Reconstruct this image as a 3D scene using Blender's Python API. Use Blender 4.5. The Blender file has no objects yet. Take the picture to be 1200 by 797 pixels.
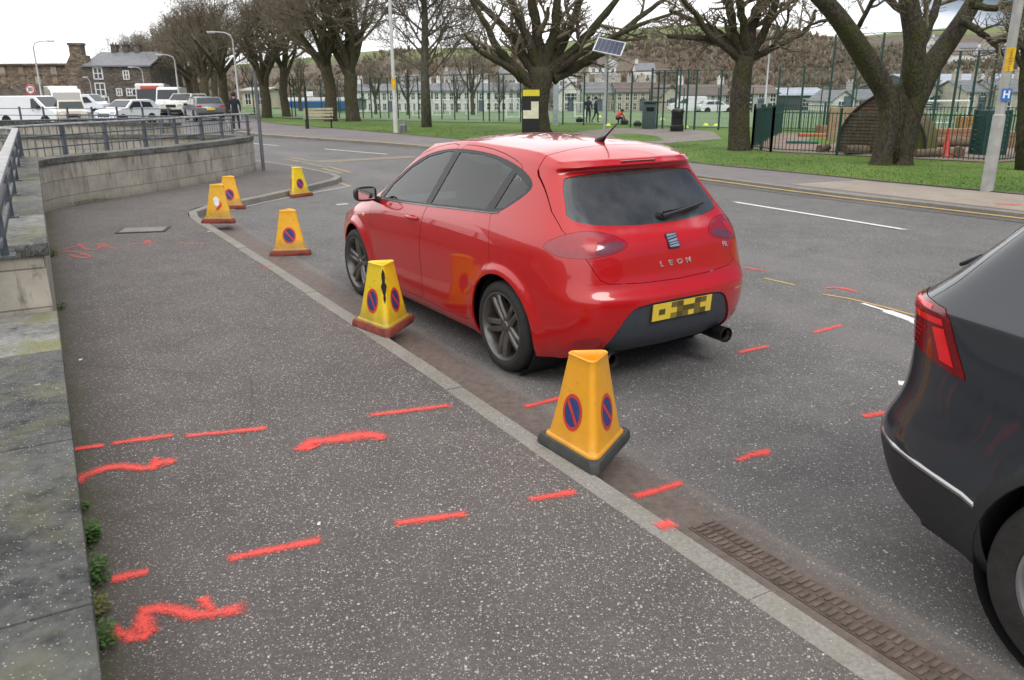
import bpy, bmesh, math, random
import numpy as np
from mathutils import Vector, Matrix, Euler
from mathutils.bvhtree import BVHTree
R = math.radians
SC = bpy.context.scene
COL = SC.collection

# ------------------------------------------------------------------ camera
FOC, PIT, ROL, HC = 940.0, 0.3044, -0.005, 1.89      # focal length in 1200-px units, pitch, roll, eye height
_f = np.array([0, math.cos(PIT), -math.sin(PIT)]); _u0 = np.array([0, math.sin(PIT), math.cos(PIT)]); _x0 = np.array([1., 0, 0])
_X = _x0*math.cos(ROL) + _u0*math.sin(ROL); _U = _u0*math.cos(ROL) - _x0*math.sin(ROL)
def ray(px, py): return _X*(px-600)/FOC + _U*(398.5-py)/FOC + _f
def G(px, py, z=0.):                                   # where a sight line meets the level z
    d = ray(px, py); t = (z-HC)/d[2]; return (float(d[0]*t), float(d[1]*t))
def A(px, py, Y):                                      # the point on a sight line at distance Y
    d = ray(px, py); t = Y/d[1]; return (float(d[0]*t), float(Y), float(d[2]*t+HC))
def gz(x, y):                                          # beyond the fence the pitches and the town lie lower than the road
    t = min(1, max(0, (x/max(y, 1)+.32)/.12)); return -.022*max(0, y-50)*t*t*(3-2*t)
def GG(px, py, dz=.11):
    z = dz
    for _ in range(30): p = G(px, py, z); z = .6*z+.4*(gz(*p)+dz)
    return p
def GZ(px, Y, z=0.):                                   # x for column px at distance Y and height z
    lo, hi = 0, 800
    for _ in range(40):
        m = (lo+hi)/2
        if A(px, m, Y)[2] > z: lo = m
        else: hi = m
    return A(px, lo, Y)[0]
cd = bpy.data.cameras.new('camera'); cam = bpy.data.objects.new('camera', cd); COL.objects.link(cam)
cam.matrix_world = Matrix(((_X[0], _U[0], -_f[0], 0), (_X[1], _U[1], -_f[1], 0), (_X[2], _U[2], -_f[2], HC), (0, 0, 0, 1)))
cd.sensor_width = 23.5; cd.lens = 23.5*FOC/1200; cd.clip_start = 0.05; cd.clip_end = 4000
cd.dof.use_dof = True; cd.dof.focus_distance = 5.0; cd.dof.aperture_fstop = 4.2
SC.camera = cam

# ------------------------------------------------------------------ world, sun, exposure
w = bpy.data.worlds.new('World'); SC.world = w; w.use_nodes = True
nt = w.node_tree; nt.nodes.clear()
def N(t, **k):
    n = nt.nodes.new(t)
    for a, b in k.items(): setattr(n, a, b)
    return n
SUN_EL, SUN_ROT = R(50), R(140)
sky = N('ShaderNodeTexSky', sky_type='NISHITA', sun_disc=False, sun_elevation=SUN_EL, sun_rotation=SUN_ROT, air_density=1.0, dust_density=2.0)
tc = N('ShaderNodeTexCoord'); mp = N('ShaderNodeMapping'); mp.inputs['Scale'].default_value = (1.2, 1.2, 5.0)
nz = N('ShaderNodeTexNoise'); nz.inputs['Scale'].default_value = 2.2; nz.inputs['Detail'].default_value = 6; nz.inputs['Roughness'].default_value = .55
cr = N('ShaderNodeValToRGB'); cr.color_ramp.elements[0].position = .26; cr.color_ramp.elements[0].color = (.0, .0, .0, 1)
cr.color_ramp.elements[1].position = .46; cr.color_ramp.elements[1].color = (1, 1, 1, 1)
# the overcast is thinner towards the east (right)
sx = N('ShaderNodeSeparateXYZ'); mr = N('ShaderNodeMapRange'); mr.inputs[1].default_value = .1; mr.inputs[2].default_value = .62; mr.inputs[3].default_value = .40; mr.inputs[4].default_value = -.34
ad = N('ShaderNodeMath', operation='ADD')
mx = N('ShaderNodeMix', data_type='RGBA'); bgn = N('ShaderNodeBackground'); wo = N('ShaderNodeOutputWorld')
cl = N('ShaderNodeMix', data_type='RGBA'); cl.inputs[6].default_value = (6.4, 7.4, 9.4, 1); cl.inputs[7].default_value = (16.5, 16.6, 16.8, 1)
L = nt.links.new
L(tc.outputs['Generated'], mp.inputs['Vector']); L(mp.outputs[0], nz.inputs['Vector'])
L(tc.outputs['Generated'], sx.inputs[0]); L(sx.outputs[0], mr.inputs[0]); L(nz.outputs[0], ad.inputs[0]); L(mr.outputs[0], ad.inputs[1])
L(ad.outputs[0], cr.inputs[0]); L(cr.outputs[0], mx.inputs[0]); dm = N('ShaderNodeMix', data_type='RGBA', blend_type='MULTIPLY'); dm.inputs[0].default_value = 1; dm.inputs[7].default_value = (.52, .56, .64, 1); L(sky.outputs[0], dm.inputs[6]); L(dm.outputs[2], mx.inputs[6])
cr2 = N('ShaderNodeValToRGB'); cr2.color_ramp.elements[0].position = .30; cr2.color_ramp.elements[1].position = .62; L(ad.outputs[0], cr2.inputs[0]); L(cr2.outputs[0], cl.inputs[0]); L(cl.outputs[2], mx.inputs[7]); L(mx.outputs[2], bgn.inputs['Color']); bgn.inputs['Strength'].default_value = .068
L(bgn.outputs[0], wo.inputs[0])
sd = bpy.data.lights.new('sun', 'SUN'); sd.energy = 1.1; sd.angle = R(25); sd.color = (1, .96, .9)
so = bpy.data.objects.new('sun', sd); COL.objects.link(so)
# towards the sun: high, a little behind-left of the far side
az = math.pi/2 - SUN_ROT
sdir = Vector((math.sin(SUN_ROT)*math.cos(SUN_EL), math.cos(SUN_ROT)*math.cos(SUN_EL), math.sin(SUN_EL)))
so.rotation_euler = sdir.to_track_quat('Z', 'Y').to_euler()
SC.view_settings.view_transform = 'Standard'; SC.view_settings.look = 'None'; SC.view_settings.exposure = 0.52; SC.view_settings.gamma = 1
SC.render.engine = 'CYCLES'

# ------------------------------------------------------------------ helpers
def tag(o, label=None, cat=None, group=None, kind=None):
    if label: o['label'] = label
    if cat: o['category'] = cat
    if group: o['group'] = group
    if kind: o['kind'] = kind
    return o
def thing(name, label, cat, loc=(0, 0, 0), rz=0, group=None):
    o = bpy.data.objects.new(name, None); COL.objects.link(o); o.location = loc; o.rotation_euler = (0, 0, rz); o.empty_display_size = .1
    return tag(o, label, cat, group)
def kids(o): return [c for c in bpy.data.objects if c.parent == o]
def copy_tree(o, parent=None, top=True):
    c = o.copy(); COL.objects.link(c)
    if parent: c.parent = parent
    for k in kids(o): copy_tree(k, c, False)
    return c
def link_mesh(name, V, Fc, mats, parent=None, smooth=False, mi=None, uv=None):
    me = bpy.data.meshes.new(name); me.from_pydata([tuple(map(float, v)) for v in V], [], [tuple(map(int, f)) for f in Fc])
    if not isinstance(mats, (list, tuple)): mats = [mats]
    for m in mats: me.materials.append(m)
    if mi is not None: me.polygons.foreach_set('material_index', mi)
    if smooth is True: me.polygons.foreach_set('use_smooth', [True]*len(me.polygons))
    elif smooth: me.polygons.foreach_set('use_smooth', [True]*len(me.polygons)); me.set_sharp_from_angle(angle=R(smooth))
    me.update()
    o = bpy.data.objects.new(name, me); COL.objects.link(o)
    if parent: o.parent = parent
    return o
class MB:
    """collects boxes, tubes, prisms and sheets, then links them as ONE mesh object"""
    def __init__(s): s.V = []; s.F = []; s.M = []; s.m = 0
    def add(s, V, Fc):
        b = len(s.V); s.V += [tuple(v) for v in V]; s.F += [tuple(i+b for i in f) for f in Fc]; s.M += [s.m]*len(Fc); return s
    def box(s, c, d, rz=0, rx=0, ry=0, bev=0):
        x, y, z = d[0]/2, d[1]/2, d[2]/2
        M = Euler((rx, ry, rz)).to_matrix(); c = Vector(c)
        if bev > 0:
            bm = bmesh.new(); bmesh.ops.create_cube(bm, size=1)
            for v in bm.verts: v.co = Vector((v.co.x*d[0], v.co.y*d[1], v.co.z*d[2]))
            bmesh.ops.bevel(bm, geom=bm.edges[:], offset=bev, segments=2, affect='EDGES', profile=.5)
            bm.verts.index_update(); s.add([M@v.co+c for v in bm.verts], [[v.index for v in f.verts] for f in bm.faces]); bm.free(); return s
        P = [M@Vector((a*x, b*y, e*z))+c for a in (-1, 1) for b in (-1, 1) for e in (-1, 1)]
        return s.add(P, [(0, 1, 3, 2), (4, 6, 7, 5), (0, 4, 5, 1), (2, 3, 7, 6), (0, 2, 6, 4), (1, 5, 7, 3)])
    def tube(s, pts, rad, n=8, cap=True, closed=False):
        pts = [Vector(p) for p in pts]; k = len(pts)
        if not isinstance(rad, (list, tuple)): rad = [rad]*k
        V = []; T = None; up = None
        for i in range(k):
            a = pts[i-1] if (i or closed) else pts[0]; b = pts[(i+1) % k] if (i < k-1 or closed) else pts[-1]
            t = (b-a).normalized()
            if up is None:
                up = t.orthogonal().normalized()
            else:
                up = (up - t*up.dot(t))
                up = up.normalized() if up.length > 1e-6 else t.orthogonal().normalized()
            sd_ = t.cross(up)
            for j in range(n):
                q = 2*math.pi*j/n; V.append(pts[i] + (up*math.cos(q)+sd_*math.sin(q))*rad[i])
        Fc = []
        for i in range(k if closed else k-1):
            for j in range(n):
                a = i*n+j; b = i*n+(j+1) % n; c = ((i+1) % k)*n+(j+1) % n; d = ((i+1) % k)*n+j
                Fc.append((a, b, c, d))
        if cap and not closed: Fc.append(tuple(range(n))[::-1]); Fc.append(tuple((k-1)*n+j for j in range(n)))
        return s.add(V, Fc)
    def cyl(s, a, b, r, r2=None, n=16): return s.tube([a, b], [r, r if r2 is None else r2], n)
    def lathe(s, prof, n=32, axis='Z', o=(0, 0, 0), close=False):
        V = []; o = Vector(o)
        for r, h in prof:
            for j in range(n):
                q = 2*math.pi*j/n; c, d = r*math.cos(q), r*math.sin(q)
                V.append(o+(Vector((c, d, h)) if axis == 'Z' else Vector((c, h, d)) if axis == 'Y' else Vector((h, c, d))))
        Fc = []; k = len(prof)
        for i in range(k if close else k-1):
            for j in range(n): Fc.append((i*n+j, i*n+(j+1) % n, ((i+1) % k)*n+(j+1) % n, ((i+1) % k)*n+j))
        return s.add(V, Fc)
    def prism(s, poly, a, b, f=lambda u, v, h: (u, v, h)):
        n = len(poly); V = [f(u, v, a) for u, v in poly]+[f(u, v, b) for u, v in poly]
        return s.add(V, [tuple(range(n))[::-1], tuple(range(n, 2*n))]+[(i, (i+1) % n, n+(i+1) % n, n+i) for i in range(n)])
    def build(s, name, mats, parent=None, smooth=False): return link_mesh(name, s.V, s.F, mats, parent, smooth, mi=s.M)

# ------------------------------------------------------------------ materials
MATS = {}
class NB:
    """small node-tree writer"""
    def __init__(s, m): s.t = m.node_tree; s.n = s.t.nodes; s.b = s.n.get('Principled BSDF'); s.o = s.n.get('Material Output')
    def new(s, t, ins=None, **k):
        n = s.n.new(t)
        for a, b in k.items(): setattr(n, a, b)
        for a, b in (ins or {}).items():
            if hasattr(b, 'is_linked') or hasattr(b, 'links'): s.t.links.new(b, n.inputs[a])
            else: n.inputs[a].default_value = b
        return n
    def ln(s, a, b): s.t.links.new(a, b)
    def pos(s): return s.new('ShaderNodeNewGeometry').outputs['Position']
    def obj(s): return s.new('ShaderNodeTexCoord').outputs['Object']
    def noise(s, vec, scale, det=4, rough=.55, dist=0): return s.new('ShaderNodeTexNoise', {'Vector': vec, 'Scale': scale, 'Detail': det, 'Roughness': rough, 'Distortion': dist}).outputs[0]
    def ramp(s, fac, st):
        n = s.new('ShaderNodeValToRGB', {0: fac}); e = n.color_ramp.elements
        while len(e) < len(st): e.new(.5)
        for i, (p, c) in enumerate(st): e[i].position = p; e[i].color = c if len(c) == 4 else (*c, 1)
        return n.outputs[0]
    def mix(s, f, a, b, mode='MIX'):
        n = s.new('ShaderNodeMix', data_type='RGBA', blend_type=mode)
        for i, v in ((0, f), (6, a), (7, b)):
            if hasattr(v, 'links'): s.ln(v, n.inputs[i])
            else: n.inputs[i].default_value = v if (i == 0 or len(v) == 4) else (*v, 1)
        return n.outputs[2]
    def math(s, op, a, b=0., c=0.):
        n = s.new('ShaderNodeMath', operation=op)
        for i, v in ((0, a), (1, b), (2, c)):
            if hasattr(v, 'links'): s.ln(v, n.inputs[i])
            else: n.inputs[i].default_value = v
        return n.outputs[0]
    def bump(s, h, st=.3, dist=.01):
        n = s.new('ShaderNodeBump', {'Height': h, 'Strength': st, 'Distance': dist}); s.ln(n.outputs[0], s.b.inputs['Normal'])
def mat(name, col=(.5, .5, .5), rough=.5, metal=0., var=.25, vs=6., bump=.0, bs=40., coat=0., space='obj', spec=.5, emit=None):
    if name in MATS: return MATS[name]
    m = bpy.data.materials.new(name); m.use_nodes = True; MATS[name] = m; m.diffuse_color = (*col, 1)
    b = NB(m); P = b.b; P.inputs['Roughness'].default_value = rough; P.inputs['Metallic'].default_value = metal
    P.inputs['Specular IOR Level'].default_value = spec
    if coat: P.inputs['Coat Weight'].default_value = coat; P.inputs['Coat Roughness'].default_value = .03
    v = b.obj() if space == 'obj' else b.pos()
    n = b.noise(v, vs, 5, .6)
    c0 = tuple(c*(1-var) for c in col); c1 = tuple(min(1, c*(1+var)) for c in col)
    b.ln(b.ramp(n, [(.3, c0), (.7, c1)]), P.inputs['Base Color'])
    if bump: b.bump(b.noise(v, bs, 4), bump, .01)
    if emit: P.inputs['Emission Color'].default_value = (*emit[0], 1); P.inputs['Emission Strength'].default_value = emit[1]
    return m
def glass(name, tint=(.55, .6, .6), f=.95, rough=.0, sky_veil=0.):
    if name in MATS: return MATS[name]
    m = bpy.data.materials.new(name); m.use_nodes = True; MATS[name] = m
    b = NB(m); b.n.remove(b.b)
    tr = b.new('ShaderNodeBsdfTransparent', {'Color': (*tint, 1)}); gl = b.new('ShaderNodeBsdfGlossy', {'Roughness': rough, 'Color': (1, 1, 1, 1)})
    fr = b.new('ShaderNodeFresnel', {'IOR': 1.55}); k = b.math('MULTIPLY', fr.outputs[0], f); k2 = b.math('ADD', k, .02)
    mxn = b.new('ShaderNodeMixShader', {0: k2, 1: tr.outputs[0], 2: gl.outputs[0]}); out = mxn.outputs[0]
    if sky_veil:  # grey diffuse veil paints a pale sky reflection into the pane
        df = b.new('ShaderNodeBsdfDiffuse', {'Color': (.45, .46, .45, 1)}); m2 = b.new('ShaderNodeMixShader', {0: b.math('MULTIPLY', b.ramp(b.noise(b.obj(), 3, 6, .7), [(.3, (.3,)*3), (.7, (1, 1, 1))]), sky_veil), 1: out, 2: df.outputs[0]}); out = m2.outputs[0]
    b.ln(out, b.o.inputs[0])
    return m
for _n, _c, _r, _m in (('underbody', (.012, .012, .012), .85, 0), ('plate_yellow', (.80, .58, .06), .35, 0), ('chrome', (.88, .88, .89), .22, .9), ('wiper_black', (.012, .012, .012), .45, 0), ('brake_steel', (.10, .095, .09), .45, .6)): mat(_n, _c, _r, _m, .05)
# ------------------------------------------------------------------ car bodies
def mesh_np(me):
    n = len(me.vertices); a = np.empty(n*3); me.vertices.foreach_get('co', a); return a.reshape(-1, 3)
def subsurf(V, Fc, lv, creases=()):
    me = bpy.data.meshes.new('t'); me.from_pydata([tuple(map(float, v)) for v in V], [], Fc)
    if creases:
        at = me.attributes.new('crease_edge', 'FLOAT', 'EDGE'); key = {tuple(sorted(e.vertices)): e.index for e in me.edges}
        for a, b, c in creases:
            k = key.get(tuple(sorted((a, b))))
            if k is not None: at.data[k].value = c
    o = bpy.data.objects.new('t', me); COL.objects.link(o)
    md = o.modifiers.new('s', 'SUBSURF'); md.levels = lv; md.render_levels = lv; md.subdivision_type = 'CATMULL_CLARK'
    dg = bpy.context.evaluated_depsgraph_get(); r = bpy.data.meshes.new_from_object(o.evaluated_get(dg)); bpy.data.objects.remove(o); return r
def shell_mesh(rings, roof, lv=3, base_z=.2, crease=None):
    """rings: bottom to top; each a list of 17 (x,y,z) for the half outline from rear centre round the side to front centre.
    roof: function (x, t) -> z for the cap (t = y/edge)"""
    K = len(rings); V = []; Fc = []; n = 17
    full = 32
    idx = lambda k, c: k*full + (c % full)
    for r in rings:
        h = [tuple(p) for p in r]
        ring = h + [(p[0], -p[1], p[2]) for p in h[-2:0:-1]]
        V += ring
    for k in range(K-1):
        for c in range(full): Fc.append((idx(k, c), idx(k, c+1), idx(k+1, c+1), idx(k+1, c)))
    # caps: rows = side columns 3..13, across 7 points
    def cap(k, zf, flip):
        def vid(i, j):              # i: 0..10 rows (col 3+i), j: 0..6 (y from +edge to -edge)
            cl = 3+i
            if j == 0: return idx(k, cl)
            if j == 6: return idx(k, -cl)
            if i == 0: return idx(k, {1: 2, 2: 1, 3: 0, 4: -1, 5: -2}[j])
            if i == 10: return idx(k, {1: 14, 2: 15, 3: 16, 4: -15, 5: -14}[j])
            return g[(i, j)]
        g = {}; r = rings[k]
        for i in range(1, 10):
            e = r[3+i]; s_ = i/10.
            for j in range(1, 6):
                t = {1: .72, 2: .38, 3: 0, 4: -.38, 5: -.72}[j]
                xr = r[{1: 2, 2: 1, 3: 0, 4: 1, 5: 2}[j]][0]-r[3][0]; xf = r[{1: 14, 2: 15, 3: 16, 4: 15, 5: 14}[j]][0]-r[13][0]
                x = e[0]+xr*(1-s_)**2+xf*s_**2
                g[(i, j)] = len(V); V.append((x, e[1]*t, zf(x, t, e[2])))
        for i in range(10):
            for j in range(6):
                q = (vid(i, j), vid(i+1, j), vid(i+1, j+1), vid(i, j+1)); Fc.append(q[::-1] if flip else q)
    cap(K-1, roof, True); cap(0, lambda x, t, z: z, False)
    cre = []
    for (k, c0, c1, w_) in (crease or []):
        for c in range(c0, c1): cre += [(idx(k, c), idx(k, c+1), w_), (idx(k, -c), idx(k, -c-1), w_)]
    me = subsurf(V, Fc, lv, cre); return me
def recalc(me):
    bm = bmesh.new(); bm.from_mesh(me); bmesh.ops.recalc_face_normals(bm, faces=bm.faces[:]); bm.to_mesh(me); bm.free()
def poly_smooth(P, it=2, closed=True):
    P = [Vector(p) for p in P]
    for _ in range(it):
        Q = []; n = len(P)
        for i in range(n):
            a, b = P[i], P[(i+1) % n]; Q += [a*.75+b*.25, a*.25+b*.75]
        P = Q
    return [tuple(p) for p in P]
def offset_poly(P, d):
    """offset a closed 2-D polygon (positive = outwards)"""
    n = len(P); a = sum(P[i][0]*P[(i+1) % n][1]-P[(i+1) % n][0]*P[i][1] for i in range(n)); sg = 1 if a > 0 else -1
    out = []
    for i in range(n):
        p0, p1, p2 = Vector(P[i-1]), Vector(P[i]), Vector(P[(i+1) % n])
        t1 = (p1-p0).normalized(); t2 = (p2-p1).normalized(); n1 = Vector((t1.y, -t1.x))*sg; n2 = Vector((t2.y, -t2.x))*sg
        m = n1+n2; m = m/max(.3, m.length_squared/2) if m.length > 1e-4 else n1
        out.append(tuple(p1+m*d))
    return out
class Cutter:
    """prisms over 2-D outlines: axis 'Y' (side outline x,z), 'X' (rear outline y,z) or a diagonal (t,z)"""
    def __init__(s): s.mb = MB()
    def side(s, P, y0, y1): s.mb.prism(P, y0, y1, lambda u, v, h: (u, h, v)); return s
    def rear(s, P, x0, x1): s.mb.prism(P, x0, x1, lambda u, v, h: (h, u, v)); return s
    def diag(s, P, d, h0, h1):            # d = outward direction in plan (dx, dy); t axis = (-dy, dx) rotated
        tx, ty = -d[1], d[0]
        s.mb.prism(P, h0, h1, lambda u, v, h: (tx*u+d[0]*h, ty*u+d[1]*h, v)); return s
    def mesh(s):
        me = bpy.data.meshes.new('c'); me.from_pydata(s.mb.V, [], s.mb.F)
        me.materials.append(mat('t0')); me.materials.append(mat('t1')); me.polygons.foreach_set('material_index', [1]*len(me.polygons)); recalc(me); return me
def boolean(me, cut, op, tol=False):
    a = bpy.data.objects.new('a', me); b = bpy.data.objects.new('b', cut.mesh()); COL.objects.link(a); COL.objects.link(b)
    md = a.modifiers.new('b', 'BOOLEAN'); md.operation = op; md.object = b; md.solver = 'EXACT'; md.use_hole_tolerant = tol; md.material_mode = 'INDEX'
    dg = bpy.context.evaluated_depsgraph_get(); r = bpy.data.meshes.new_from_object(a.evaluated_get(dg))
    bpy.data.objects.remove(a); bpy.data.objects.remove(b); return r
class Shell:
    def __init__(s, me):
        recalc(me); s.me = me; me.materials.clear(); me.materials.append(mat('t0')); me.materials.append(mat('t1'))
        s.V = mesh_np(me); n = len(me.vertices)
        nn = np.empty(n*3); me.vertices.foreach_get('normal', nn) if False else me.vertex_normals.foreach_get('vector', nn); s.N = nn.reshape(-1, 3)
        me.calc_loop_triangles(); t = np.empty(len(me.loop_triangles)*3, dtype=int); me.loop_triangles.foreach_get('vertices', t); s.T = t.reshape(-1, 3)
        s.bvh = BVHTree.FromPolygons([Vector(v) for v in s.V], [tuple(map(int, f)) for f in s.T]); s.cur = me
    def cut(s, cut):
        n0 = len(s.cur.polygons)
        for tr in range(5):
            src = s.cur.copy()
            if tr:
                for i in range(0, len(cut.mb.V)): x, y, z = cut.mb.V[i]; cut.mb.V[i] = (x+.0007*tr*math.copysign(1, x-.5), y+.0013*tr*math.copysign(1, y), z)
            r = boolean(src, cut, 'DIFFERENCE', tr >= 3)
            if len(r.polygons) > .6*n0: s.cur = r; return s
            print('boolean retry', tr, n0, len(r.polygons))
        return s
    def normal(s, p):
        co, no, fi, d = s.bvh.find_nearest(p)
        if fi is None: return None
        a, b, c = s.T[fi]; A_, B_, C_ = (Vector(s.V[i]) for i in (a, b, c))
        v0, v1, v2 = B_-A_, C_-A_, co-A_; d00 = v0.dot(v0); d01 = v0.dot(v1); d11 = v1.dot(v1); d20 = v2.dot(v0); d21 = v2.dot(v1); de = d00*d11-d01*d01
        if abs(de) < 1e-14: return Vector(s.N[a])
        v = (d11*d20-d01*d21)/de; w_ = (d00*d21-d01*d20)/de
        return Vector(s.N[a]*(1-v-w_)+s.N[b]*v+s.N[c]*w_).normalized()
    def finish(s, me, name, m, parent, flange=.014, push=0., keep=None, extra=None, dele=None):
        """drop the cutter's faces, fold the open rim inwards, give it the uncut body's normals"""
        bm = bmesh.new(); bm.from_mesh(me)
        kill = [f for f in bm.faces if f.material_index == 1 or (dele and dele(f.calc_center_median(), f.normal))]
        bmesh.ops.delete(bm, geom=kill, context='FACES')
        loose = [v for v in bm.verts if not v.link_faces]; bmesh.ops.delete(bm, geom=loose, context='VERTS')
        bmesh.ops.remove_doubles(bm, verts=bm.verts[:], dist=1e-5)
        if not len(bm.faces): print('EMPTY', name); bm.free(); return None
        nm = {v: (s.normal(v.co) or Vector((0, 0, 1))) for v in bm.verts}
        for f in bm.faces:
            f.smooth = True; f.material_index = 0
        if push:
            for v in bm.verts: v.co = v.co+nm[v]*push
        base = set(bm.faces)
        if flange:
            be = [e for e in bm.edges if e.is_boundary]
            r = bmesh.ops.extrude_edge_only(bm, edges=be)
            nv = [g for g in r['geom'] if isinstance(g, bmesh.types.BMVert)]
            for v in nv: 
                q = s.normal(v.co) if not push else s.normal(v.co); v.co = v.co - q*flange
        out = bpy.data.meshes.new(name); bm.faces.index_update(); bm.verts.index_update()
        nms = {v.index: nm.get(v) for v in bm.verts}; isb = [f in base for f in bm.faces]
        bm.to_mesh(out); bm.free()
        ln = [(0, 0, 0)]*len(out.loops)
        for p in out.polygons:
            for li in p.loop_indices:
                if isb[p.index]: q = nms[out.loops[li].vertex_index]; ln[li] = tuple(q)
                else: ln[li] = tuple(p.normal)
        out.normals_split_custom_set(ln)
        for mm in (m if isinstance(m, (list, tuple)) else [m]): out.materials.append(mm)
        o = bpy.data.objects.new(name, out); COL.objects.link(o); o.parent = parent; return o
    def piece(s, cut, name, m, parent, **k): return s.finish(boolean(s.me, cut, 'INTERSECT'), name, m, parent, **k)
def smst(a, b, x):
    t = np.clip((x-a)/(b-a), 0, 1); return t*t*(3-2*t)
def flare(me, wheels, amp=.02, r0=.30, r1=.36, r2=.43, floor=.0):
    V = mesh_np(me); n = len(V); nn = np.empty(n*3); me.vertex_normals.foreach_get('vector', nn); nn = nn.reshape(-1, 3)
    for (wx, wz) in wheels:
        d = np.hypot(V[:, 0]-wx, V[:, 2]-wz); w_ = (1-smst(r1, r2, d))*smst(.5, .7, np.abs(V[:, 1]))*(np.abs(nn[:, 1]) > .3)
        V[:, 1] += np.sign(V[:, 1])*amp*w_
    me.vertices.foreach_set('co', V.ravel()); me.update()
def circ(cx, cz, r, n=48, a0=0, a1=360): return [(cx+r*math.cos(R(a0+(a1-a0)*i/n)), cz+r*math.sin(R(a0+(a1-a0)*i/n))) for i in range(n)]
def wheel(parent, x, y, r, side, w_=.225, rim_r=.235, m_rim=None, spokes=5, spin=0., m_tyre=None, twin=True, detail=True):
    """one road wheel: tyre with a rim and a disc behind the spokes; side = +1 outer face towards +y"""
    t = bpy.data.objects.new('wheel', None)
    h = w_/2
    prof = [(rim_r-.004, -h*.86), (rim_r+.012, -h*.98), (rim_r+.035, -h), (r-.022, -h*.93), (r-.006, -h*.80), (r, -h*.62), (r, -h*.30), (r-.007, -h*.28), (r-.007, -h*.22), (r, -h*.20), (r, h*.20), (r-.007, h*.22), (r-.007, h*.28), (r, h*.30),
            (r, h*.62), (r-.006, h*.80), (r-.022, h*.93), (rim_r+.035, h), (rim_r+.012, h*.98), (rim_r-.004, h*.86)]
    mb = MB(); mb.lathe(prof, 56, 'Y', (0, 0, 0), close=True)
    wh = mb.build('wheel', m_tyre, parent, 35); wh.location = (x, y, r)
    if side < 0: wh.rotation_euler = (0, 0, math.pi)
    rb = MB()
    rb.lathe([(rim_r+.006, h*.90), (rim_r+.006, h*.97), (rim_r-.004, h*.97), (rim_r-.016, h*.78), (rim_r-.03, h*.3), (rim_r-.035, -h*.6), (rim_r-.01, -h*.8), (rim_r+.002, -h*.85)], 56, 'Y')
    # spokes: ribbon solids from hub to rim, dished
    for i in range(spokes):
        for q in ((-1, 1) if twin else (0,)):
            a = 2*math.pi*i/spokes+spin
            def pt(rr, off, yy):
                ca, sa = math.cos(a), math.sin(a); return (rr*ca-off*sa, yy, rr*sa+off*ca)
            w0, w1 = (.022, .017) if twin else (.032, .026); o0, o1 = q*.020, q*(.036 if twin else 0)
            secs = []
            for (rr, oo, ww, yt) in ((.045, o0, w0, h*.62), (.11, o0+(o1-o0)*.30, w0, h*.74), (.17, o0+(o1-o0)*.6, (w0+w1)/2, h*.80), (rim_r-.008, o1, w1*1.2, h*.80)):
                secs.append([pt(rr, oo-ww, yt-.014), pt(rr, oo-ww*.55, yt), pt(rr, oo+ww*.55, yt), pt(rr, oo+ww, yt-.014), pt(rr, oo+ww, yt-.045), pt(rr, oo-ww, yt-.045)])
            V = [p for s_ in secs for p in s_]; Fc = []
            for k in range(3):
                for j in range(6): Fc.append((k*6+j, k*6+(j+1) % 6, (k+1)*6+(j+1) % 6, (k+1)*6+j))
            Fc += [tuple(range(6))[::-1], tuple(18+j for j in range(6))]
            rb.add(V, Fc)
    rb.lathe([(0, h*.66), (.028, h*.66), (.034, h*.60), (.062, h*.60), (.070, h*.50), (.070, h*.1)], 32, 'Y')
    rim = rb.build('rim', m_rim, wh, 30)
    db = MB(); db.lathe([(0, h*.05), (.155, h*.05), (.158, 0), (.158, -h*.1), (0, -h*.1)], 40, 'Y'); db.box((-.12, h*.1, .06), (.07, .06, .13)); db.lathe([(rim_r-.04, -h*.65), (0, -h*.66)], 40, 'Y')
    db.build('brake_disc', mat('brake_steel', (.10, .095, .09), .45, .6), wh, 30)
    bb = MB()
    for i in range(5):
        a = 2*math.pi*i/5+spin+.6; bb.cyl((.05*math.cos(a), h*.5, .05*math.sin(a)), (.05*math.cos(a), h*.63, .05*math.sin(a)), .009, n=6)
    bb.build('wheel_bolts', mat('brake_steel'), wh)
    return wh
def text_mesh(txt, size, ext, name, m, parent, align='CENTER', bold=0.0, space=1.0):
    cu = bpy.data.curves.new('txt', 'FONT'); cu.body = txt; cu.size = size; cu.extrude = ext; cu.align_x = align; cu.align_y = 'CENTER'; cu.offset = bold; cu.space_character = space
    o = bpy.data.objects.new('txt', cu); COL.objects.link(o); dg = bpy.context.evaluated_depsgraph_get(); me = bpy.data.meshes.new_from_object(o.evaluated_get(dg)); bpy.data.objects.remove(o)
    me.materials.clear(); me.materials.append(m); r = bpy.data.objects.new(name, me); COL.objects.link(r)
    if parent: r.parent = parent
    return r
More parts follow.
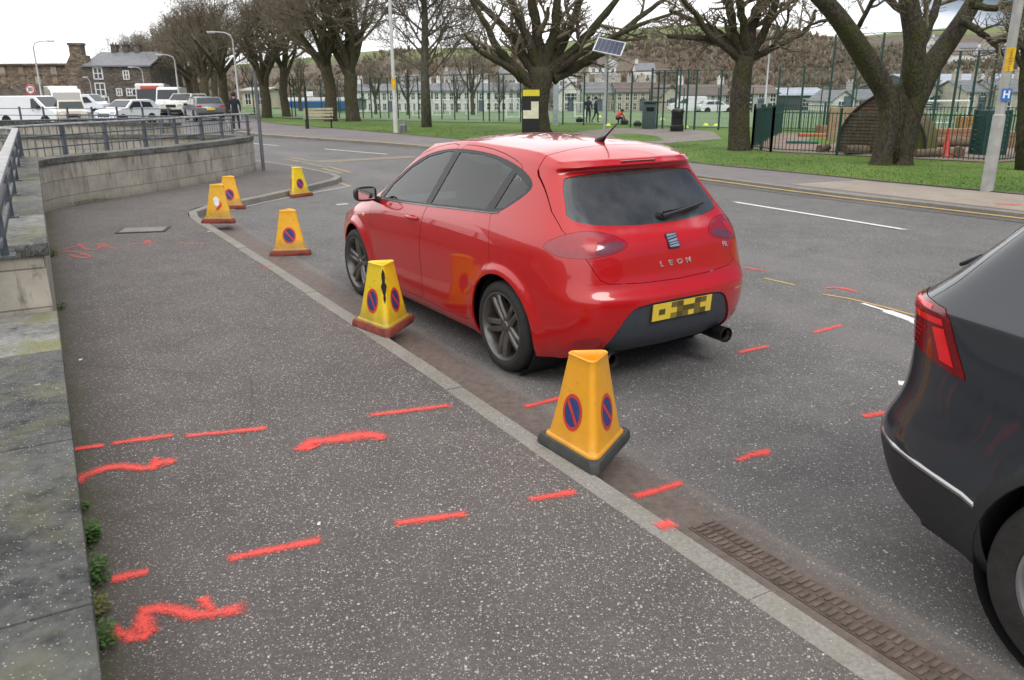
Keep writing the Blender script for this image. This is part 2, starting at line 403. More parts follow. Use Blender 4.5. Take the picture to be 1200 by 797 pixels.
# ------------------------------------------------------------------ shared car materials
def paint(name, col, var=.04, rough=.28, coat=1.0, sky_veil=.0):
    m = mat(name, col, rough, 0, var, 1.5, coat=coat)
    m.node_tree.nodes['Principled BSDF'].inputs['Specular IOR Level'].default_value = .3
    return m
def rubber():
    return mat('tyre_rubber', (.022, .021, .02), .78, 0, .35, 14, bump=.25, bs=90)
def tail_lens(name='tail_lens', col=(.30, .008, .016)):
    if name in MATS: return MATS[name]
    m = mat(name, col, .12, 0, .15, 30, coat=1.0); b = NB(m)
    v = b.obj(); wv = b.new('ShaderNodeTexVoronoi', {'Vector': v, 'Scale': 95.0}).outputs['Distance']; b.bump(wv, .15, .002); return m
BLACKP = lambda: mat('black_trim', (.018, .018, .019), .42, 0, .2, 12)
def interior(root, seat_x, rear_x, floor, dash_x, w_=.62, belt=.95, rhd=-1):
    """seats, dashboard, steering wheel and parcel shelf seen through the glass"""
    fm = mat('seat_cloth', (.035, .035, .038), .9, 0, .3, 40, bump=.2, bs=200); dm = mat('dash_plastic', (.06, .065, .07), .55, 0, .2, 20)
    for sx in seat_x:
        for sy in (-.36, .36):
            mb = MB(); mb.box((sx, sy, floor+.30), (.5, .50, .16), bev=.05); mb.box((sx-.30, sy, floor+.62), (.14, .48, .62), ry=R(-14), bev=.05); s_ = mb.build('seat', fm, root, 40)
            hb = MB(); hb.box((sx-.41, sy, floor+1.02), (.09, .26, .17), ry=R(-14), bev=.035); hb.cyl((sx-.39, sy-.06, floor+.88), (sx-.40, sy-.06, floor+.98), .007, n=6); hb.cyl((sx-.39, sy+.06, floor+.88), (sx-.40, sy+.06, floor+.98), .007, n=6); hb.build('headrest', fm, s_, 40)
    mb = MB(); mb.box((rear_x, 0, floor+.30), (.5, 1.25, .16), bev=.05); mb.box((rear_x-.30, 0, floor+.60), (.14, 1.25, .58), ry=R(-18), bev=.05); s_ = mb.build('rear_seat', fm, root, 40)
    hb = MB()
    for sy in (-.4, 0, .4): hb.box((rear_x-.40, sy, floor+.93), (.09, .24, .13), ry=R(-14), bev=.03)
    hb.build('headrest', fm, s_, 40)
    mb = MB(); mb.box((dash_x, 0, belt-.12), (.42, 1.30, .22), bev=.07); mb.box((dash_x-.10, rhd*.36, belt-.01), (.2, .36, .08), bev=.03); mb.build('dashboard', dm, root, 40)
    sw = MB(); c = Vector((dash_x-.42, rhd*.36, belt-.10)); ring = [c+Vector((math.sin(R(25))*.18*math.cos(a), .18*math.sin(a), math.cos(R(25))*.18*math.cos(a))) for a in [2*math.pi*i/24 for i in range(24)]]
    sw.tube(ring, .016, 8, closed=True); sw.box(c, (.05, .16, .1), bev=.02); sw.box(c, (.03, .34, .03)); sw.build('steering_wheel', dm, root, 40)
    mb = MB(); mb.box((rear_x-.52, 0, belt-.03), (.42, 1.15, .03), bev=.01); mb.build('parcel_shelf', fm, root, 40)
    mb = MB(); mb.box(((seat_x[0]+rear_x)/2+.1, 0, floor+.06), (abs(seat_x[0]-rear_x)+1.9, 1.36, .04)); mb.build('cabin_floor', fm, root)

def car_rings(side_x, spec, fr):
    """spec rows: dict per ring"""
    out = []
    for s_ in spec:
        xr, xf = s_['xr'], s_['xf']; cr_, cf = s_['cr'], s_['cf']     # rear centre x, front centre x, rear corner (x,y), front corner (x,y)
        zr, zf = s_['zr'], s_['zf']; zs = s_['zs']; ys = s_['ys']     # rear z, front z, side z list(11), side y list(11) for cols 3..13
        bow = s_.get('bow', (.0, .02, .075)); bowf = s_.get('bowf', (.10, .03, 0))
        h = []
        yy = cr_[1]
        h.append((xr+bow[0], 0, zr)); h.append((xr+bow[1], yy*.42, zr)); h.append((xr+bow[2], yy*.80, (zr*.7+zs[0]*.3)))
        for i in range(11):
            t = i/10; xb = side_x[i]
            x = cr_[0] + (cf[0]-cr_[0])*(xb-side_x[0])/(side_x[-1]-side_x[0])
            h.append((x, ys[i], zs[i]))
        yf = cf[1]
        h.append((xf-bowf[0], yf*.80, zf*.7+zs[-1]*.3)); h.append((xf-bowf[1], yf*.42, zf)); h.append((xf, 0, zf))
        out.append(h)
    return out
def lin(a, b, n=11): return [a+(b-a)*i/(n-1) for i in range(n)]
def ip(xs, ys, X_): return [float(v) for v in np.interp(X_, xs, ys)]

def build_red_car():
    root = thing('hatchback_car', 'glossy red five door hatchback parked in the bay with a yellow number plate', 'car', (0.656, 5.778, 0), 2.1418)
    red = paint('red_paint', (.47, .008, .010)); blk = BLACKP()
    side_x = [-.63, -.40, -.12, .28, .80, 1.32, 1.82, 2.28, 2.72, 3.06, 3.30]
    SX = np.array(side_x)
    def side(cr_, cf): return [cr_[0]+(cf[0]-cr_[0])*(x-side_x[0])/(side_x[-1]-side_x[0]) for x in side_x]
    def ring(xr, cr_, xf, cf, zr, zf, zp, yp, bow=(.0, .02, .075), bowf=(.20, .06, 0)):
        xs = side(cr_, cf)
        return dict(xr=xr, cr=cr_, xf=xf, cf=cf, zr=zr, zf=zf, zs=ip(zp[0], zp[1], xs), ys=ip(yp[0], yp[1], xs), bow=bow, bowf=bowf)
    X_ = [-.7, -.4, 0, .8, 1.6, 2.4, 2.9, 3.3]
    sp = [
     ring(-.70, (-.52, .70), 3.30, (3.15, .68), .225, .17, ([-.6, -.2, 3], [.22, .17, .17]), ([-.6, -.3, .3, 2, 2.9, 3.3], [.70, .80, .81, .81, .79, .66])),
     ring(-.82, (-.62, .76), 3.44, (3.22, .74), .30, .27, ([-.6, -.2, 3], [.30, .25, .25]), ([-.6, -.35, .3, 2, 2.9, 3.2], [.77, .845, .865, .865, .845, .72])),
     ring(-.862, (-.66, .785), 3.49, (3.26, .76), .47, .46, ([-.6, 3], [.46, .44]), ([-.6, -.35, 0, .8, 2, 2.7, 3.2], [.79, .868, .885, .868, .872, .875, .74])),
     ring(-.865, (-.66, .79), 3.47, (3.25, .76), .625, .58, ([-.6, 3], [.625, .58]), ([-.6, -.35, 0, .8, 2, 2.7, 3.2], [.795, .872, .893, .882, .882, .882, .74])),
     ring(-.775, (-.635, .775), 3.44, (3.22, .74), .685, .66, ([-.6, 0, 3], [.70, .70, .66]), ([-.6, -.35, 0, .8, 2, 2.7, 3.2], [.785, .868, .893, .888, .884, .878, .72]), bow=(0, .012, .05)),
     ring(-.752, (-.60, .76), 3.36, (3.14, .71), .90, .74, ([-.6, 0, 1, 2, 2.8, 3.2], [.90, .88, .86, .84, .80, .74]), ([-.6, -.35, 0, .8, 2, 2.7, 3.2], [.765, .850, .880, .880, .872, .86, .68]), bow=(0, .012, .05)),
     ring(-.70, (-.54, .74), 2.78, (2.60, .74), .985, .955, ([-.6, 0, 1, 2, 2.6], [.985, .985, .96, .93, .90]), ([-.6, -.35, 0, .8, 2, 2.5], [.745, .81, .845, .858, .848, .80]), bow=(0, .012, .05)),
     ring(-.585, (-.46, .725), 2.52, (2.28, .76), 1.045, 1.0, ([-.5, 0, 1, 2, 2.4], [1.07, 1.07, 1.02, .97, .945]), ([-.5, -.3, 0, .8, 2, 2.4], [.725, .765, .800, .822, .822, .79]), bow=(0, .012, .05)),
     ring(-.44, (-.33, .665), 2.18, (1.98, .70), 1.22, 1.16, ([-.4, 0, 1, 2], [1.225, 1.225, 1.20, 1.12]), ([-.4, -.1, .8, 2], [.665, .705, .742, .73]), bow=(0, .012, .05)),
     ring(-.315, (-.22, .600), 1.84, (1.68, .635), 1.375, 1.32, ([-.3, 0, .9, 1.7], [1.345, 1.36, 1.37, 1.30]), ([-.3, 0, .9, 1.7], [.60, .635, .668, .655]), bow=(0, .01, .04)),
     ring(-.385, (-.27, .588), 1.72, (1.55, .60), 1.40, 1.372, ([-.3, 0, .9, 1.7], [1.375, 1.395, 1.415, 1.355]), ([-.3, 0, .9, 1.7], [.588, .610, .640, .625]), bow=(0, .012, .045)),
     ring(-.34, (-.24, .56), 1.62, (1.46, .55), 1.432, 1.40, ([-.3, 0, .9, 1.7], [1.405, 1.43, 1.452, 1.385]), ([-.3, 0, .9, 1.7], [.555, .572, .595, .58]), bow=(0, .012, .045)),
    ]
    rings = car_rings(side_x, sp, 0)
    def WZ(x, z): return z + max(0, z-.92)*.115*float(smst(-.45, .08, x))
    rings = [[(p[0], p[1], WZ(p[0], p[2])) for p in r] for r in rings]
    def roof(x, t, ze):
        c = float(np.interp(x, [-.35, -.1, .3, .9, 1.4, 1.7], [.030, .040, .048, .048, .040, .024])); return ze + c*(1-t*t)**.8*1.0
    me = shell_mesh(rings, roof, 3, crease=[(3, 0, 3, .35), (10, 0, 3, .5), (9, 0, 3, .6)])
    WR, WF = (0, .318), (2.578, .318)
    flare(me, [WR, WF], .022, r1=.395, r2=.45)
    sh = Shell(me)
    # ---- outlines (side: x,z)
    dlo = poly_smooth([(2.16, .955), (2.02, 1.07), (1.72, 1.235), (1.42, 1.345), (1.05, 1.398), (.70, 1.402), (.38, 1.385), (.08, 1.335), (-.12, 1.27), (-.10, 1.20), (.10, 1.075), (.20, 1.058), (.7, 1.033), (1.4, .995)], 2); dlo = [(x, WZ(x, z)) for x, z in dlo]
    fd = poly_smooth([(2.20, .92), (2.19, .6), (2.12, .32), (2.04, .25), (1.30, .25), (1.22, .27), (1.205, .45), (1.19, .80), (1.155, 1.0), (.93, 1.418), (1.10, 1.428), (1.42, 1.375), (1.75, 1.262), (2.06, 1.10), (2.24, .975)], 1); fd = [(x, WZ(x, z)) for x, z in fd]
    rd = poly_smooth([(1.198, .42), (1.212, .27), (1.15, .25), (.52, .25), (.42, .28), (.39, .40), (.33, .52), (.19, .66), (.135, .72), (.125, .80), (.17, .95), (.225, 1.06), (.145, 1.20), (.035, 1.31), (.10, 1.36), (.40, 1.412), (.72, 1.430), (.915, 1.425), (1.145, 1.0), (1.18, .80)], 1); rd = [(x, WZ(x, z)) for x, z in rd]
    b_in = lambda P, d: offset_poly(P, -d)
    # rear outlines (y,z)
    rg = [(-.655, 1.115), (-.635, 1.155), (-.575, 1.315), (-.53, 1.343), (-.25, 1.362), (0, 1.368), (.25, 1.362), (.53, 1.343), (.575, 1.315), (.635, 1.155), (.655, 1.115), (.61, 1.078), (.45, 1.052), (.2, 1.040), (0, 1.036), (-.2, 1.040), (-.45, 1.052), (-.61, 1.078)]
    rg = poly_smooth(rg, 2)
    hatch = [(-.58, 1.60), (-.612, 1.42), (-.645, 1.34), (-.705, 1.14), (-.712, 1.04), (-.675, .92), (-.615, .80), (-.585, .748), (-.53, .722), (-.3, .706), (0, .700), (.3, .706), (.53, .722), (.585, .748), (.615, .80), (.675, .92), (.712, 1.04), (.705, 1.14), (.645, 1.34), (.612, 1.42), (.58, 1.60)]
    hatch = hatch[:1]+hatch[1:-1]+hatch[-1:]
    ws = poly_smooth([(-.76, .96), (-.58, 1.375), (-.3, 1.40), (0, 1.405), (.3, 1.40), (.58, 1.375), (.76, .96), (.4, .985), (0, 1.0), (-.4, .985)], 2)
    lampd = {1: (-.8, .6), -1: (-.8, -.6)}
    # the lamp outline lives in (t,z), t along the diagonal plane
    def lamp(sg, q=0):
        P = [(.405, .935), (.38, .915), (.30, .885), (.10, .878), (-.04, .895), (-.125, .925), (-.14, .952), (-.09, .985), (.02, 1.022), (.14, 1.038), (.27, 1.02), (.37, .975)]
        P = poly_smooth(P, 2)
        if q: P = offset_poly(P, q)
        return [(-(t)*sg, z) for t, z in P] if True else P
    dif = poly_smooth([(-.57, .17), (-.565, .29), (-.485, .455), (-.42, .545), (-.34, .578), (0, .592), (.34, .578), (.42, .545), (.485, .455), (.565, .29), (.57, .17)], 1)
    # ---- what is cut away from the main shell
    sh.cut(Cutter().rear(ws, 1.1, 3.0))
    for sg in (1, -1):
        c = Cutter(); c.side(offset_poly(fd, .0025), sg*.45, sg*1.3); sh.cut(c)
        c = Cutter(); c.side(offset_poly(rd, .0025), sg*.45, sg*1.3); sh.cut(c)
        c = Cutter(); c.side(dlo, sg*.45, sg*1.3); sh.cut(c)
        c = Cutter().side(circ(WR[0], WR[1]+.012, .362), sg*.55, sg*1.3).side(circ(WF[0], WF[1]+.012, .362), sg*.55, sg*1.3); sh.cut(c)
        c = Cutter().diag(lamp(sg), lampd[sg], .3, 1.6); sh.cut(c)
    sh.cut(Cutter().rear(offset_poly(hatch, .0035), -1.2, -.093))
    sh.cut(Cutter().rear(dif, -1.2, -.5))
    body = sh.finish(sh.cur, 'body', red, root)
    # ---- doors with their glass
    gl = glass('side_glass', (.50, .56, .55)); gd = glass('rear_glass', (.26, .31, .31), 1.7, 0, .16)
    pane_f = [(2.02, .985), (1.92, 1.09), (1.68, 1.225), (1.42, 1.32), (1.12, 1.372), (1.00, 1.378), (1.195, 1.02)]
    pane_r = [(1.10, 1.005+.022), (.905, 1.38), (.62, 1.381), (.40, 1.362), (.165, 1.318), (.305, 1.072)]
    pane_q = [(.110, 1.298), (-.02, 1.262), (-.075, 1.235), (-.055, 1.20), (.10, 1.098), (.205, 1.082)]
    pf, prr, pq = (poly_smooth(p, 1) if i == 9 else p for i, p in enumerate((pane_f, pane_r, pane_q)))
    pf, prr, pq = ([(x, WZ(x, z)) for x, z in p] for p in (pf, prr, pq))
    for sg in (1, -1):
        sfx = 'door'
        for k, (P, win, hx) in enumerate(((fd, pf, 1.335), (rd, prr, .40))):
            m1 = boolean(sh.me, Cutter().side(offset_poly(P, -.0015), sg*.45, sg*1.3), 'INTERSECT')
            m2 = boolean(m1, Cutter().side(dlo, sg*.40, sg*1.4), 'DIFFERENCE')
            # clear the wheel arch out of the rear door
            m2 = boolean(m2, Cutter().side(circ(WR[0], WR[1]+.012, .362), sg*.4, sg*1.4), 'DIFFERENCE') if k else m2
            d = sh.finish(m2, sfx, red, root)
            sh.piece(Cutter().side(win, sg*.45, sg*1.3), 'window', gl, d, flange=0, push=-.006)
            # handle
            y = .0
            hz = .905 if k == 0 else .93
            if k == 0 or k == 1:
                co, no, fi, dd = sh.bvh.ray_cast(Vector((hx, sg*1.3, hz)), Vector((0, -sg, 0)))
                hb = MB()
                if k == 0:
                    hb.tube([co+Vector((.085, 0, 0)), co+Vector((.06, sg*.028, .002)), co+Vector((0, sg*.036, .004)), co+Vector((-.06, sg*.028, .002)), co+Vector((-.085, 0, 0))], [.012, .014, .015, .014, .012], 10)
                    hb.build('handle', red, d, 40)
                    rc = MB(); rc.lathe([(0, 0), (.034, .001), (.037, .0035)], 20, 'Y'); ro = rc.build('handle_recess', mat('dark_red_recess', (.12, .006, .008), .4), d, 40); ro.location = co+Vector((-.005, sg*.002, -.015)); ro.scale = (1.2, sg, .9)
        # black surround of the side glass = outline minus the panes
        m1 = boolean(sh.me, Cutter().side(offset_poly(dlo, -.001), sg*.45, sg*1.3), 'INTERSECT')
        cc = Cutter()
        for P in (pf, prr, pq): cc.side(P, sg*.40, sg*1.4)
        m2 = boolean(m1, cc, 'DIFFERENCE'); sh.finish(m2, 'window_surround', blk, root, flange=.012, push=-.002)
        sh.piece(Cutter().side(pq, sg*.45, sg*1.3), 'quarter_window', gl, root, flange=0, push=-.006)
        # lamps
        lp = sh.piece(Cutter().diag(lamp(sg, -.0015), lampd[sg], .3, 1.6), 'tail_light', tail_lens(), root, flange=.03)
        tag(lp, 'almond shaped dark pink red tail light')
        # reversing / indicator bowl behind the lens drawn as a smoky inner shape
        bowl = [(-(t)*sg, z) for t, z in poly_smooth([(.06, .90), (-.02, .905), (-.10, .93), (-.115, .95), (-.06, .972), (.03, .965), (.07, .93)], 2)]
        sh.piece(Cutter().diag(bowl, lampd[sg], .3, 1.6), 'reversing_lens', mat('smoke_lens', (.15, .035, .055), .1, 0, .2, 30, coat=1), lp, flange=0, push=.0015)
        circ_l = [(-(.105+.045*math.cos(a))*sg, .955+.045*math.sin(a)) for a in [2*math.pi*i/28 for i in range(28)]]
        sh.piece(Cutter().diag(circ_l, lampd[sg], .3, 1.6), 'brake_lens', mat('bright_lens', (.40, .012, .020), .4, 0, .2, 30, coat=.15), lp, flange=0, push=.0015)
        # wheel wells
        for cx, cz in (WR, WF):
            wl = MB(); wl.lathe([(.366, .0), (.366, -.27), (.05, -.27)], 40, 'Y'); o = wl.build('wheel_arch_liner', mat('underbody', (.012, .012, .012), .85), root, 40); o.location = (cx, sg*(.83 if cx < 1 else .82), cz+.012); o.scale = (1, sg, 1)
    # ---- tailgate
    m1 = boolean(sh.me, Cutter().rear(hatch, -1.2, -.10), 'INTERSECT')
    m1 = boolean(m1, Cutter().diag(lamp(1), lampd[1], .3, 1.6).diag(lamp(-1), lampd[-1], .3, 1.6), 'DIFFERENCE')
    m1 = boolean(m1, Cutter().rear(rg, -1.3, -.1), 'DIFFERENCE')
    tg = sh.finish(m1, 'tailgate', red, root)
    sh.piece(Cutter().rear(offset_poly(rg, -.002), -1.2, -.12), 'rear_window', gd, tg, flange=0, push=-.006)
    # black border band printed round the rear glass
    m1 = boolean(sh.me, Cutter().rear(rg, -1.2, -.12), 'INTERSECT'); m1 = boolean(m1, Cutter().rear(offset_poly(rg, -.028), -1.3, -.1), 'DIFFERENCE')
    sh.finish(m1, 'window_border', mat('glass_print', (.012, .012, .013), .15, 0, .1), tg, flange=0, push=-.003)
    sh.piece(Cutter().rear(ws, 1.1, 3.0), 'windscreen', gl, root, flange=0, push=-.004)
    df = sh.finish(boolean(sh.me, Cutter().rear(dif, -1.2, -.5), 'INTERSECT'), 'diffuser', mat('grey_bumper_insert', (.045, .052, .065), .5, 0, .12, 20, bump=.05, bs=300), root, push=-.012)
    def surf_rear(y, z): return sh.bvh.ray_cast(Vector((-2, y, z)), Vector((1, 0, 0)))[0]
    def surf_side(x, z, sg=1): return sh.bvh.ray_cast(Vector((x, sg*2, z)), Vector((0, -sg, 0)))[0]
    # ---- third brake light, wiper, badge, letters, plate
    p = surf_rear(0, 1.418); bl = MB(); bl.box((p.x+.006, 0, 1.422), (.02, .30, .014), bev=.004); bl.build('brake_light', mat('dark_lens', (.12, .008, .01), .2, 0, .1, coat=1), tg, 40)
    wp = MB()
    a0 = surf_rear(-.02, 1.075); a1 = surf_rear(-.44, 1.115); am = surf_rear(-.2, 1.092)
    wp.cyl(a0+Vector((.01, 0, 0)), a0+Vector((-.035, 0, .01)), .026, .02, 14)
    wp.tube([a0+Vector((-.03, 0, .0)), am+Vector((-.045, 0, .008)), a1+Vector((-.03, 0, .01))], [.017, .013, .007], 8)
    b1 = surf_rear(-.06, 1.088); b2 = surf_rear(-.47, 1.11); bmid = surf_rear(-.26, 1.096)
    wp.tube([b1+Vector((-.014, 0, .012)), bmid+Vector((-.016, 0, .012)), b2+Vector((-.014, 0, .012))], .008, 6)
    wp.build('wiper', mat('wiper_black', (.012, .012, .012), .45), tg, 40)
    chrome = mat('chrome', (.75, .75, .76), .12, 1.0, .05)
    # square badge with a slanted S made of bands
    p = surf_rear(0, .955); q = surf_rear(0, .905); tilt = math.atan2(p.x-q.x, .05)
    bd = MB(); s2 = .048
    outl = poly_smooth([(-s2, -s2*1.08), (s2, -s2*1.08), (s2, s2*1.08), (-s2, s2*1.08)], 2)
    outl = [(-s2*.86, -s2*1.1), (s2*.86, -s2*1.1), (s2, -s2*.95), (s2, s2*.95), (s2*.86, s2*1.1), (-s2*.86, s2*1.1), (-s2, s2*.95), (-s2, -s2*.95)]
    bd.prism(outl, 0, .006, lambda u, v, h: (-h, -u, v))
    bo = bd.build('badge', mat('badge_dark', (.05, .05, .055), .3, .5), tg); bo.location = surf_rear(0, .940)+Vector((-.001, 0, 0)); bo.rotation_euler = (0, math.atan2(surf_rear(0, .97).x-surf_rear(0, .91).x, .06), 0)
    sb = MB()
    for band in ([(-.040, .046), (.040, .046), (.040, .036), (-.040, .026)], [(-.040, .020), (.040, .030), (.040, .020), (-.018, .012), (-.040, .006)], [(-.040, .000), (-.010, .004), (.040, .012), (.040, -.004), (.010, -.010), (-.040, -.014)],
                 [(-.040, -.020), (.020, -.014), (.040, -.012), (.040, -.022), (-.040, -.030)], [(-.040, -.036), (.040, -.028), (.040, -.046), (-.040, -.046)]):
        sb.prism(band, .006, .009, lambda u, v, h: (-h, -u, v))
    sb.build('emblem', chrome, bo)
    for i, ch in enumerate('LEON'):
        y = .118-.079*i; t_ = text_mesh(ch, .047, .002, 'letter', chrome, tg, bold=.0012)
        t_.scale = (1.25, 1, 1); sp_ = surf_rear(y, .802); up = surf_rear(y, .822); dn = surf_rear(y, .782); l = surf_rear(y+.02, .802); r_ = surf_rear(y-.02, .802)
        ux = (r_-l).normalized(); uy = (up-dn).normalized(); uz = ux.cross(uy).normalized()
        t_.matrix_local = Matrix(((ux.x*1.25, uy.x, uz.x, sp_.x+uz.x*.003), (ux.y*1.25, uy.y, uz.y, sp_.y+uz.y*.003), (ux.z*1.25, uy.z, uz.z, sp_.z+uz.z*.003), (0, 0, 0, 1)))
    # FR-style script letters low on the right
    y = -.50; t_ = text_mesh('FR', .044, .002, 'letter', chrome, tg, bold=.002); sp_ = surf_rear(y, .862); l = surf_rear(y+.02, .862); r_ = surf_rear(y-.02, .862); up = surf_rear(y, .88); dn = surf_rear(y, .845)
    ux = (r_-l).normalized(); uy = (up-dn).normalized(); uz = ux.cross(uy).normalized(); ux2 = ux; uy2 = (uy+ux*.25)
    t_.matrix_local = Matrix(((ux2.x, uy2.x, uz.x, sp_.x+uz.x*.003), (ux2.y, uy2.y, uz.y, sp_.y+uz.y*.003), (ux2.z, uy2.z, uz.z, sp_.z+uz.z*.003), (0, 0, 0, 1)))
    # plate with its obscured characters
    pl = MB(); pl.box((0, 0, 0), (.006, .52, .111)); po = pl.build('number_plate', mat('plate_yellow', (.80, .58, .06), .35, 0, .04), root)
    p = surf_rear(0, .515); po.location = (p.x+.004, 0, .515); tl = math.atan2(surf_rear(0, .56).x-surf_rear(0, .47).x, .09); po.rotation_euler = (0, tl, 0)
    dk = [(.10, .075, .02), (.17, .13, .03), (.26, .20, .035)]
    for r_, row in enumerate(("...10..01.", ".0..1001..", "...201.10.")):
        for cx, ch in enumerate(row):
            if ch != '.': cb = MB(); cb.box((-.0040, .26-.052*(cx+.5), .037-.037*r_), (.002, .0519, .0369)); cb.build('plate_block', mat('plate_dark_'+ch, dk[int(ch)], .4, 0, .02), po)
    # exhausts
    for sg in (1, -1):
        ex = MB(); ex.lathe([(.030, -.78), (.036, -.78), (.046, -.81), (.048, -.802), (.045, -.818), (.042, -.80), (.040, -.60)], 28, 'X', (0, 0, 0)); ex.lathe([(.030, -.42), (.034, -.60), (.044, -.68), (.045, -.802)], 28, 'X'); ex.lathe([(0, -.62), (.041, -.62)], 20, 'X')
        e = ex.build('exhaust', mat('exhaust_steel', (.09, .085, .08), .35, .9), root, 40); e.location = (.03, sg*.51, .225); e.scale = (1, 1.18, 1.18)
    ub = MB(); ub.box((1.04, 0, .215), (3.2, 1.28, .09), bev=.03); ub.box((1.29, 0, .30), (3.2, 1.0, .14)); ub.build('underbody', mat('underbody'), root, 40)
    # sill glint strip, side repeater, reflectors in the bumper
    for sg in (1, -1):
        s_ = surf_side(2.36, .80, sg); rp = MB(); rp.box(s_, (.05, .012, .028), bev=.005); rp.build('indicator', mat('amber_clear', (.75, .45, .25), .15, coat=1), root, 40)
        mb = MB(); d_ = (-.87, sg*.49)
        rf = [(-(t)*sg, z) for t, z in [(.02, .345), (.20, .325), (.20, .365), (.02, .385)]]
        sh.piece(Cutter().diag(rf, lampd[sg], .3, 1.6), 'reflector', mat('reflector_red', (.30, .008, .012), .2, 0, .1, coat=1), root, flange=0, push=.002)
        # mirror
        s_ = surf_side(2.06, .955, sg)
        mb = MB(); mb.tube([s_+Vector((.02, -sg*.01, .0)), s_+Vector((.02, sg*.06, .03)), s_+Vector((.0, sg*.11, .055))], [.03, .026, .03], 10)
        bm = bmesh.new(); bmesh.ops.create_uvsphere(bm, u_segments=20, v_segments=14, radius=1)
        for v in bm.verts:
            x_, y_, z_ = v.co; e_ = .62
            f_ = lambda a: math.copysign(abs(a)**e_, a)
            v.co = Vector((max(-.03, .065*f_(x_)), .100*f_(y_), .066*f_(z_)))+s_+Vector((.02, sg*.13, .068))
        bm.verts.index_update(); mb.m = 0; mb.add([v.co for v in bm.verts], [[v.index for v in f.verts] for f in bm.faces]); bm.free()
        mo = mb.build('mirror', blk, root, 40)
        gm = MB(); gm.box(s_+Vector((-.0125, sg*.13, .068)), (.003, .15, .092), bev=.001); gm.build('mirror_glass', mat('mirror_glass', (.8, .8, .8), .02, 1, 0), mo)
        cp = MB(); cp.box(s_+Vector((.086, sg*.13, .072)), (.006, .13, .085), bev=.002); cp.build('mirror_cap', mat('silver_cap', (.55, .56, .58), .25, .6), mo)
        # bright strip under the side glass
        pts = [surf_side(x, WZ(x, z)+.002, sg)+Vector((0, sg*.002, 0)) for x, z in [(2.08, .962), (1.8, .974), (1.4, .993), (1.0, 1.014), (.7, 1.031), (.4, 1.046), (.2, 1.056), (.13, 1.066)]]
        st = MB(); st.tube(pts, .006, 6); st.build('window_strip', mat('dark_chrome', (.30, .30, .31), .25, .9), root, 40)
    # aerial
    an = MB(); az_ = sh.bvh.ray_cast(Vector((.04, 0, 3)), Vector((0, 0, -1)))[0].z; an.tube([(.07, 0, az_-.008), (.03, 0, az_+.014), (.0, 0, az_+.028)], [.034, .024, .012], 10); an.tube([(.02, 0, az_+.015), (-.13, 0, az_+.125)], [.008, .005], 8); an.build('aerial', mat('wiper_black'), root, 40)
    # headlights
    for sg in (1, -1):
        hl = [(-(t)*sg, z) for t, z in []]
        P = [(sg*.42, .60), (sg*.72, .62), (sg*.74, .72), (sg*.62, .74), (sg*.42, .70)]
        sh.piece(Cutter().rear(P, 2.9, 3.7), 'headlight', mat('headlamp', (.5, .52, .55), .1, .3, .1, coat=1), root, flange=0, push=.004)
    # wheels
    rim = mat('rim_grey', (.18, .172, .16), .36, .75, .25, 9); ty = rubber()
    for (cx, cz) in (WR, WF):
        for sg in (1, -1): wheel(root, cx, sg*.765, .318, sg, .225, .238, rim, 5, R(18 if cx > 1 else 62), ty)
    interior(root, (1.42,), .45, .22, 2.05, belt=.98)
    return root
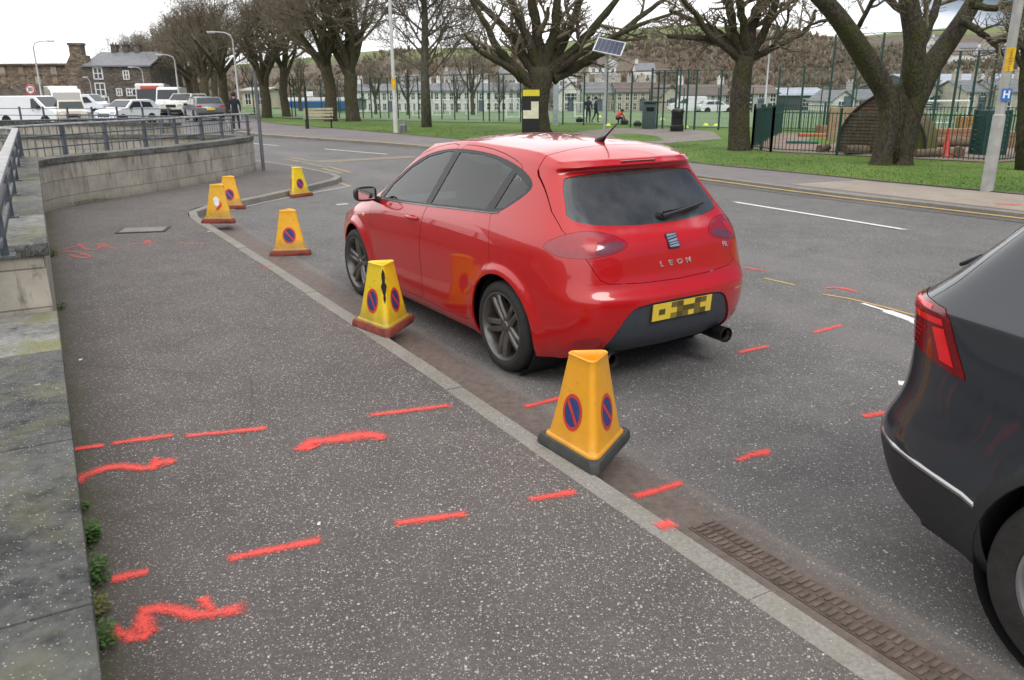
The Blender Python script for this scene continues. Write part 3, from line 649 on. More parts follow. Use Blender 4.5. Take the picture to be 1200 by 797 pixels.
# ------------------------------------------------------------------ the dark SUV whose rear corner stands at the right
def build_suv():
    root = thing('suv_car', 'dark grey suv with red led tail light, cut off at the right beside the kerb', 'car', (2.560, 2.605, 0), -.975)
    gp = paint('grey_paint', (.028, .032, .039)); blk = mat('grained_black', (.022, .022, .024), .55, 0, .15, 30, bump=.06, bs=350)
    side_x = [-.66, -.42, -.14, .28, .82, 1.34, 1.86, 2.32, 2.80, 3.16, 3.42]
    def side(cr_, cf): return [cr_[0]+(cf[0]-cr_[0])*(x-side_x[0])/(side_x[-1]-side_x[0]) for x in side_x]
    def ring(xr, cr_, xf, cf, zr, zf, zp, yp, bow=(.0, .02, .075), bowf=(.20, .06, 0)):
        xs = side(cr_, cf); return dict(xr=xr, cr=cr_, xf=xf, cf=cf, zr=zr, zf=zf, zs=ip(zp[0], zp[1], xs), ys=ip(yp[0], yp[1], xs), bow=bow, bowf=bowf)
    Y0 = [-.66, -.35, 0, .8, 2, 2.7, 3.3]
    sp = [
     ring(-.74, (-.56, .74), 3.44, (3.26, .70), .32, .22, ([-.6, -.2, 3], [.30, .24, .24]), (Y0, [.74, .82, .84, .84, .84, .82, .70])),
     ring(-.86, (-.66, .80), 3.56, (3.34, .76), .36, .32, ([-.6, -.2, 3], [.36, .30, .30]), (Y0, [.80, .885, .905, .895, .895, .89, .76])),
     ring(-.925, (-.69, .83), 3.62, (3.38, .78), .52, .50, ([-.6, 3], [.52, .46]), (Y0, [.83, .91, .922, .905, .905, .905, .78])),
     ring(-.945, (-.70, .835), 3.62, (3.38, .78), .60, .62, ([-.6, 3], [.60, .60]), (Y0, [.835, .912, .925, .91, .91, .91, .78])),
     ring(-.915, (-.69, .83), 3.60, (3.36, .77), .67, .70, ([-.6, 3], [.68, .68]), (Y0, [.83, .908, .92, .91, .91, .905, .77]), bow=(0, .02, .07)),
     ring(-.835, (-.665, .81), 3.56, (3.32, .75), .78, .78, ([-.6, 3], [.80, .76]), (Y0, [.81, .895, .915, .912, .912, .90, .75]), bow=(0, .012, .05)),
     ring(-.835, (-.665, .80), 3.44, (3.22, .72), .98, .90, ([-.6, 1, 3], [.98, .98, .90]), (Y0, [.80, .885, .912, .918, .915, .89, .72]), bow=(0, .012, .05)),
     ring(-.865, (-.69, .785), 2.96, (2.70, .76), 1.13, 1.06, ([-.6, 1, 2.7], [1.13, 1.10, 1.03]), (Y0, [.785, .872, .895, .905, .895, .76, .76]), bow=(0, .012, .05)),
     ring(-.765, (-.62, .765), 2.55, (2.32, .78), 1.20, 1.12, ([-.6, 1, 2.3], [1.20, 1.16, 1.08]), (Y0, [.765, .83, .855, .865, .84, .80, .8]), bow=(0, .012, .05)),
     ring(-.565, (-.455, .695), 2.15, (2.0, .70), 1.42, 1.34, ([-.5, 1, 2], [1.42, 1.42, 1.32]), (Y0, [.70, .74, .77, .79, .73, .7, .7]), bow=(0, .012, .05)),
     ring(-.445, (-.355, .645), 1.78, (1.62, .62), 1.56, 1.53, ([-.5, 1, 1.7], [1.56, 1.59, 1.53]), (Y0, [.65, .67, .69, .70, .66, .6, .6]), bow=(0, .012, .05)),
     ring(-.54, (-.385, .615), 1.66, (1.50, .58), 1.60, 1.575, ([-.5, 1, 1.7], [1.60, 1.63, 1.575]), (Y0, [.62, .64, .655, .66, .6, .56, .56]), bow=(0, .012, .05)),
     ring(-.50, (-.35, .575), 1.58, (1.42, .54), 1.625, 1.60, ([-.5, 1, 1.7], [1.625, 1.655, 1.60]), (Y0, [.58, .60, .61, .62, .56, .52, .5]), bow=(0, .012, .05)),
    ]
    rings = [[(p[0]-.085*(1-float(smst(-.55, -.1, p[0]))), p[1], p[2]) for p in r] for r in car_rings(side_x, sp, 0)]
    def roof(x, t, ze): return ze + .04*(1-t*t)
    me = shell_mesh(rings, roof, 3, crease=[(11, 0, 3, .5), (7, 0, 5, .75), (4, 0, 4, .3)])
    WR, WF = (0, .355), (2.68, .355); flare(me, [WR, WF], .012, r1=.43, r2=.48)
    sh = Shell(me); D = {1: (-.8, .6), -1: (-.8, -.6)}
    dlo = poly_smooth([(2.30, 1.13), (1.9, 1.36), (1.62, 1.50), (1.2, 1.57), (.6, 1.57), (.1, 1.52), (-.28, 1.42), (-.36, 1.30), (-.25, 1.215), (.6, 1.19), (1.6, 1.15)], 2)
    rd = [(.44, .33), (.50, .30), (1.22, .30), (1.24, .6), (1.22, 1.0), (1.14, 1.60), (.2, 1.57), (-.05, 1.45), (-.02, 1.22), (.0, 1.0), (.10, .86), (.36, .72), (.42, .55)]
    fd = [(1.25, .30), (2.1, .30), (2.2, .5), (2.3, 1.1), (1.95, 1.38), (1.65, 1.56), (1.15, 1.60), (1.23, 1.0), (1.25, .6)]
    hatch = [(-.60, 1.75), (-.66, 1.5), (-.735, 1.23), (-.75, 1.08), (-.72, .9), (-.66, .80), (-.60, .77), (0, .76), (.60, .77), (.66, .80), (.72, .9), (.75, 1.08), (.735, 1.23), (.66, 1.5), (.60, 1.75)]
    rg = poly_smooth([(-.66, 1.21), (-.60, 1.52), (0, 1.56), (.60, 1.52), (.66, 1.21), (0, 1.185)], 2)
    def dg(P, sg): return [(-(t-.035)*sg, z+(.03 if z > .85 else 0)) for t, z in P]
    lampP = [(-.02, 1.105), (.02, 1.135), (.20, 1.125), (.27, 1.115), (.30, 1.085), (.385, .915), (.392, .895), (.36, .898), (.16, .950), (.03, .975), (-.01, 1.0)]
    dif = [(-.64, .2), (-.64, .56), (-.60, .60), (.60, .60), (.64, .56), (.64, .2)]
    ws = poly_smooth([(-.78, 1.08), (-.60, 1.56), (0, 1.60), (.60, 1.56), (.78, 1.08), (0, 1.13)], 2)
    sh.cut(Cutter().rear(ws, 1.2, 3.2))
    for sg in (1, -1):
        sh.cut(Cutter().side(offset_poly(fd, .002), sg*.45, sg*1.3)); sh.cut(Cutter().side(offset_poly(rd, .002), sg*.45, sg*1.3)); sh.cut(Cutter().side(dlo, sg*.45, sg*1.3))
        sh.cut(Cutter().side(circ(WR[0], WR[1]+.012, .405), sg*.55, sg*1.3).side(circ(WF[0], WF[1]+.012, .405), sg*.55, sg*1.3))
        sh.cut(Cutter().diag(dg(lampP, sg), D[sg], .3, 1.7))
    sh.cut(Cutter().rear(offset_poly(hatch, .003), -1.3, -.22)); sh.cut(Cutter().rear(dif, -1.3, -.5)); low = [(-.80, .1), (-.42, .1), (-.42, .30), (-.44, .50), (-.80, .50)]
    # lower cladding in grained black: below a line along the rear bumper
    body = sh.finish(sh.cur, 'body', gp, root)
    gl = glass('dark_glass', (.10, .11, .12))
    for sg in (1, -1):
        for P in (fd, rd):
            m1 = boolean(sh.me, Cutter().side(offset_poly(P, -.0015), sg*.45, sg*1.3), 'INTERSECT'); m2 = boolean(m1, Cutter().side(dlo, sg*.40, sg*1.4), 'DIFFERENCE')
            m2 = boolean(m2, Cutter().side(circ(WR[0], WR[1]+.012, .405), sg*.4, sg*1.4), 'DIFFERENCE')
            d = sh.finish(m2, 'door', gp, root); sh.piece(Cutter().side([(x, z) for x, z in offset_poly(P, -.04)], sg*.45, sg*1.3), 'door_inner', blk, d, flange=0, push=-.02)
        sh.piece(Cutter().side(offset_poly(dlo, -.001), sg*.45, sg*1.3), 'window_band', gl, root, flange=0, push=-.004)
        lp = sh.piece(Cutter().diag(dg(offset_poly(lampP, -.002), sg), D[sg], .3, 1.7), 'tail_light', tail_lens('led_lens', (.16, .004, .008)), root, flange=.03, push=.003)
        hi = mat('led_bright', (.75, .015, .02), .12, 0, .12, 25, coat=1)
        for nm_, P in (('lamp_band', [(.01, 1.082), (.275, 1.076), (.285, 1.055), (.01, 1.060)]), ('lamp_strip', [(.290, 1.045), (.350, .925), (.30, .935), (.245, 1.042)]), ('lamp_band', [(.01, 1.12), (.22, 1.112), (.225, 1.098), (.01, 1.103)])):
            sh.piece(Cutter().diag(dg(P, sg), D[sg], .3, 1.7), nm_, hi, lp, flange=0, push=.0045)
        rib = Cutter()
        for i in range(5):
            z = 1.045-.018*i; rib.diag(dg([(.04, z-.012), (.215-.012*i, z-.020), (.222-.012*i, z-.012), (.04, z-.004)], sg), D[sg], .3, 1.7)
        sh.piece(rib, 'lamp_louvre', mat('led_mid', (.30, .008, .012), .15, 0, .1, coat=1), lp, flange=0, push=.0045)
        # chrome strip that wraps the bumper corner
        def hit(t, z):
            d = D[sg]; tx, ty = -d[1], d[0]; u = -(t-.035)*sg; o = Vector((tx*u+d[0]*1.8, ty*u+d[1]*1.8, z)); return sh.bvh.ray_cast(o, Vector((-d[0], -d[1], 0)))[0]
        ch = MB(); pts = [hit(t, z) for t, z in [(t, z+.012) for t, z in [(.50, .500), (.46, .518), (.40, .535), (.33, .552), (.22, .568), (.10, .580), (-.02, .588), (-.10, .59)]]]
        nn = [sh.normal(p) for p in pts]; V = []
        for p, q in zip(pts, nn):
            for dz, dq in ((-.012, .001), (-.006, .008), (.006, .008), (.012, .001)): V.append(p+Vector((0, 0, dz))+q*dq)
        Fc = [(i*4+j, (i+1)*4+j, (i+1)*4+j+1, i*4+j+1) for i in range(len(pts)-1) for j in range(3)]
        ch.add(V, Fc); ch.build('chrome_strip', mat('soft_chrome', (.42, .42, .42), .25, .9, .05), root, 60)
        gp_ = [(t, z) for t, z in [(.52, .24), (.52, .50), (.42, .532), (.22, .568), (-.02, .588), (-.06, .588), (-.06, .18), (.52, .18)]]
        sh.piece(Cutter().diag(dg(gp_, sg), D[sg], .2, 1.7), 'bumper_cladding', blk, root, flange=.004, push=.004)
        ringP = circ(WR[0], WR[1]+.012, .405, 40, 0, 360); 
        for (cx, cz) in (WR, WF):
            ar = boolean(sh.me, Cutter().side(circ(cx, cz+.012, .452), sg*.55, sg*1.3), 'INTERSECT'); ar = boolean(ar, Cutter().side(circ(cx, cz+.012, .407), sg*.5, sg*1.4), 'DIFFERENCE'); sh.finish(ar, 'arch_trim', blk, root, flange=.03, push=.006)
            wl = MB(); wl.lathe([(.408, .0), (.408, -.30), (.05, -.30)], 40, 'Y'); o = wl.build('wheel_arch_liner', mat('underbody'), root, 40); o.location = (cx, sg*.875, cz+.012); o.scale = (1, sg, 1)
        sh.piece(Cutter().side([(.42, .2), (2.24, .2), (2.24, .36), (.42, .36)], sg*.5, sg*1.3), 'sill_cladding', blk, root, flange=.004, push=.005)
        rr_ = MB(); rr_.tube([(-.3, sg*.60, 1.655), (-.2, sg*.60, 1.70), (.6, sg*.61, 1.72), (1.2, sg*.60, 1.70), (1.32, sg*.59, 1.665)], .014, 8); rr_.build('roof_rail', mat('dark_chrome', (.3, .3, .31), .25, .9), root, 40)
        for cx in (0, 2.68): wheel(root, cx, sg*.80, .355, sg, .235, .242, mat('rim_bright', (.42, .42, .43), .3, .8, .1), 5, R(10), rubber())
        P = [(sg*.42, .72), (sg*.76, .74), (sg*.78, .86), (sg*.42, .84)]; sh.piece(Cutter().rear(P, 2.9, 3.8), 'headlight', mat('headlamp', (.5, .52, .55), .1, .3, .1, coat=1), root, flange=0, push=.004)
    m1 = boolean(sh.me, Cutter().rear(hatch, -1.3, -.22), 'INTERSECT'); m1 = boolean(m1, Cutter().diag(dg(lampP, 1), D[1], .3, 1.7).diag(dg(lampP, -1), D[-1], .3, 1.7), 'DIFFERENCE'); m1 = boolean(m1, Cutter().rear(rg, -1.4, -.2), 'DIFFERENCE')
    tg_ = sh.finish(m1, 'tailgate', gp, root); sh.piece(Cutter().rear(rg, -1.3, -.4), 'rear_window', gl, tg_, flange=0, push=-.004)
    sh.piece(Cutter().rear(ws, 1.2, 3.2), 'windscreen', gl, root, flange=0, push=-.004); sh.piece(Cutter().rear(dif, -1.3, -.5), 'lower_bumper', blk, root, flange=.01, push=.002)
    p = sh.bvh.ray_cast(Vector((-2, -.45, 1.235)), Vector((1, 0, 0)))[0]; q = sh.bvh.ray_cast(Vector((-2, 0, 1.22)), Vector((1, 0, 0)))[0]
    wp = MB(); wp.tube([q+Vector((-.03, 0, 0)), (p+q)/2+Vector((-.045, 0, 0)), p+Vector((-.025, 0, 0))], [.018, .013, .008], 8); wp.build('wiper', mat('wiper_black'), tg_, 40)
    ub = MB(); ub.box((1.0, 0, .30), (3.5, 1.3, .12), bev=.03); ub.box((1.3, 0, .42), (3.3, 1.05, .16)); ub.build('underbody', mat('underbody'), root, 40)
    return root
# ------------------------------------------------------------------ ground materials
def chip_mat(name, base, base2, chip, sc=95., dens=.62, rough=.85, big=.35, tint=None, dirt=None, speck=1.0):
    m = bpy.data.materials.new(name); m.use_nodes = True; MATS[name] = m; b = NB(m); v = b.pos(); b.b.inputs['Roughness'].default_value = rough
    n1 = b.noise(v, .45, 6, .6); n2 = b.noise(v, 3.1, 5, .65); n3 = b.noise(v, 60, 3, .6)
    col = b.ramp(b.math('ADD', b.math('MULTIPLY', n1, .5), b.math('MULTIPLY', n2, .5)), [(.36, base), (.64, base2)])
    col = b.mix(.6, col, b.ramp(n3, [(.3, (.35,)*3), (.7, (1.,)*3)]), 'MULTIPLY')
    # stone chips of two sizes, each its own tone
    hs = []
    for k, (s_, d_) in enumerate(((sc, dens), (sc*.52, dens+.36))):
        vo = b.new('ShaderNodeTexVoronoi', {'Vector': v, 'Scale': s_, 'Randomness': 1.0}); sep = b.new('ShaderNodeSeparateXYZ', {0: vo.outputs['Color']})
        edge = b.math('LESS_THAN', vo.outputs['Distance'], b.math('ADD', b.math('MULTIPLY', sep.outputs[1], .30), .14))
        patch = b.math('MULTIPLY_ADD', b.noise(v, 1.3+k, 4), .25, d_-.125)
        on = b.math('GREATER_THAN', sep.outputs[0], patch); f = b.math('MULTIPLY', edge, on); hs.append(f)
        cc = b.ramp(sep.outputs[2], [(0, tuple(c*.35 for c in chip)), (.6, tuple(c*.65 for c in chip)), (.9, chip), (1, tuple(min(.8, c*1.35) for c in chip))])
        col = b.mix(b.math('MULTIPLY', f, .72*speck), col, cc)
    if tint:
        for (sc2, lo, hi, c, a) in tint: col = b.mix(b.math('MULTIPLY', b.ramp(b.noise(v, sc2, 6, .7), [(lo, (0, 0, 0)), (hi, (1, 1, 1))]), a), col, c)
    if dirt: col = dirt(b, v, col)
    b.ln(col, b.b.inputs['Base Color'])
    h = b.math('ADD', b.noise(v, 120, 3, .6), b.math('MULTIPLY', hs[0], .5)); b.bump(h, .55, .004)
    return m
def line_dist(b, v, p, q):
    """signed distance (left of p->q positive) from a line in plan, in metres"""
    d = Vector((q[0]-p[0], q[1]-p[1])).normalized(); n = (-d.y, d.x)
    s = b.new('ShaderNodeSeparateXYZ', {0: v}); return b.math('ADD', b.math('MULTIPLY', s.outputs[0], n[0]), b.math('MULTIPLY_ADD', s.outputs[1], n[1], -(p[0]*n[0]+p[1]*n[1])))
WALL_D = Vector((-.496, .868)); WP0 = Vector((-1.04, 1.64))            # the low wall's line
def wall_pt(t): p = WP0+WALL_D*t; return (p.x, p.y)
KERB = [(6.6, -7.2), (3.35, -1.55), (1.26, 2.09), (.79, 2.86), (.18, 3.90), (-1.11, 6.10), (-2.94, 9.12), (-4.50, 11.65), (-4.80, 12.2), (-4.92, 12.7), (-4.74, 13.25), (-4.40, 13.9), (-4.10, 15.1), (-3.72, 16.5), (-3.58, 17.1), (-3.68, 17.7), (-4.1, 18.4), (-5.0, 19.7), (-6.3, 21.3), (-8.2, 22.9), (-12, 25.6), (-20, 31), (-40, 44), (-80, 62)]
FARK = [(22, -9), (14.5, 2.4), (10.3, 8.0), (7.47, 11.85), (5.6, 14.45), (4.1, 17.1), (1.0, 21.9), (-2.77, 27.3), (-5.35, 29.8), (-8.4, 32.7), (-11, 35.2), (-13.2, 39.0), (-15.4, 45), (-17.9, 52), (-23.5, 68), (-38, 110)]
GRASS = [(26, -7), (16.6, 4.6), (12.2, 9.6), (8.95, 13.75), (7.1, 16.3), (4.7, 20.0), (1.3, 25.6), (-2.34, 31.07), (-5.4, 35.3), (-8.56, 39.8), (-12.2, 44.0), (-15.2, 50.0), (-21.5, 68), (-36, 110)]
def resample(P, step):
    P = [Vector(p) for p in P]; out = [P[0].copy()]
    for a, b in zip(P, P[1:]):
        L_ = (b-a).length; k = max(1, int(L_/step+.5))
        for i in range(1, k+1): out.append(a+(b-a)*i/k)
    return out
def normals2(P):
    out = []
    for i in range(len(P)):
        t = (P[min(i+1, len(P)-1)]-P[max(i-1, 0)]).normalized(); out.append(Vector((-t.y, t.x)))
    return out
def smooth_line(P, it=2):
    P = [Vector(p) for p in P]
    for _ in range(it):
        Q = [P[0]]
        for a, b in zip(P, P[1:]): Q += [a*.75+b*.25, a*.25+b*.75]
        Q.append(P[-1]); P = Q
    return P
def sheet(name, P, z, m, kind='structure', thick=0):
    P = [(p[0], p[1]) for p in P]; mb = MB()
    if thick: mb.prism(P, z-thick, z)
    else: mb.add([(x, y, z) for x, y in P], [tuple(range(len(P)))])
    o = mb.build(name, m); bm = bmesh.new(); bm.from_mesh(o.data); bmesh.ops.triangulate(bm, faces=[f for f in bm.faces if len(f.verts) > 4]); bmesh.ops.recalc_face_normals(bm, faces=bm.faces[:])
    if not thick:
        for f in bm.faces:
            if f.normal.z < 0: f.normal_flip()
    bm.to_mesh(o.data); bm.free()
    if kind: o['kind'] = kind
    return o

def dip(x, y):                                          # the side road falls gently away to the left
    ks = FARK[::-1]; kx = float(np.interp(y, [p[1] for p in FARK], [p[0] for p in FARK])); return -.42*float(smst(1.0, 6.0, kx-x))*float(smst(30, 46, y))
def build_ground():
    # ---- pavement and road surfaces
    def pave_dirt(b, v, col):
        d = line_dist(b, v, wall_pt(0), wall_pt(10))           # distance from the wall: negative = right of it
        dd = b.math('ADD', b.math('MULTIPLY', d, -1), b.math('MULTIPLY_ADD', b.noise(v, 2.2, 6, .7), .55, -.27))
        f = b.ramp(dd, [(.02, (1, 1, 1)), (.38, (0, 0, 0))]); f2 = b.ramp(dd, [(.0, (1, 1, 1)), (.11, (0, 0, 0))])
        ck = b.new('ShaderNodeTexVoronoi', {'Vector': b.new('ShaderNodeMixRGB', {0: .12, 1: v, 2: b.new('ShaderNodeTexNoise', {'Vector': v, 'Scale': 3.0, 'Detail': 5}).outputs[1]}).outputs[0], 'Scale': .55}, feature='DISTANCE_TO_EDGE').outputs[0]
        cf = b.math('MULTIPLY', b.math('LESS_THAN', ck, .0022), b.ramp(b.noise(v, .6, 3), [(.50, (0, 0, 0)), (.56, (1, 1, 1))])); col = b.mix(b.math('MULTIPLY', cf, .45), col, (.035, .03, .028))
        st = b.ramp(b.noise(v, 2.6, 3, .5), [(.66, (0, 0, 0)), (.72, (1, 1, 1))]); col = b.mix(b.math('MULTIPLY', st, .28), col, (.06, .052, .05))
        col = b.mix(b.math('MULTIPLY', f, .5), col, (.055, .045, .033)); col = b.mix(b.math('MULTIPLY', f2, .6), col, (.050, .055, .018))
        return col
    pave = chip_mat('pavement_asphalt', (.088, .076, .071), (.140, .122, .114), (.52, .48, .44), 150, .36, dirt=pave_dirt, tint=[(.8, .55, .8, (.075, .062, .056), .5)])
    def road_dirt(b, v, col):
        k = line_dist(b, v, KERB[2], KERB[6]); d = b.math('MULTIPLY', k, -1)
        dn = b.math('ADD', d, b.math('MULTIPLY_ADD', b.noise(v, 3.2, 6, .7), .16, -.08))
        f = b.ramp(dn, [(.30, (1, 1, 1)), (.42, (0, 0, 0))])
        mud = b.ramp(b.noise(v, 14, 6, .75), [(.3, (.085, .062, .052)), (.7, (.185, .142, .120))])
        f2 = b.ramp(dn, [(.36, (0, 0, 0)), (.42, (1, 1, 1)), (.47, (0, 0, 0))])
        col = b.mix(b.math('MULTIPLY', f, .88), col, mud); col = b.mix(b.math('MULTIPLY', f2, .55), col, (.19, .16, .14))
        tr = b.math('ABSOLUTE', b.math('SUBTRACT', d, 3.3)); tr2 = b.math('ABSOLUTE', b.math('SUBTRACT', d, 4.9)); tf = b.ramp(b.math('MINIMUM', tr, tr2), [(.15, (1, 1, 1)), (.5, (0, 0, 0))]); col = b.mix(b.math('MULTIPLY', tf, .30), col, (.20, .185, .18))
        # only along the bay
        return col
    road = chip_mat('road_asphalt', (.105, .099, .095), (.172, .163, .157), (.50, .48, .46), 120, .42, dirt=road_dirt, tint=[(.35, .52, .72, (.20, .185, .175), .35), (1.7, .62, .78, (.055, .05, .048), .55)])
    farp = chip_mat('far_pavement', (.17, .15, .15), (.24, .21, .205), (.45, .42, .40), 60, .75)
    grass_m = bpy.data.materials.new('lawn_grass'); MATS['lawn_grass'] = grass_m; grass_m.use_nodes = True; b = NB(grass_m); v = b.pos(); b.b.inputs['Roughness'].default_value = .95
    n = b.math('ADD', b.math('MULTIPLY', b.noise(v, .25, 5), .5), b.math('MULTIPLY', b.noise(v, 4, 6, .7), .5)); c = b.ramp(n, [(.36, (.060, .115, .012)), (.5, (.098, .180, .020)), (.64, (.17, .225, .045))])
    c = b.mix(b.math('MULTIPLY', b.ramp(b.noise(v, 1.1, 7, .75), [(.60, (0, 0, 0)), (.72, (1, 1, 1))]), .55), c, (.10, .085, .035)); b.ln(c, b.b.inputs['Base Color']); b.bump(b.noise(v, 30, 6, .8), .8, .04)
    pitch_m = mat('pitch_turf', (.13, .20, .085), .9, 0, .12, .12, space='pos')
    base_m = mat('rough_land', (.085, .10, .045), .95, 0, .4, .02, space='pos')
    verge = mat('verge_soil', (.10, .085, .05), .95, 0, .4, 1.2, space='pos')
    # one sheet to the horizon
    mb = MB(); mb.add([(-2500, -600, -9), (2500, -600, -9), (2500, 2600, -9), (-2500, 2600, -9)], [(0, 1, 2, 3)]); mb.build('ground', base_m)['kind'] = 'structure'
    rp = KERB + [(-130, 80), (-130, 125), (-46, 125)] + FARK[::-1]
    roado = sheet('road', rp, 0, road)
    bm = bmesh.new(); bm.from_mesh(roado.data)
    for c_, n_ in [((0, y_, 0), (0, 1, 0)) for y_ in range(28, 62, 3)]+[((x_, 0, 0), (1, 0, 0)) for x_ in range(-46, -8, 3)]: bmesh.ops.bisect_plane(bm, geom=bm.verts[:]+bm.edges[:]+bm.faces[:], plane_co=c_, plane_no=n_)
    for v_ in bm.verts: v_.co.z = dip(v_.co.x, v_.co.y)
    bm.to_mesh(roado.data); bm.free()
    K = smooth_line(KERB, 2); F_ = smooth_line(FARK, 2); Gr = smooth_line(GRASS, 2)
    def inner(P, w_): return [p+n*w_ for p, n in zip(P, normals2(P))]
    KI = inner(K, .125)
    pv = [tuple(p) for p in inner(K, .123)]+[(-82, 66), (-60, 30), (-30, -15)]
    pave_o = sheet('pavement', pv, .1, pave, thick=.7)
    FI = inner(F_, -.125)
    fp = [tuple(p) for p in inner(F_, -.123)]+[tuple(p) for p in Gr[::-1]]
    fpo = sheet('far_pavement', fp, .1, farp, thick=.7)
    def drape(o):
        bm = bmesh.new(); bm.from_mesh(o.data)
        for c_, n_ in [((0, y_, 0), (0, 1, 0)) for y_ in list(range(50, 150, 6))+[170, 200, 230]]+[((x_, 0, 0), (1, 0, 0)) for x_ in range(-48, 8, 4)]: bmesh.ops.bisect_plane(bm, geom=bm.verts[:]+bm.edges[:]+bm.faces[:], plane_co=c_, plane_no=n_)
        for v_ in bm.verts: v_.co.z += gz(v_.co.x, v_.co.y)
        bm.to_mesh(o.data); bm.free()
    lawn = sheet('lawn', [tuple(p) for p in Gr]+[(-36, 150), (140, 150), (140, -30), (30, -30)], .11, grass_m); drape(lawn)
    tg_ = sheet('town_ground', [(-420, 100), (-420, 270), (420, 270), (420, -40), (130, -40), (130, 100)], .03, base_m); drape(tg_)
    fld = sheet('playing_field', [(-20, 58), (-4, 46), (5.5, 41.5), (9.0, 38.2), (30, 29), (130, 20), (130, 120), (-10, 130), (-34, 104)], .135, pitch_m); drape(fld)
    # kerbstones
    conc = chip_mat('kerb_concrete', (.215, .20, .17), (.33, .31, .275), (.60, .58, .52), 120, .72, tint=[(2.2, .5, .75, (.165, .155, .12), .5), (9, .55, .8, (.13, .12, .10), .4)])
    for nm, P, sg, top in (('kerb', KERB, 1, .102), ('far_kerb', FARK, -1, .102)):
        Pp = resample([tuple(p) for p in smooth_line(P, 2)], .915) if nm == 'kerb' else resample([tuple(p) for p in smooth_line(P, 1)], 1.5)
        Q = [Pp[0]]; 
        for p in Pp[1:]:
            if (p-Q[-1]).length > .55: Q.append(p)
        Nn = normals2(Q); mb = MB()
        for i in range(len(Q)-1):
            a, c_, na, nc = Q[i], Q[i+1], Nn[i]*sg, Nn[i+1]*sg; t = (c_-a).normalized()*.002
            if a.length > 60: continue
            j = random.Random(i).uniform(-.003, .003)
            a0, a1 = a+t, a+t+na*.125; c0, c1 = c_-t, c_-t+nc*.125; zt = top+j
            V = [(*a0, -.02), (*(a0), zt-.012), (*(a0+na*.012), zt), (*a1, zt), (*a1, -.02), (*c0, -.02), (*c0, zt-.012), (*(c0+nc*.012), zt), (*c1, zt), (*c1, -.02)]
            mb.add(V, [(0, 1, 6, 5), (1, 2, 7, 6), (2, 3, 8, 7), (3, 4, 9, 8), (0, 4, 3, 2, 1), (5, 6, 7, 8, 9)])
        o = mb.build(nm, conc if nm == 'kerb' else conc); o['kind'] = 'structure'
        if nm == 'kerb': kerb_o = o
    # buff slabs at the right of the far pavement, path to the pitches, worn verge line
    buff = chip_mat('buff_slabs', (.30, .255, .20), (.40, .34, .27), (.5, .46, .4), 40, .8)
    o = sheet('buff_paving', [G(1004, 211.5, .1), (8.82, 13.72), (12.1, 9.5), (16.4, 4.4), (14.6, 2.6), (10.5, 8.05), (7.68, 11.9), G(925, 216, .1)], .104, buff)
    path_m = mat('path_tarmac', (.20, .175, .15), .9, 0, .2, .8, space='pos')
    sheet('park_path', [G(668, 156.5, .11), G(690, 153, .11), G(716, 150.6, .11), G(798, 150.8, .11), G(836, 154.5, .11), G(846, 163, .11), G(800, 166.5, .11), G(776, 168.5, .11), (3.2, 22.2), (0.4, 26.6)], .116, path_m)
    sheet('grass_island', [G(716, 157.5, .11), G(745, 156.8, .11), G(770, 160, .11), G(778, 164.5, .11), G(750, 166, .11), G(722, 162, .11)], .121, grass_m)
    # soil fringe where lawn meets path
    mb = MB(); g2 = resample([tuple(p) for p in Gr if p.y < 60], .8); rr = random.Random(3); nn = normals2(g2)
    V = []
    for p, n_ in zip(g2, nn): V += [(*(p+n_*(-.06-rr.random()*.05)), .1125), (*(p+n_*(.02+rr.random()*.08)), .1125)]
    mb.add(V, [(2*i, 2*i+1, 2*i+3, 2*i+2) for i in range(len(g2)-1)]); mb.build('verge_soil', verge)['kind'] = 'structure'
    # weeds along the foot of the near wall (uncountable), moss
    return roado, pave_o, fpo, kerb_o, conc

def spray_mat(name, col, hard=.5, soft=1.0):
    m = bpy.data.materials.new(name); m.use_nodes = True; MATS[name] = m; b = NB(m); v = b.pos(); b.b.inputs['Roughness'].default_value = .7
    b.b.inputs['Base Color'].default_value = (*col, 1)
    uv = b.new('ShaderNodeUVMap').outputs[0]; s = b.new('ShaderNodeSeparateXYZ', {0: uv})
    e = b.math('MULTIPLY', b.math('MINIMUM', s.outputs[1], b.math('SUBTRACT', 1, s.outputs[1])), 2)
    e2 = b.math('MULTIPLY', b.math('MINIMUM', s.outputs[0], b.math('SUBTRACT', 1, s.outputs[0])), 9.); e = b.math('MINIMUM', e, e2)
    n = b.noise(v, 130, 4, .7); n2 = b.noise(v, 9, 4)
    f = b.math('ADD', b.math('MULTIPLY', e, 1.25*soft), b.math('MULTIPLY_ADD', n, 2.2, -1.55)); f = b.math('ADD', f, b.math('MULTIPLY_ADD', n2, .9, -.45))
    f = b.ramp(f, [(.02, (0, 0, 0)), (.72, (1, 1, 1))]); f = b.math('MULTIPLY', f, hard)
    tr = b.new('ShaderNodeBsdfTransparent'); mx_ = b.new('ShaderNodeMixShader', {0: f, 1: tr.outputs[0], 2: b.b.outputs[0]}); b.ln(mx_.outputs[0], b.o.inputs[0]); return m
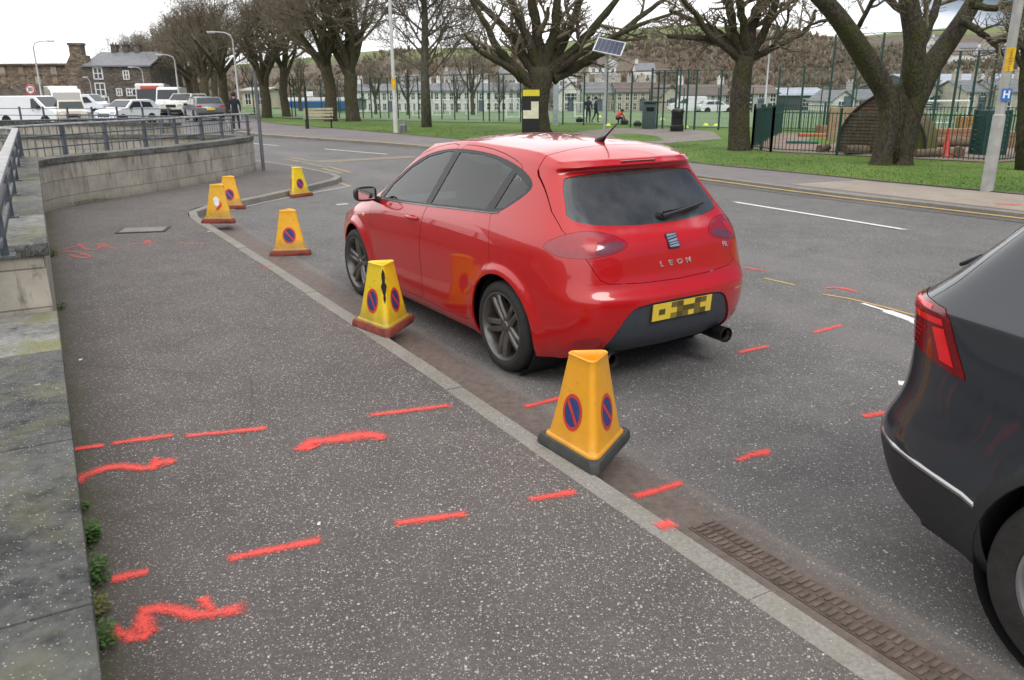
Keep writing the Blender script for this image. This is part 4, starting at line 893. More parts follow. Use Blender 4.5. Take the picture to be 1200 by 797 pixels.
def ribbon(name, P, w_, z, m, parent, jit=.12, seed=0, wide=1.25):
    """a painted stroke lying on a surface: P in plan, UV u along / v across"""
    P = resample([tuple(p) for p in smooth_line(P, 1)] if len(P) > 2 else P, .06 if len(P) < 3 else .05); n_ = normals2(P); rr = random.Random(seed+len(P)); V = []; U = []
    k = len(P); wv = 1.0
    for i, (p, q) in enumerate(zip(P, n_)):
        wv += (1+rr.uniform(-jit, jit)-wv)*.5; ww = (w_[min(len(w_)-1, int(i/k*len(w_)))] if isinstance(w_, (list, tuple)) else w_)*wv/2*wide
        zz = z+.00012*i+.0003*(seed % 5); V += [(*(p-q*ww), zz), (*(p+q*ww), zz)]; U += [(i/(k-1), 0), (i/(k-1), 1)]
    Fc = [(2*i, 2*i+2, 2*i+3, 2*i+1) for i in range(k-1)]
    o = link_mesh(name, V, Fc, m, parent); uvl = o.data.uv_layers.new(name='UVMap')
    for l in o.data.loops: uvl.data[l.index].uv = U[l.vertex_index]
    bm = bmesh.new(); bm.from_mesh(o.data)
    for f in bm.faces:
        if f.normal.z < 0: f.normal_flip()
    bm.to_mesh(o.data); bm.free(); return o
def build_markings(road, pave, farp, kerb):
    red = spray_mat('red_spray_paint', (.86, .085, .065), .88); redf = spray_mat('faded_red_spray', (.80, .10, .08), .45)
    def mark(pts, w_, z, par, m=red, nm='paint_mark', lab=None):
        o = ribbon(nm, [G(x, y, z) for x, y in pts], w_, z+.004, m, par, seed=int(pts[0][0]), wide=2.1)
        if lab: o['label'] = lab
        return o
    pz = .1
    for pts in ([(82, 528), (125, 522)], [(127, 521), (208, 510)], [(212, 512), (318, 502)], [(426, 488), (534, 475)], [(260, 657), (383, 632)], [(458, 615), (552, 602)], [(616, 587), (678, 576)], [(128, 680), (178, 670)]):
        mark(pts, .052, pz, pave)
    mark([(343, 524), (370, 528), (352, 520), (400, 515), (430, 509), (460, 516)], [.07, .08, .095, .11, .12, .10, .06], pz, pave, lab='thick smudged red stroke on the asphalt')
    mark([(84, 570), (98, 558), (135, 546), (176, 551), (190, 541), (208, 543)], [.085, .08, .07, .07, .085, .065], pz, pave, lab='wavy red stroke beside the low wall')
    mark([(178, 553), (184, 536)], .04, pz, pave)
    mark([(122, 736), (150, 747), (172, 750), (165, 716), (190, 713), (235, 725), (300, 710)], [.055, .065, .075, .06, .055, .055, .065, .06], pz, pave, lab='zigzag red stroke near the bottom left')
    mark([(235, 700), (250, 717)], .045, pz, pave)
    # faded scribble across the pavement further off
    for pts, w_ in (([(60, 296), (85, 294), (110, 302), (92, 303), (80, 298)], .05), ([(92, 285), (100, 293), (118, 293), (116, 285)], .05), ([(120, 284), (128, 292), (145, 290)], .05), ([(150, 287), (190, 283)], .05), ([(168, 288), (172, 280), (178, 288)], .04), ([(205, 285), (245, 286)], .05), ([(60, 295), (100, 287)], .04)):
        mark(pts, w_, pz, pave, redf)
    for pts in ([(770, 619), (790, 612)],): mark(pts, .07, .1035, kerb)
    mark([(306, 313), (320, 312)], .07, .1035, kerb, redf)
    for pts in ([(612, 478), (660, 466)], [(740, 584), (803, 565)], [(863, 414), (902, 406)], [(870, 313), (898, 318)], [(950, 391), (988, 381)], [(1008, 489), (1045, 483)], [(862, 541), (880, 535), (904, 528)], [(962, 338), (985, 337), (1008, 344)]):
        mark(pts, [.045, .065, .055] if len(pts) > 2 else .050, 0, road)
    mark([(284, 293), (300, 294)], .06, 0, road, redf); mark([(1163, 239), (1200, 240)], .22, .106, farp, redf)
    # road lines
    def worn(name, col, amt): return spray_mat(name, col, amt, 2.2)
    white = worn('white_line_paint', (.74, .74, .72), .92); whf = worn('worn_white_paint', (.62, .61, .58), .45); yel = worn('yellow_line_paint', (.66, .42, .10), .78); yf = worn('worn_yellow_paint', (.50, .38, .20), .5); buf = worn('buff_surfacing', (.36, .29, .21), .55)
    def line(pts, w_, m, nm='road_line'): return ribbon(nm, [G(x, y) for x, y in pts], w_, .004, m, road, .05)
    line([(856, 236), (1067, 271)], .10, white, 'lane_dash'); line([(378, 174.5), (457, 181.5)], .10, white, 'lane_dash'); line([(293, 168), (328, 171)], .10, white, 'lane_dash')
    line([(1008, 355), (1040, 365), (1100, 387)], [.05, .12, .15], white, 'bay_line'); line([(958, 344), (1010, 353), (1120, 384)], .035, yel, 'thin_yellow_line'); line([(894, 326), (934, 335)], .035, yel, 'thin_yellow_line')
    line([(1052, 449), (1070, 451)], .1, white, 'paint_blot'); line([(394, 240), (408, 239)], .09, white, 'paint_blot')
    line([(262, 248), (330, 233), (415, 218)], .09, whf, 'bay_line'); line([(1090, 470), (1200, 540)], .09, whf, 'bay_line')
    # yellow edge line along the far kerb
    F_ = smooth_line(FARK, 2); n_ = normals2(F_); P = [p+q*.26 for p, q in zip(F_, n_) if p.y < 40]
    ribbon('edge_line', [tuple(p) for p in P], .09, .004, yel, road, .05)
    for a, b_ in (([(332, 186), (352, 190)], .12), ([(338, 184), (362, 189)], .12), ([(376, 197), (402, 204)], .13), ([(384, 195), (412, 203)], .13), ([(392, 212), (410, 219)], .12), ([(352, 190), (385, 197)], .10)):
        line(a, b_, yf, 'worn_yellow_line')
    line([(366, 190), (430, 187), (490, 184)], .8, buf, 'buff_patch')
    # bitumen-edged repair on the pavement and small litter
    dk = mat('patch_edge', (.05, .045, .042), .9)
    return

# ------------------------------------------------------------------ walls and railings
def wall_mat():
    m = bpy.data.materials.new('coursed_stone'); m.use_nodes = True; MATS[m.name] = m; b = NB(m); v = b.obj(); b.b.inputs['Roughness'].default_value = .9
    uv = b.new('ShaderNodeUVMap').outputs[0]
    br = b.new('ShaderNodeTexBrick', {'Vector': uv, 'Color1': (.400, .370, .315, 1), 'Color2': (.500, .465, .400, 1), 'Mortar': (.22, .20, .165, 1), 'Scale': 1.0, 'Mortar Size': .006, 'Mortar Smooth': .4, 'Bias': 0.0, 'Brick Width': .62, 'Row Height': .262})
    c = br.outputs[0]; c = b.mix(.8, c, b.ramp(b.noise(v, 2.3, 6, .7), [(.3, (.55, .55, .53)), (.7, (1.05, 1.03, 1.0))]), 'MULTIPLY')
    s = b.new('ShaderNodeSeparateXYZ', {0: uv})
    # black streaks running down from under the coping
    mpn = b.new('ShaderNodeMapping', {'Vector': uv, 'Scale': (3.2, .55, 1)}); st = b.ramp(b.noise(mpn.outputs[0], 2.2, 7, .72, .6), [(.50, (0, 0, 0)), (.64, (1, 1, 1))]); up = b.ramp(s.outputs[1], [(.15, (.12,)*3), (.72, (1, 1, 1))])
    c = b.mix(b.math('MULTIPLY', b.math('MULTIPLY', st, up), .75), c, (.045, .042, .038))
    ft = b.ramp(b.math('ADD', s.outputs[1], b.math('MULTIPLY', b.noise(v, 5, 5), .15)), [(.10, (1, 1, 1)), (.28, (0, 0, 0))]); c = b.mix(b.math('MULTIPLY', ft, .55), c, (.095, .10, .055))
    b.ln(c, b.b.inputs['Base Color']); b.bump(b.math('ADD', b.noise(v, 45, 5, .7), b.math('MULTIPLY', br.outputs[1], -1.5)), .5, .01); return m
def cope_mat(name='coping_stone', dark=1.0, moss=.5):
    m = bpy.data.materials.new(name); m.use_nodes = True; MATS[name] = m; b = NB(m); v = b.pos(); b.b.inputs['Roughness'].default_value = .9
    n = b.math('ADD', b.math('MULTIPLY', b.noise(v, 1.6, 7, .75), .6), b.math('MULTIPLY', b.noise(v, 16, 7, .8), .4)); c = b.ramp(n, [(.42, (.040*dark, .042*dark, .043*dark)), (.5, (.125*dark, .124*dark, .118*dark)), (.66, (.25*dark, .245*dark, .225*dark))])
    c = b.mix(b.math('MULTIPLY', b.ramp(b.noise(v, 2.7, 6, .65), [(.48, (0, 0, 0)), (.66, (1, 1, 1))]), moss), c, (.20, .195, .075))
    mp_ = b.new('ShaderNodeMapping', {'Vector': v, 'Rotation': (0, 0, R(-25)), 'Scale': (.7, 4.5, 1)}); c = b.mix(b.math('MULTIPLY', b.ramp(b.noise(mp_.outputs[0], 1.5, 6, .7), [(.58, (0, 0, 0)), (.68, (1, 1, 1))]), .4*moss), c, (.20, .165, .09))
    vo = b.new('ShaderNodeTexVoronoi', {'Vector': v, 'Scale': 95.0}); sp = b.new('ShaderNodeSeparateXYZ', {0: vo.outputs['Color']}); f = b.math('MULTIPLY', b.math('LESS_THAN', vo.outputs['Distance'], b.math('MULTIPLY_ADD', b.noise(v, 90, 2), .5, 0.0)), b.math('GREATER_THAN', sp.outputs[0], .74))
    c = b.mix(b.math('MULTIPLY', f, .8), c, (.46, .45, .42)); vo2 = b.new('ShaderNodeTexVoronoi', {'Vector': v, 'Scale': 9.0}); s2 = b.new('ShaderNodeSeparateXYZ', {0: vo2.outputs['Color']}); f2 = b.math('MULTIPLY', b.math('LESS_THAN', b.math('ADD', vo2.outputs['Distance'], b.math('MULTIPLY', b.noise(v, 40, 3), .12)), .2), b.math('GREATER_THAN', s2.outputs[0], .7)); c = b.mix(b.math('MULTIPLY', f2, .55), c, (.42, .42, .38))
    b.ln(c, b.b.inputs['Base Color']); b.bump(b.noise(v, 70, 6, .75), .7, .008); return m
def wall_strip(mb, P, w_, z0, z1):
    """a wall of thickness w_ to the left of the polyline P; returns UVs"""
    P = [Vector(p) for p in P]; n_ = normals2(P); V = []; d = 0; D = []
    for i, (p, q) in enumerate(zip(P, n_)):
        if i: d += (p-P[i-1]).length
        D.append(d); V += [(*p, z0), (*p, z1), (*(p+q*w_), z1), (*(p+q*w_), z0)]
    Fc = []
    for i in range(len(P)-1):
        a = 4*i; Fc += [(a, a+4, a+5, a+1), (a+1, a+5, a+6, a+2), (a+2, a+6, a+7, a+3)]
    k = 4*(len(P)-1); Fc += [(0, 1, 2, 3), (k, k+3, k+2, k+1)]
    mb.add(V, Fc); return D
def uv_wall(o, P, z0):
    me = o.data; uvl = me.uv_layers.new(name='UVMap'); P = [Vector(p) for p in P]; D = [0]
    for a, b_ in zip(P, P[1:]): D.append(D[-1]+(b_-a).length)
    for p in me.polygons:
        for li in p.loop_indices:
            v = me.vertices[me.loops[li].vertex_index].co; q = Vector((v.x, v.y)); best = (1e9, 0)
            for i in range(len(P)-1):
                t = max(0, min(1, (q-P[i]).dot(P[i+1]-P[i])/((P[i+1]-P[i]).length_squared))); dd = (q-(P[i]+(P[i+1]-P[i])*t)).length
                if dd < best[0]: best = (dd, D[i]+(D[i+1]-D[i])*t)
            uvl.data[li].uv = (best[1]+(best[0] if abs(p.normal.dot(Vector((WALL_D.x, WALL_D.y, 0)))) > .8 else 0), v.z-z0)
def rail_run(mb, P, z, posts, h=.62, flat=True): pass
def build_walls():
    st = wall_mat(); cp = cope_mat('coping_stone', .95, .35); cpn = cope_mat('near_coping', .68, .30); cpm = cope_mat('mossy_coping', 1.6, .9)
    steel = mat('galvanised_rail', (.13, .145, .165), .5, .45, .3, 5, bump=.1, bs=80); worn = mat('worn_handrail', (.36, .36, .36), .55, .3, .3, 8)
    # near low wall: dark coping slabs on a stone body
    t_end = 4.02
    root = thing('low_wall', 'low stone wall with dark lichen-speckled coping in the bottom left corner', 'wall', (0, 0, 0))
    a = [wall_pt(-4.5), wall_pt(t_end)]; mb = MB(); wall_strip(mb, a, 1.0, 0, .43); o = mb.build('wall_body', st, root); uv_wall(o, a, 0)
    cuts = [-4.5, -2.6, -1.2, .35, 1.65, 3.05, t_end]
    for i, (t0, t1) in enumerate(zip(cuts, cuts[1:])):
        p = Vector(wall_pt((t0+t1)/2)); nrm = Vector((-WALL_D.y, WALL_D.x)); c = p+nrm*.49
        mb = MB(); mb.box((c.x, c.y, .464), (1.02, t1-t0-.008, .072), rz=math.atan2(WALL_D.y, WALL_D.x)-math.pi/2, bev=.008); s_ = mb.build('coping_slab', cpn if i < 5 else cpm, root, 40)
    # taller wall that carries the handrail
    root = thing('tall_wall', 'taller pale stone wall carrying a grey handrail, stepping up from the low wall', 'wall', (0, 0, 0))
    t1 = 12.3; a = [wall_pt(t_end+.015), wall_pt(t1)]; mb = MB(); wall_strip(mb, a, .9, 0, .865); o = mb.build('wall_body', st, root); uv_wall(o, a, 0)
    cuts = [t_end-.01, 5.45, 6.9, 8.4, 9.9, 11.3, t1]
    for i, (u0, u1) in enumerate(zip(cuts, cuts[1:])):
        p = Vector(wall_pt((u0+u1)/2)); nrm = Vector((-WALL_D.y, WALL_D.x)); c = p+nrm*.44
        mb = MB(); mb.box((c.x, c.y, .908), (.95, u1-u0-.008, .085), rz=math.atan2(WALL_D.y, WALL_D.x)-math.pi/2, bev=.008); mb.build('coping_slab', cpm if i == 0 else cp, root, 40)
    # curved wall
    CW = smooth_line([(-7.14, 12.30), (-7.22, 12.9), (-7.02, 13.6), (-6.78, 14.35), (-6.42, 15.3), (-6.16, 16.4), (-5.92, 17.6), (-5.86, 18.45)], 2)
    root = thing('curved_wall', 'long curved pale stone wall with black streaks behind the pavement', 'wall', (0, 0, 0)); CWt = [tuple(p) for p in CW]
    mb = MB(); wall_strip(mb, CWt, .30, 0, .785); o = mb.build('wall_body', st, root, 50); uv_wall(o, CWt, 0)
    for k in range(4):
        seg = CWt[k*len(CWt)//4:(k+1)*len(CWt)//4+1]; seg = [p for p in seg]; seg[-1] = tuple(Vector(seg[-1])-(Vector(seg[-1])-Vector(seg[-2])).normalized()*.006)
        n_ = normals2([Vector(p) for p in seg]); seg2 = [tuple(Vector(p)-q*.02) for p, q in zip(seg, n_)]
        mb = MB(); wall_strip(mb, seg2, .36, .788, .875); mb.build('coping_slab', cp, root, 50)
    # rounded return of the curved wall towards the side road
    RT = smooth_line([(-5.86, 18.47), (-5.92, 19.1), (-6.4, 19.6), (-7.4, 19.9), (-9.5, 20.2), (-12.5, 20.4)], 2); RTt = [tuple(p) for p in RT]
    root = thing('return_wall', 'short stone return wall rounding the end of the curved wall', 'wall'); mb = MB(); wall_strip(mb, RTt, .3, 0, .785); o = mb.build('wall_body', st, root, 50); uv_wall(o, RTt, 0); mb = MB(); n_ = normals2(RT); wall_strip(mb, [tuple(p-q*.02) for p, q in zip(RT, n_)], .36, .788, .875); mb.build('coping_slab', cp, root, 50)
    # walls of the ramp behind
    for nm, P, z1, lab, cz in (('ramp_wall', [(-30, 21.5), (-19, 21.2), (-12.9, 20.9)], .62, 'mid grey ramp wall behind the handrail on the left', .0), ('parapet_wall', [(-34, 29.5), (-20, 28.2), (-10.3, 25.4)], .92, 'pale parapet wall with dark coping beside the side road traffic', .0), ('ramp_side_wall', [(-22, 17.3), (-12.5, 17.2), (-8.3, 17.4)], .42, 'lowest ramp wall seen between the handrail posts', 0)):
        root = thing(nm, lab, 'wall'); mb = MB(); wall_strip(mb, P, .3, 0, z1-.09); o = mb.build('wall_body', st, root); uv_wall(o, P, 0); mb = MB(); n_ = normals2([Vector(p) for p in P]); wall_strip(mb, [tuple(Vector(p)-q*.03) for p, q in zip(P, n_)], .36, z1-.088, z1); mb.build('coping_slab', cope_mat('dark_coping', .55, .2) if 'dark_coping' not in MATS else MATS['dark_coping'], root)
    # handrail: heavy near length on the tall wall, then lighter run behind the curved wall
    root = thing('handrail', 'grey steel handrail on top of the taller wall, thick flat top bar', 'railing'); nrm = Vector((-WALL_D.y, WALL_D.x))
    def on(t, off): p = Vector(wall_pt(t))+nrm*off; return p
    z0 = .95; ang = math.atan2(WALL_D.y, WALL_D.x)
    ta, tb = 3.45, 12.15; off = .19
    def bar(t0, t1, zc, w_, h_, nm, m, bv=.006):
        p = on((t0+t1)/2, off); mb = MB(); mb.box((p.x, p.y, zc), (t1-t0, w_, h_), rz=ang, bev=bv); return mb.build(nm, m, root, 40)
    bar(ta, tb, z0+.395, .085, .045, 'top_rail', worn, .012)
    for zc in (.10, .24): bar(ta, tb, z0+zc, .022, .05, 'rail', steel)
    for t in (3.62, 5.4, 7.0, 8.45, 10.4, 12.1):
        p = on(t, off); mb = MB(); mb.box((p.x, p.y, z0+.19), (.055, .045, .38), rz=ang, bev=.004); mb.box((p.x, p.y, z0+.006), (.13, .11, .012), rz=ang); mb.build('post', steel, root, 40)
    root = thing('ramp_railing', 'grey railing of flat posts following the curved wall', 'railing')
    pl = [on(12.15, off)]+[p+q*.50 for p, q in zip(CW, normals2(CW))][2:]+[Vector((-6.25, 18.9)), Vector((-6.0, 19.15))]
    pl = [Vector(p) for p in pl]; 
    def along(P, d):
        for a_, b_ in zip(P, P[1:]):
            L_ = (b_-a_).length
            if d <= L_: return a_+(b_-a_)*d/L_, (b_-a_).normalized()
            d -= L_
        return P[-1], (P[-1]-P[-2]).normalized()
    tot = sum((b_-a_).length for a_, b_ in zip(pl, pl[1:]))
    for zc, r_ in ((.45, .022), (.28, .012), (.10, .012)):
        mb = MB(); mb.tube([(p.x, p.y, z0-.05+zc) for p in pl], r_, 6); mb.build('rail', worn if zc == .45 else steel, root, 40)
    k = 9
    for i in range(k):
        p, t = along(pl, .12+(tot-.2)*i/(k-1)); mb = MB(); mb.box((p.x, p.y, .45+.44), (.05, .05, .88), rz=math.atan2(t.y, t.x)); mb.build('post', steel, root)
    for q in (0,):
        p = pl[-1]; mb = MB(); mb.tube([(p.x, p.y, 1.34), (p.x+.12, p.y+.25, 1.33), (p.x+.12, p.y+.25, .9)], .022, 6); mb.build('end_loop', steel, root)
    # infill bars in the middle of the run and on the ramp beyond
    root = thing('bar_railing', 'fine vertical bar railing on the ramp behind the curved wall', 'railing'); P0, P1 = Vector((-12.3, 16.6)), Vector((-8.0, 18.9))
    mb = MB(); mb.tube([(*P0, 1.28), (*P1, 1.28)], .02, 6); mb.build('rail', steel, root); mb = MB(); mb.tube([(*P0, .5), (*P1, .5)], .015, 6); mb.build('rail', steel, root)
    mb = MB()
    for i in range(34): p = P0+(P1-P0)*i/33; mb.cyl((p.x, p.y, .45), (p.x, p.y, 1.28), .012, n=5)
    mb.build('bars', steel, root)['kind'] = 'stuff'
    # barrier along the side road: thin posts, two wires
    root = thing('parapet_railing', 'thin grey railing on the parapet wall in front of the traffic', 'railing'); PP = [Vector((-34, 29.65)), Vector((-20, 28.35)), Vector((-10.4, 25.55))]; tot = sum((b_-a_).length for a_, b_ in zip(PP, PP[1:])); 
    for zc in (1.33, 1.12): mb = MB(); mb.tube([(p.x, p.y, zc) for p in PP], .012, 5); mb.build('rail', steel, root)
    for i in range(26):
        p, t = along(PP, .1+(tot-.2)*i/25); mb = MB(); mb.box((p.x, p.y, 1.15), (.05, .04, .48), rz=math.atan2(t.y, t.x)); mb.build('post', steel, root)
    # guard rail with vertical bars by the side road corner
    root = thing('guard_railing', 'grey guard railing at the corner by the grey hatchback', 'railing'); P0, P1, P2 = Vector((-14.2, 27.4)), Vector((-9.4, 24.6)), Vector((-7.6, 22.6))
    for zc, r_ in ((1.12, .022), (.25, .018)): mb = MB(); mb.tube([(*P0, zc), (*P1, zc), (*P2, zc)], r_, 6); mb.build('rail', steel, root)
    PPp = [P0, P1, P2]; tot = sum((b_-a_).length for a_, b_ in zip(PPp, PPp[1:]))
    for i in range(5): p, t = along(PPp, tot*i/4); mb = MB(); mb.box((p.x, p.y, .62), (.05, .05, 1.04)); mb.build('post', steel, root)
    mb = MB()
    for i in range(50): p, t = along(PPp, tot*i/49); mb.cyl((p.x, p.y, .25), (p.x, p.y, 1.12), .008, n=4)
    mb.build('bars', steel, root)['kind'] = 'stuff'
# ------------------------------------------------------------------ no-waiting cones
def cone_mats():
    def pl(name, col, dirt):
        m = mat(name, col, .42, 0, .08, 6, coat=.15); b = NB(m); v = b.obj(); base = b.b.inputs['Base Color'].links[0].from_socket
        s = b.new('ShaderNodeSeparateXYZ', {0: v}); low = b.ramp(b.math('ADD', s.outputs[2], b.math('MULTIPLY', b.noise(v, 12, 5), .12)), [(.10, (1, 1, 1)), (.26, (0, 0, 0))])
        sc = b.ramp(b.noise(v, 26, 7, .8), [(.60, (0, 0, 0)), (.70, (1, 1, 1))]); c = b.mix(b.math('MULTIPLY', b.math('MAXIMUM', b.math('MULTIPLY', low, .5), b.math('MULTIPLY', sc, .75)), dirt), base, (.13, .085, .04)); b.ln(c, b.b.inputs['Base Color']); return m
    return pl
def make_cone(name, label, loc, rz, body_col, base_mat, dirt=.8, split=False, torn=False, label_t=None, faces=(0, 1, 2)):
    """three-sided plastic pyramid in a flat rubber foot, a round no-waiting sticker on each side"""
    root = thing(name, label, 'traffic cone', loc, rz, 'no-waiting cones along the kerb')
    m = cone_mats()(body_col[0], body_col[1], dirt)
    def ring(r, z, cut, n=5, tw=0):                      # triangle with rounded corners
        out = []
        for k in range(3):
            a = R(90+120*k)+tw; c = Vector((r*math.cos(a), r*math.sin(a)))
            for j in range(n):
                b_ = a+R(-60+120*j/(n-1)); out.append((c.x*(1-cut)+cut*r*math.cos(b_)*1.0, c.y*(1-cut)+cut*r*math.sin(b_)*1.0, z))
        return out
    prof = [(.232, .050, .16), (.232, .066, .16), (.226, .074, .16), (.214, .078, .16), (.206, .090, .16), (.188, .16, .17), (.152, .31, .18), (.118, .47, .20), (.110, .508, .22), (.112, .520, .24), (.104, .526, .24), (.094, .520, .24), (.088, .500, .22), (.086, .46, .2)]
    V = []; 
    for r, z, c in prof: V += ring(r, z, c)
    n = 15; Fc = [(i*n+j, i*n+(j+1) % n, (i+1)*n+(j+1) % n, (i+1)*n+j) for i in range(len(prof)-1) for j in range(n)]; Fc.append(tuple((len(prof)-1)*n+j for j in range(n)))
    body = link_mesh('cone_body', V, Fc, m, root, 38)
    # foot: a low, slightly curled triangular slab with a lip and blunted corners
    fb = MB(); fp = [(.272, .0, .12), (.282, .010, .12), (.276, .040, .12), (.262, .056, .14), (.236, .058, .16), (.22, .058, .16)]; V = []
    for r, z, c in fp: V += ring(r, z, c)
    for i, v in enumerate(V):
        q = math.atan2(v[1], v[0]); rr = math.hypot(v[0], v[1]); V[i] = (v[0], v[1], v[2]+(.012*math.sin(q*2+1) if rr > .25 and v[2] > .005 else 0))
    Fc = [(i*n+j, i*n+(j+1) % n, (i+1)*n+(j+1) % n, (i+1)*n+j) for i in range(len(fp)-1) for j in range(n)]; Fc.append(tuple(range(n))[::-1]); fb.add(V, Fc)
    fb.build('foot', base_mat, root, 38)
    # stickers: discs lying on the sloping sides
    ringm = mat('sticker_red', (.62, .045, .035), .4, 0, .12, 20); blue = mat('sticker_blue', (.028, .055, .19), .4, 0, .25, 16)
    def side_frame(k, zc):
        # side k lies between corners k and k+1
        a = R(90+120*k+60); r = np.interp(zc, [.09, .16, .31, .47], [.215, .196, .158, .118]); dr = (.215-.118)/.38
        rin = r*.5*1.0+.035*r/.158*.55
        nrm = Vector((math.cos(a), math.sin(a), dr*.5)).normalized(); up = Vector((-math.cos(a)*dr*.5, -math.sin(a)*dr*.5, 1)).normalized(); rt = up.cross(nrm)
        # find the real surface
        bv = BVHTree.FromPolygons([v.co for v in body.data.vertices], [tuple(p.vertices) for p in body.data.polygons]); o = Vector((math.cos(a)*.5, math.sin(a)*.5, zc)); h = bv.ray_cast(o, Vector((-math.cos(a), -math.sin(a), 0)))
        return h[0], rt, up, h[1]
    for k in faces:
        p, rt, up, nr = side_frame(k, .235); up = (up-nr*up.dot(nr)).normalized(); rt = up.cross(nr)
        def disc(r0, r1, h, mm, nm, par, sx=1.0):
            mb = MB(); V = []; n_ = 36
            for rr in (r0, r1):
                for j in range(n_): q = 2*math.pi*j/n_; V.append(p+rt*(rr*math.cos(q)*.88)+up*(rr*math.sin(q)*1.1)+nr*h)
            if r0 <= 0: mb.add(V[n_:], [tuple(range(n_))])
            else: mb.add(V, [(j, (j+1) % n_, n_+(j+1) % n_, n_+j) for j in range(n_)])
            return mb.build(nm, mm, par)
        d = disc(0, .086, .0015, blue, 'sticker', body); disc(.069, .087, .0022, ringm, 'sticker_ring', d)
        mb = MB(); a = R(135); u = rt*math.cos(a)*.88+up*math.sin(a)*1.1; w_ = rt*math.cos(a+math.pi/2)*.88+up*math.sin(a+math.pi/2)*1.1
        mb.add([p+u*.072+w_*.010+nr*.0022, p+u*.072-w_*.010+nr*.0022, p-u*.072-w_*.010+nr*.0022, p-u*.072+w_*.010+nr*.0022], [(0, 1, 2, 3)]); mb.build('sticker_bar', ringm, d)
    if split:                                            # a torn vertical split along one edge
        a = R(90+120*split[0]); mb = MB(); L_ = []; bv = BVHTree.FromPolygons([v.co for v in body.data.vertices], [tuple(p.vertices) for p in body.data.polygons]); pts = []
        for i, z in enumerate(np.linspace(.24, .49, 9)):
            h = bv.ray_cast(Vector((math.cos(a)*.5, math.sin(a)*.5, float(z))), Vector((-math.cos(a), -math.sin(a), 0)))[0]; w_ = .017*math.sin(math.pi*(i+.3)/9)*(1+.4*math.sin(i*2.1)); t = Vector((-math.sin(a), math.cos(a), 0)); nn = Vector((math.cos(a), math.sin(a), 0))
            pts += [h-t*w_+nn*.002, h+nn*.004, h+t*w_+nn*.002]
        mb.add(pts, [(3*i, 3*i+3, 3*i+4, 3*i+1) for i in range(8)]+[(3*i+1, 3*i+4, 3*i+5, 3*i+2) for i in range(8)]); mb.build('split_tear', mat('torn_dark', (.012, .011, .010), .9), body)
    if torn:
        p, rt, up, nr = side_frame(torn-1, .30); mb = MB(); mb.add([p+rt*x+up*y+nr*.003 for x, y in [(-.05, .04), (-.01, .07), (.035, .03), (.02, -.02), (.04, -.05), (-.01, -.07), (-.04, -.05)]], [tuple(range(7))]); mb.build('paper_scrap', mat('scrap_white', (.75, .75, .76), .7), body)
        mb = MB(); mb.add([p+rt*x+up*y+nr*.0032 for x, y in [(.04, -.03), (.06, 0), (.065, -.07), (.01, -.12), (-.03, -.12), (.0, -.08)]], [tuple(range(6))]); mb.build('sticker_remnant', ringm, body)
    return root
def build_cones():
    blk = mat('foot_black', (.045, .047, .045), .75, 0, .35, 9, bump=.25, bs=60); red = mat('foot_red', (.20, .040, .028), .75, 0, .5, 8, bump=.3, bs=60)
    amber = ('cone_amber', (.80, .36, .018)); yel = ('cone_yellow', (.78, .55, .02)); am2 = ('cone_deep_amber', (.80, .40, .02))
    def at(px, py, z=0): x, y = G(px, py, z); return (x, y, z)
    make_cone('no_waiting_cone', 'nearest orange-yellow cone on a black rubber foot behind the red car', at(688, 528, .1), R(183), amber, blk, .5)
    make_cone('no_waiting_cone', 'bright yellow cone with a torn black split, by the red car rear door', at(451, 384, .1), R(193), yel, red, .8, split=(0,))
    make_cone('no_waiting_cone', 'amber cone standing alone in the bay left of the car front wheel', at(342, 297, 0), R(128), am2, red, .9)
    make_cone('no_waiting_cone', 'damaged grimy cone with torn white scrap on the kerb corner', at(260, 260, .1), R(118), ('cone_grimy', (.72, .40, .03)), red, 1.6, torn=1, faces=())
    make_cone('no_waiting_cone', 'amber cone right behind the damaged cone at the kerb corner', at(272, 244, 0), R(128), am2, red, 1.0)
    make_cone('no_waiting_cone', 'farthest small yellow cone near the end of the kerb by the side road', at(349, 230, 0), R(170), yel, red, .8)
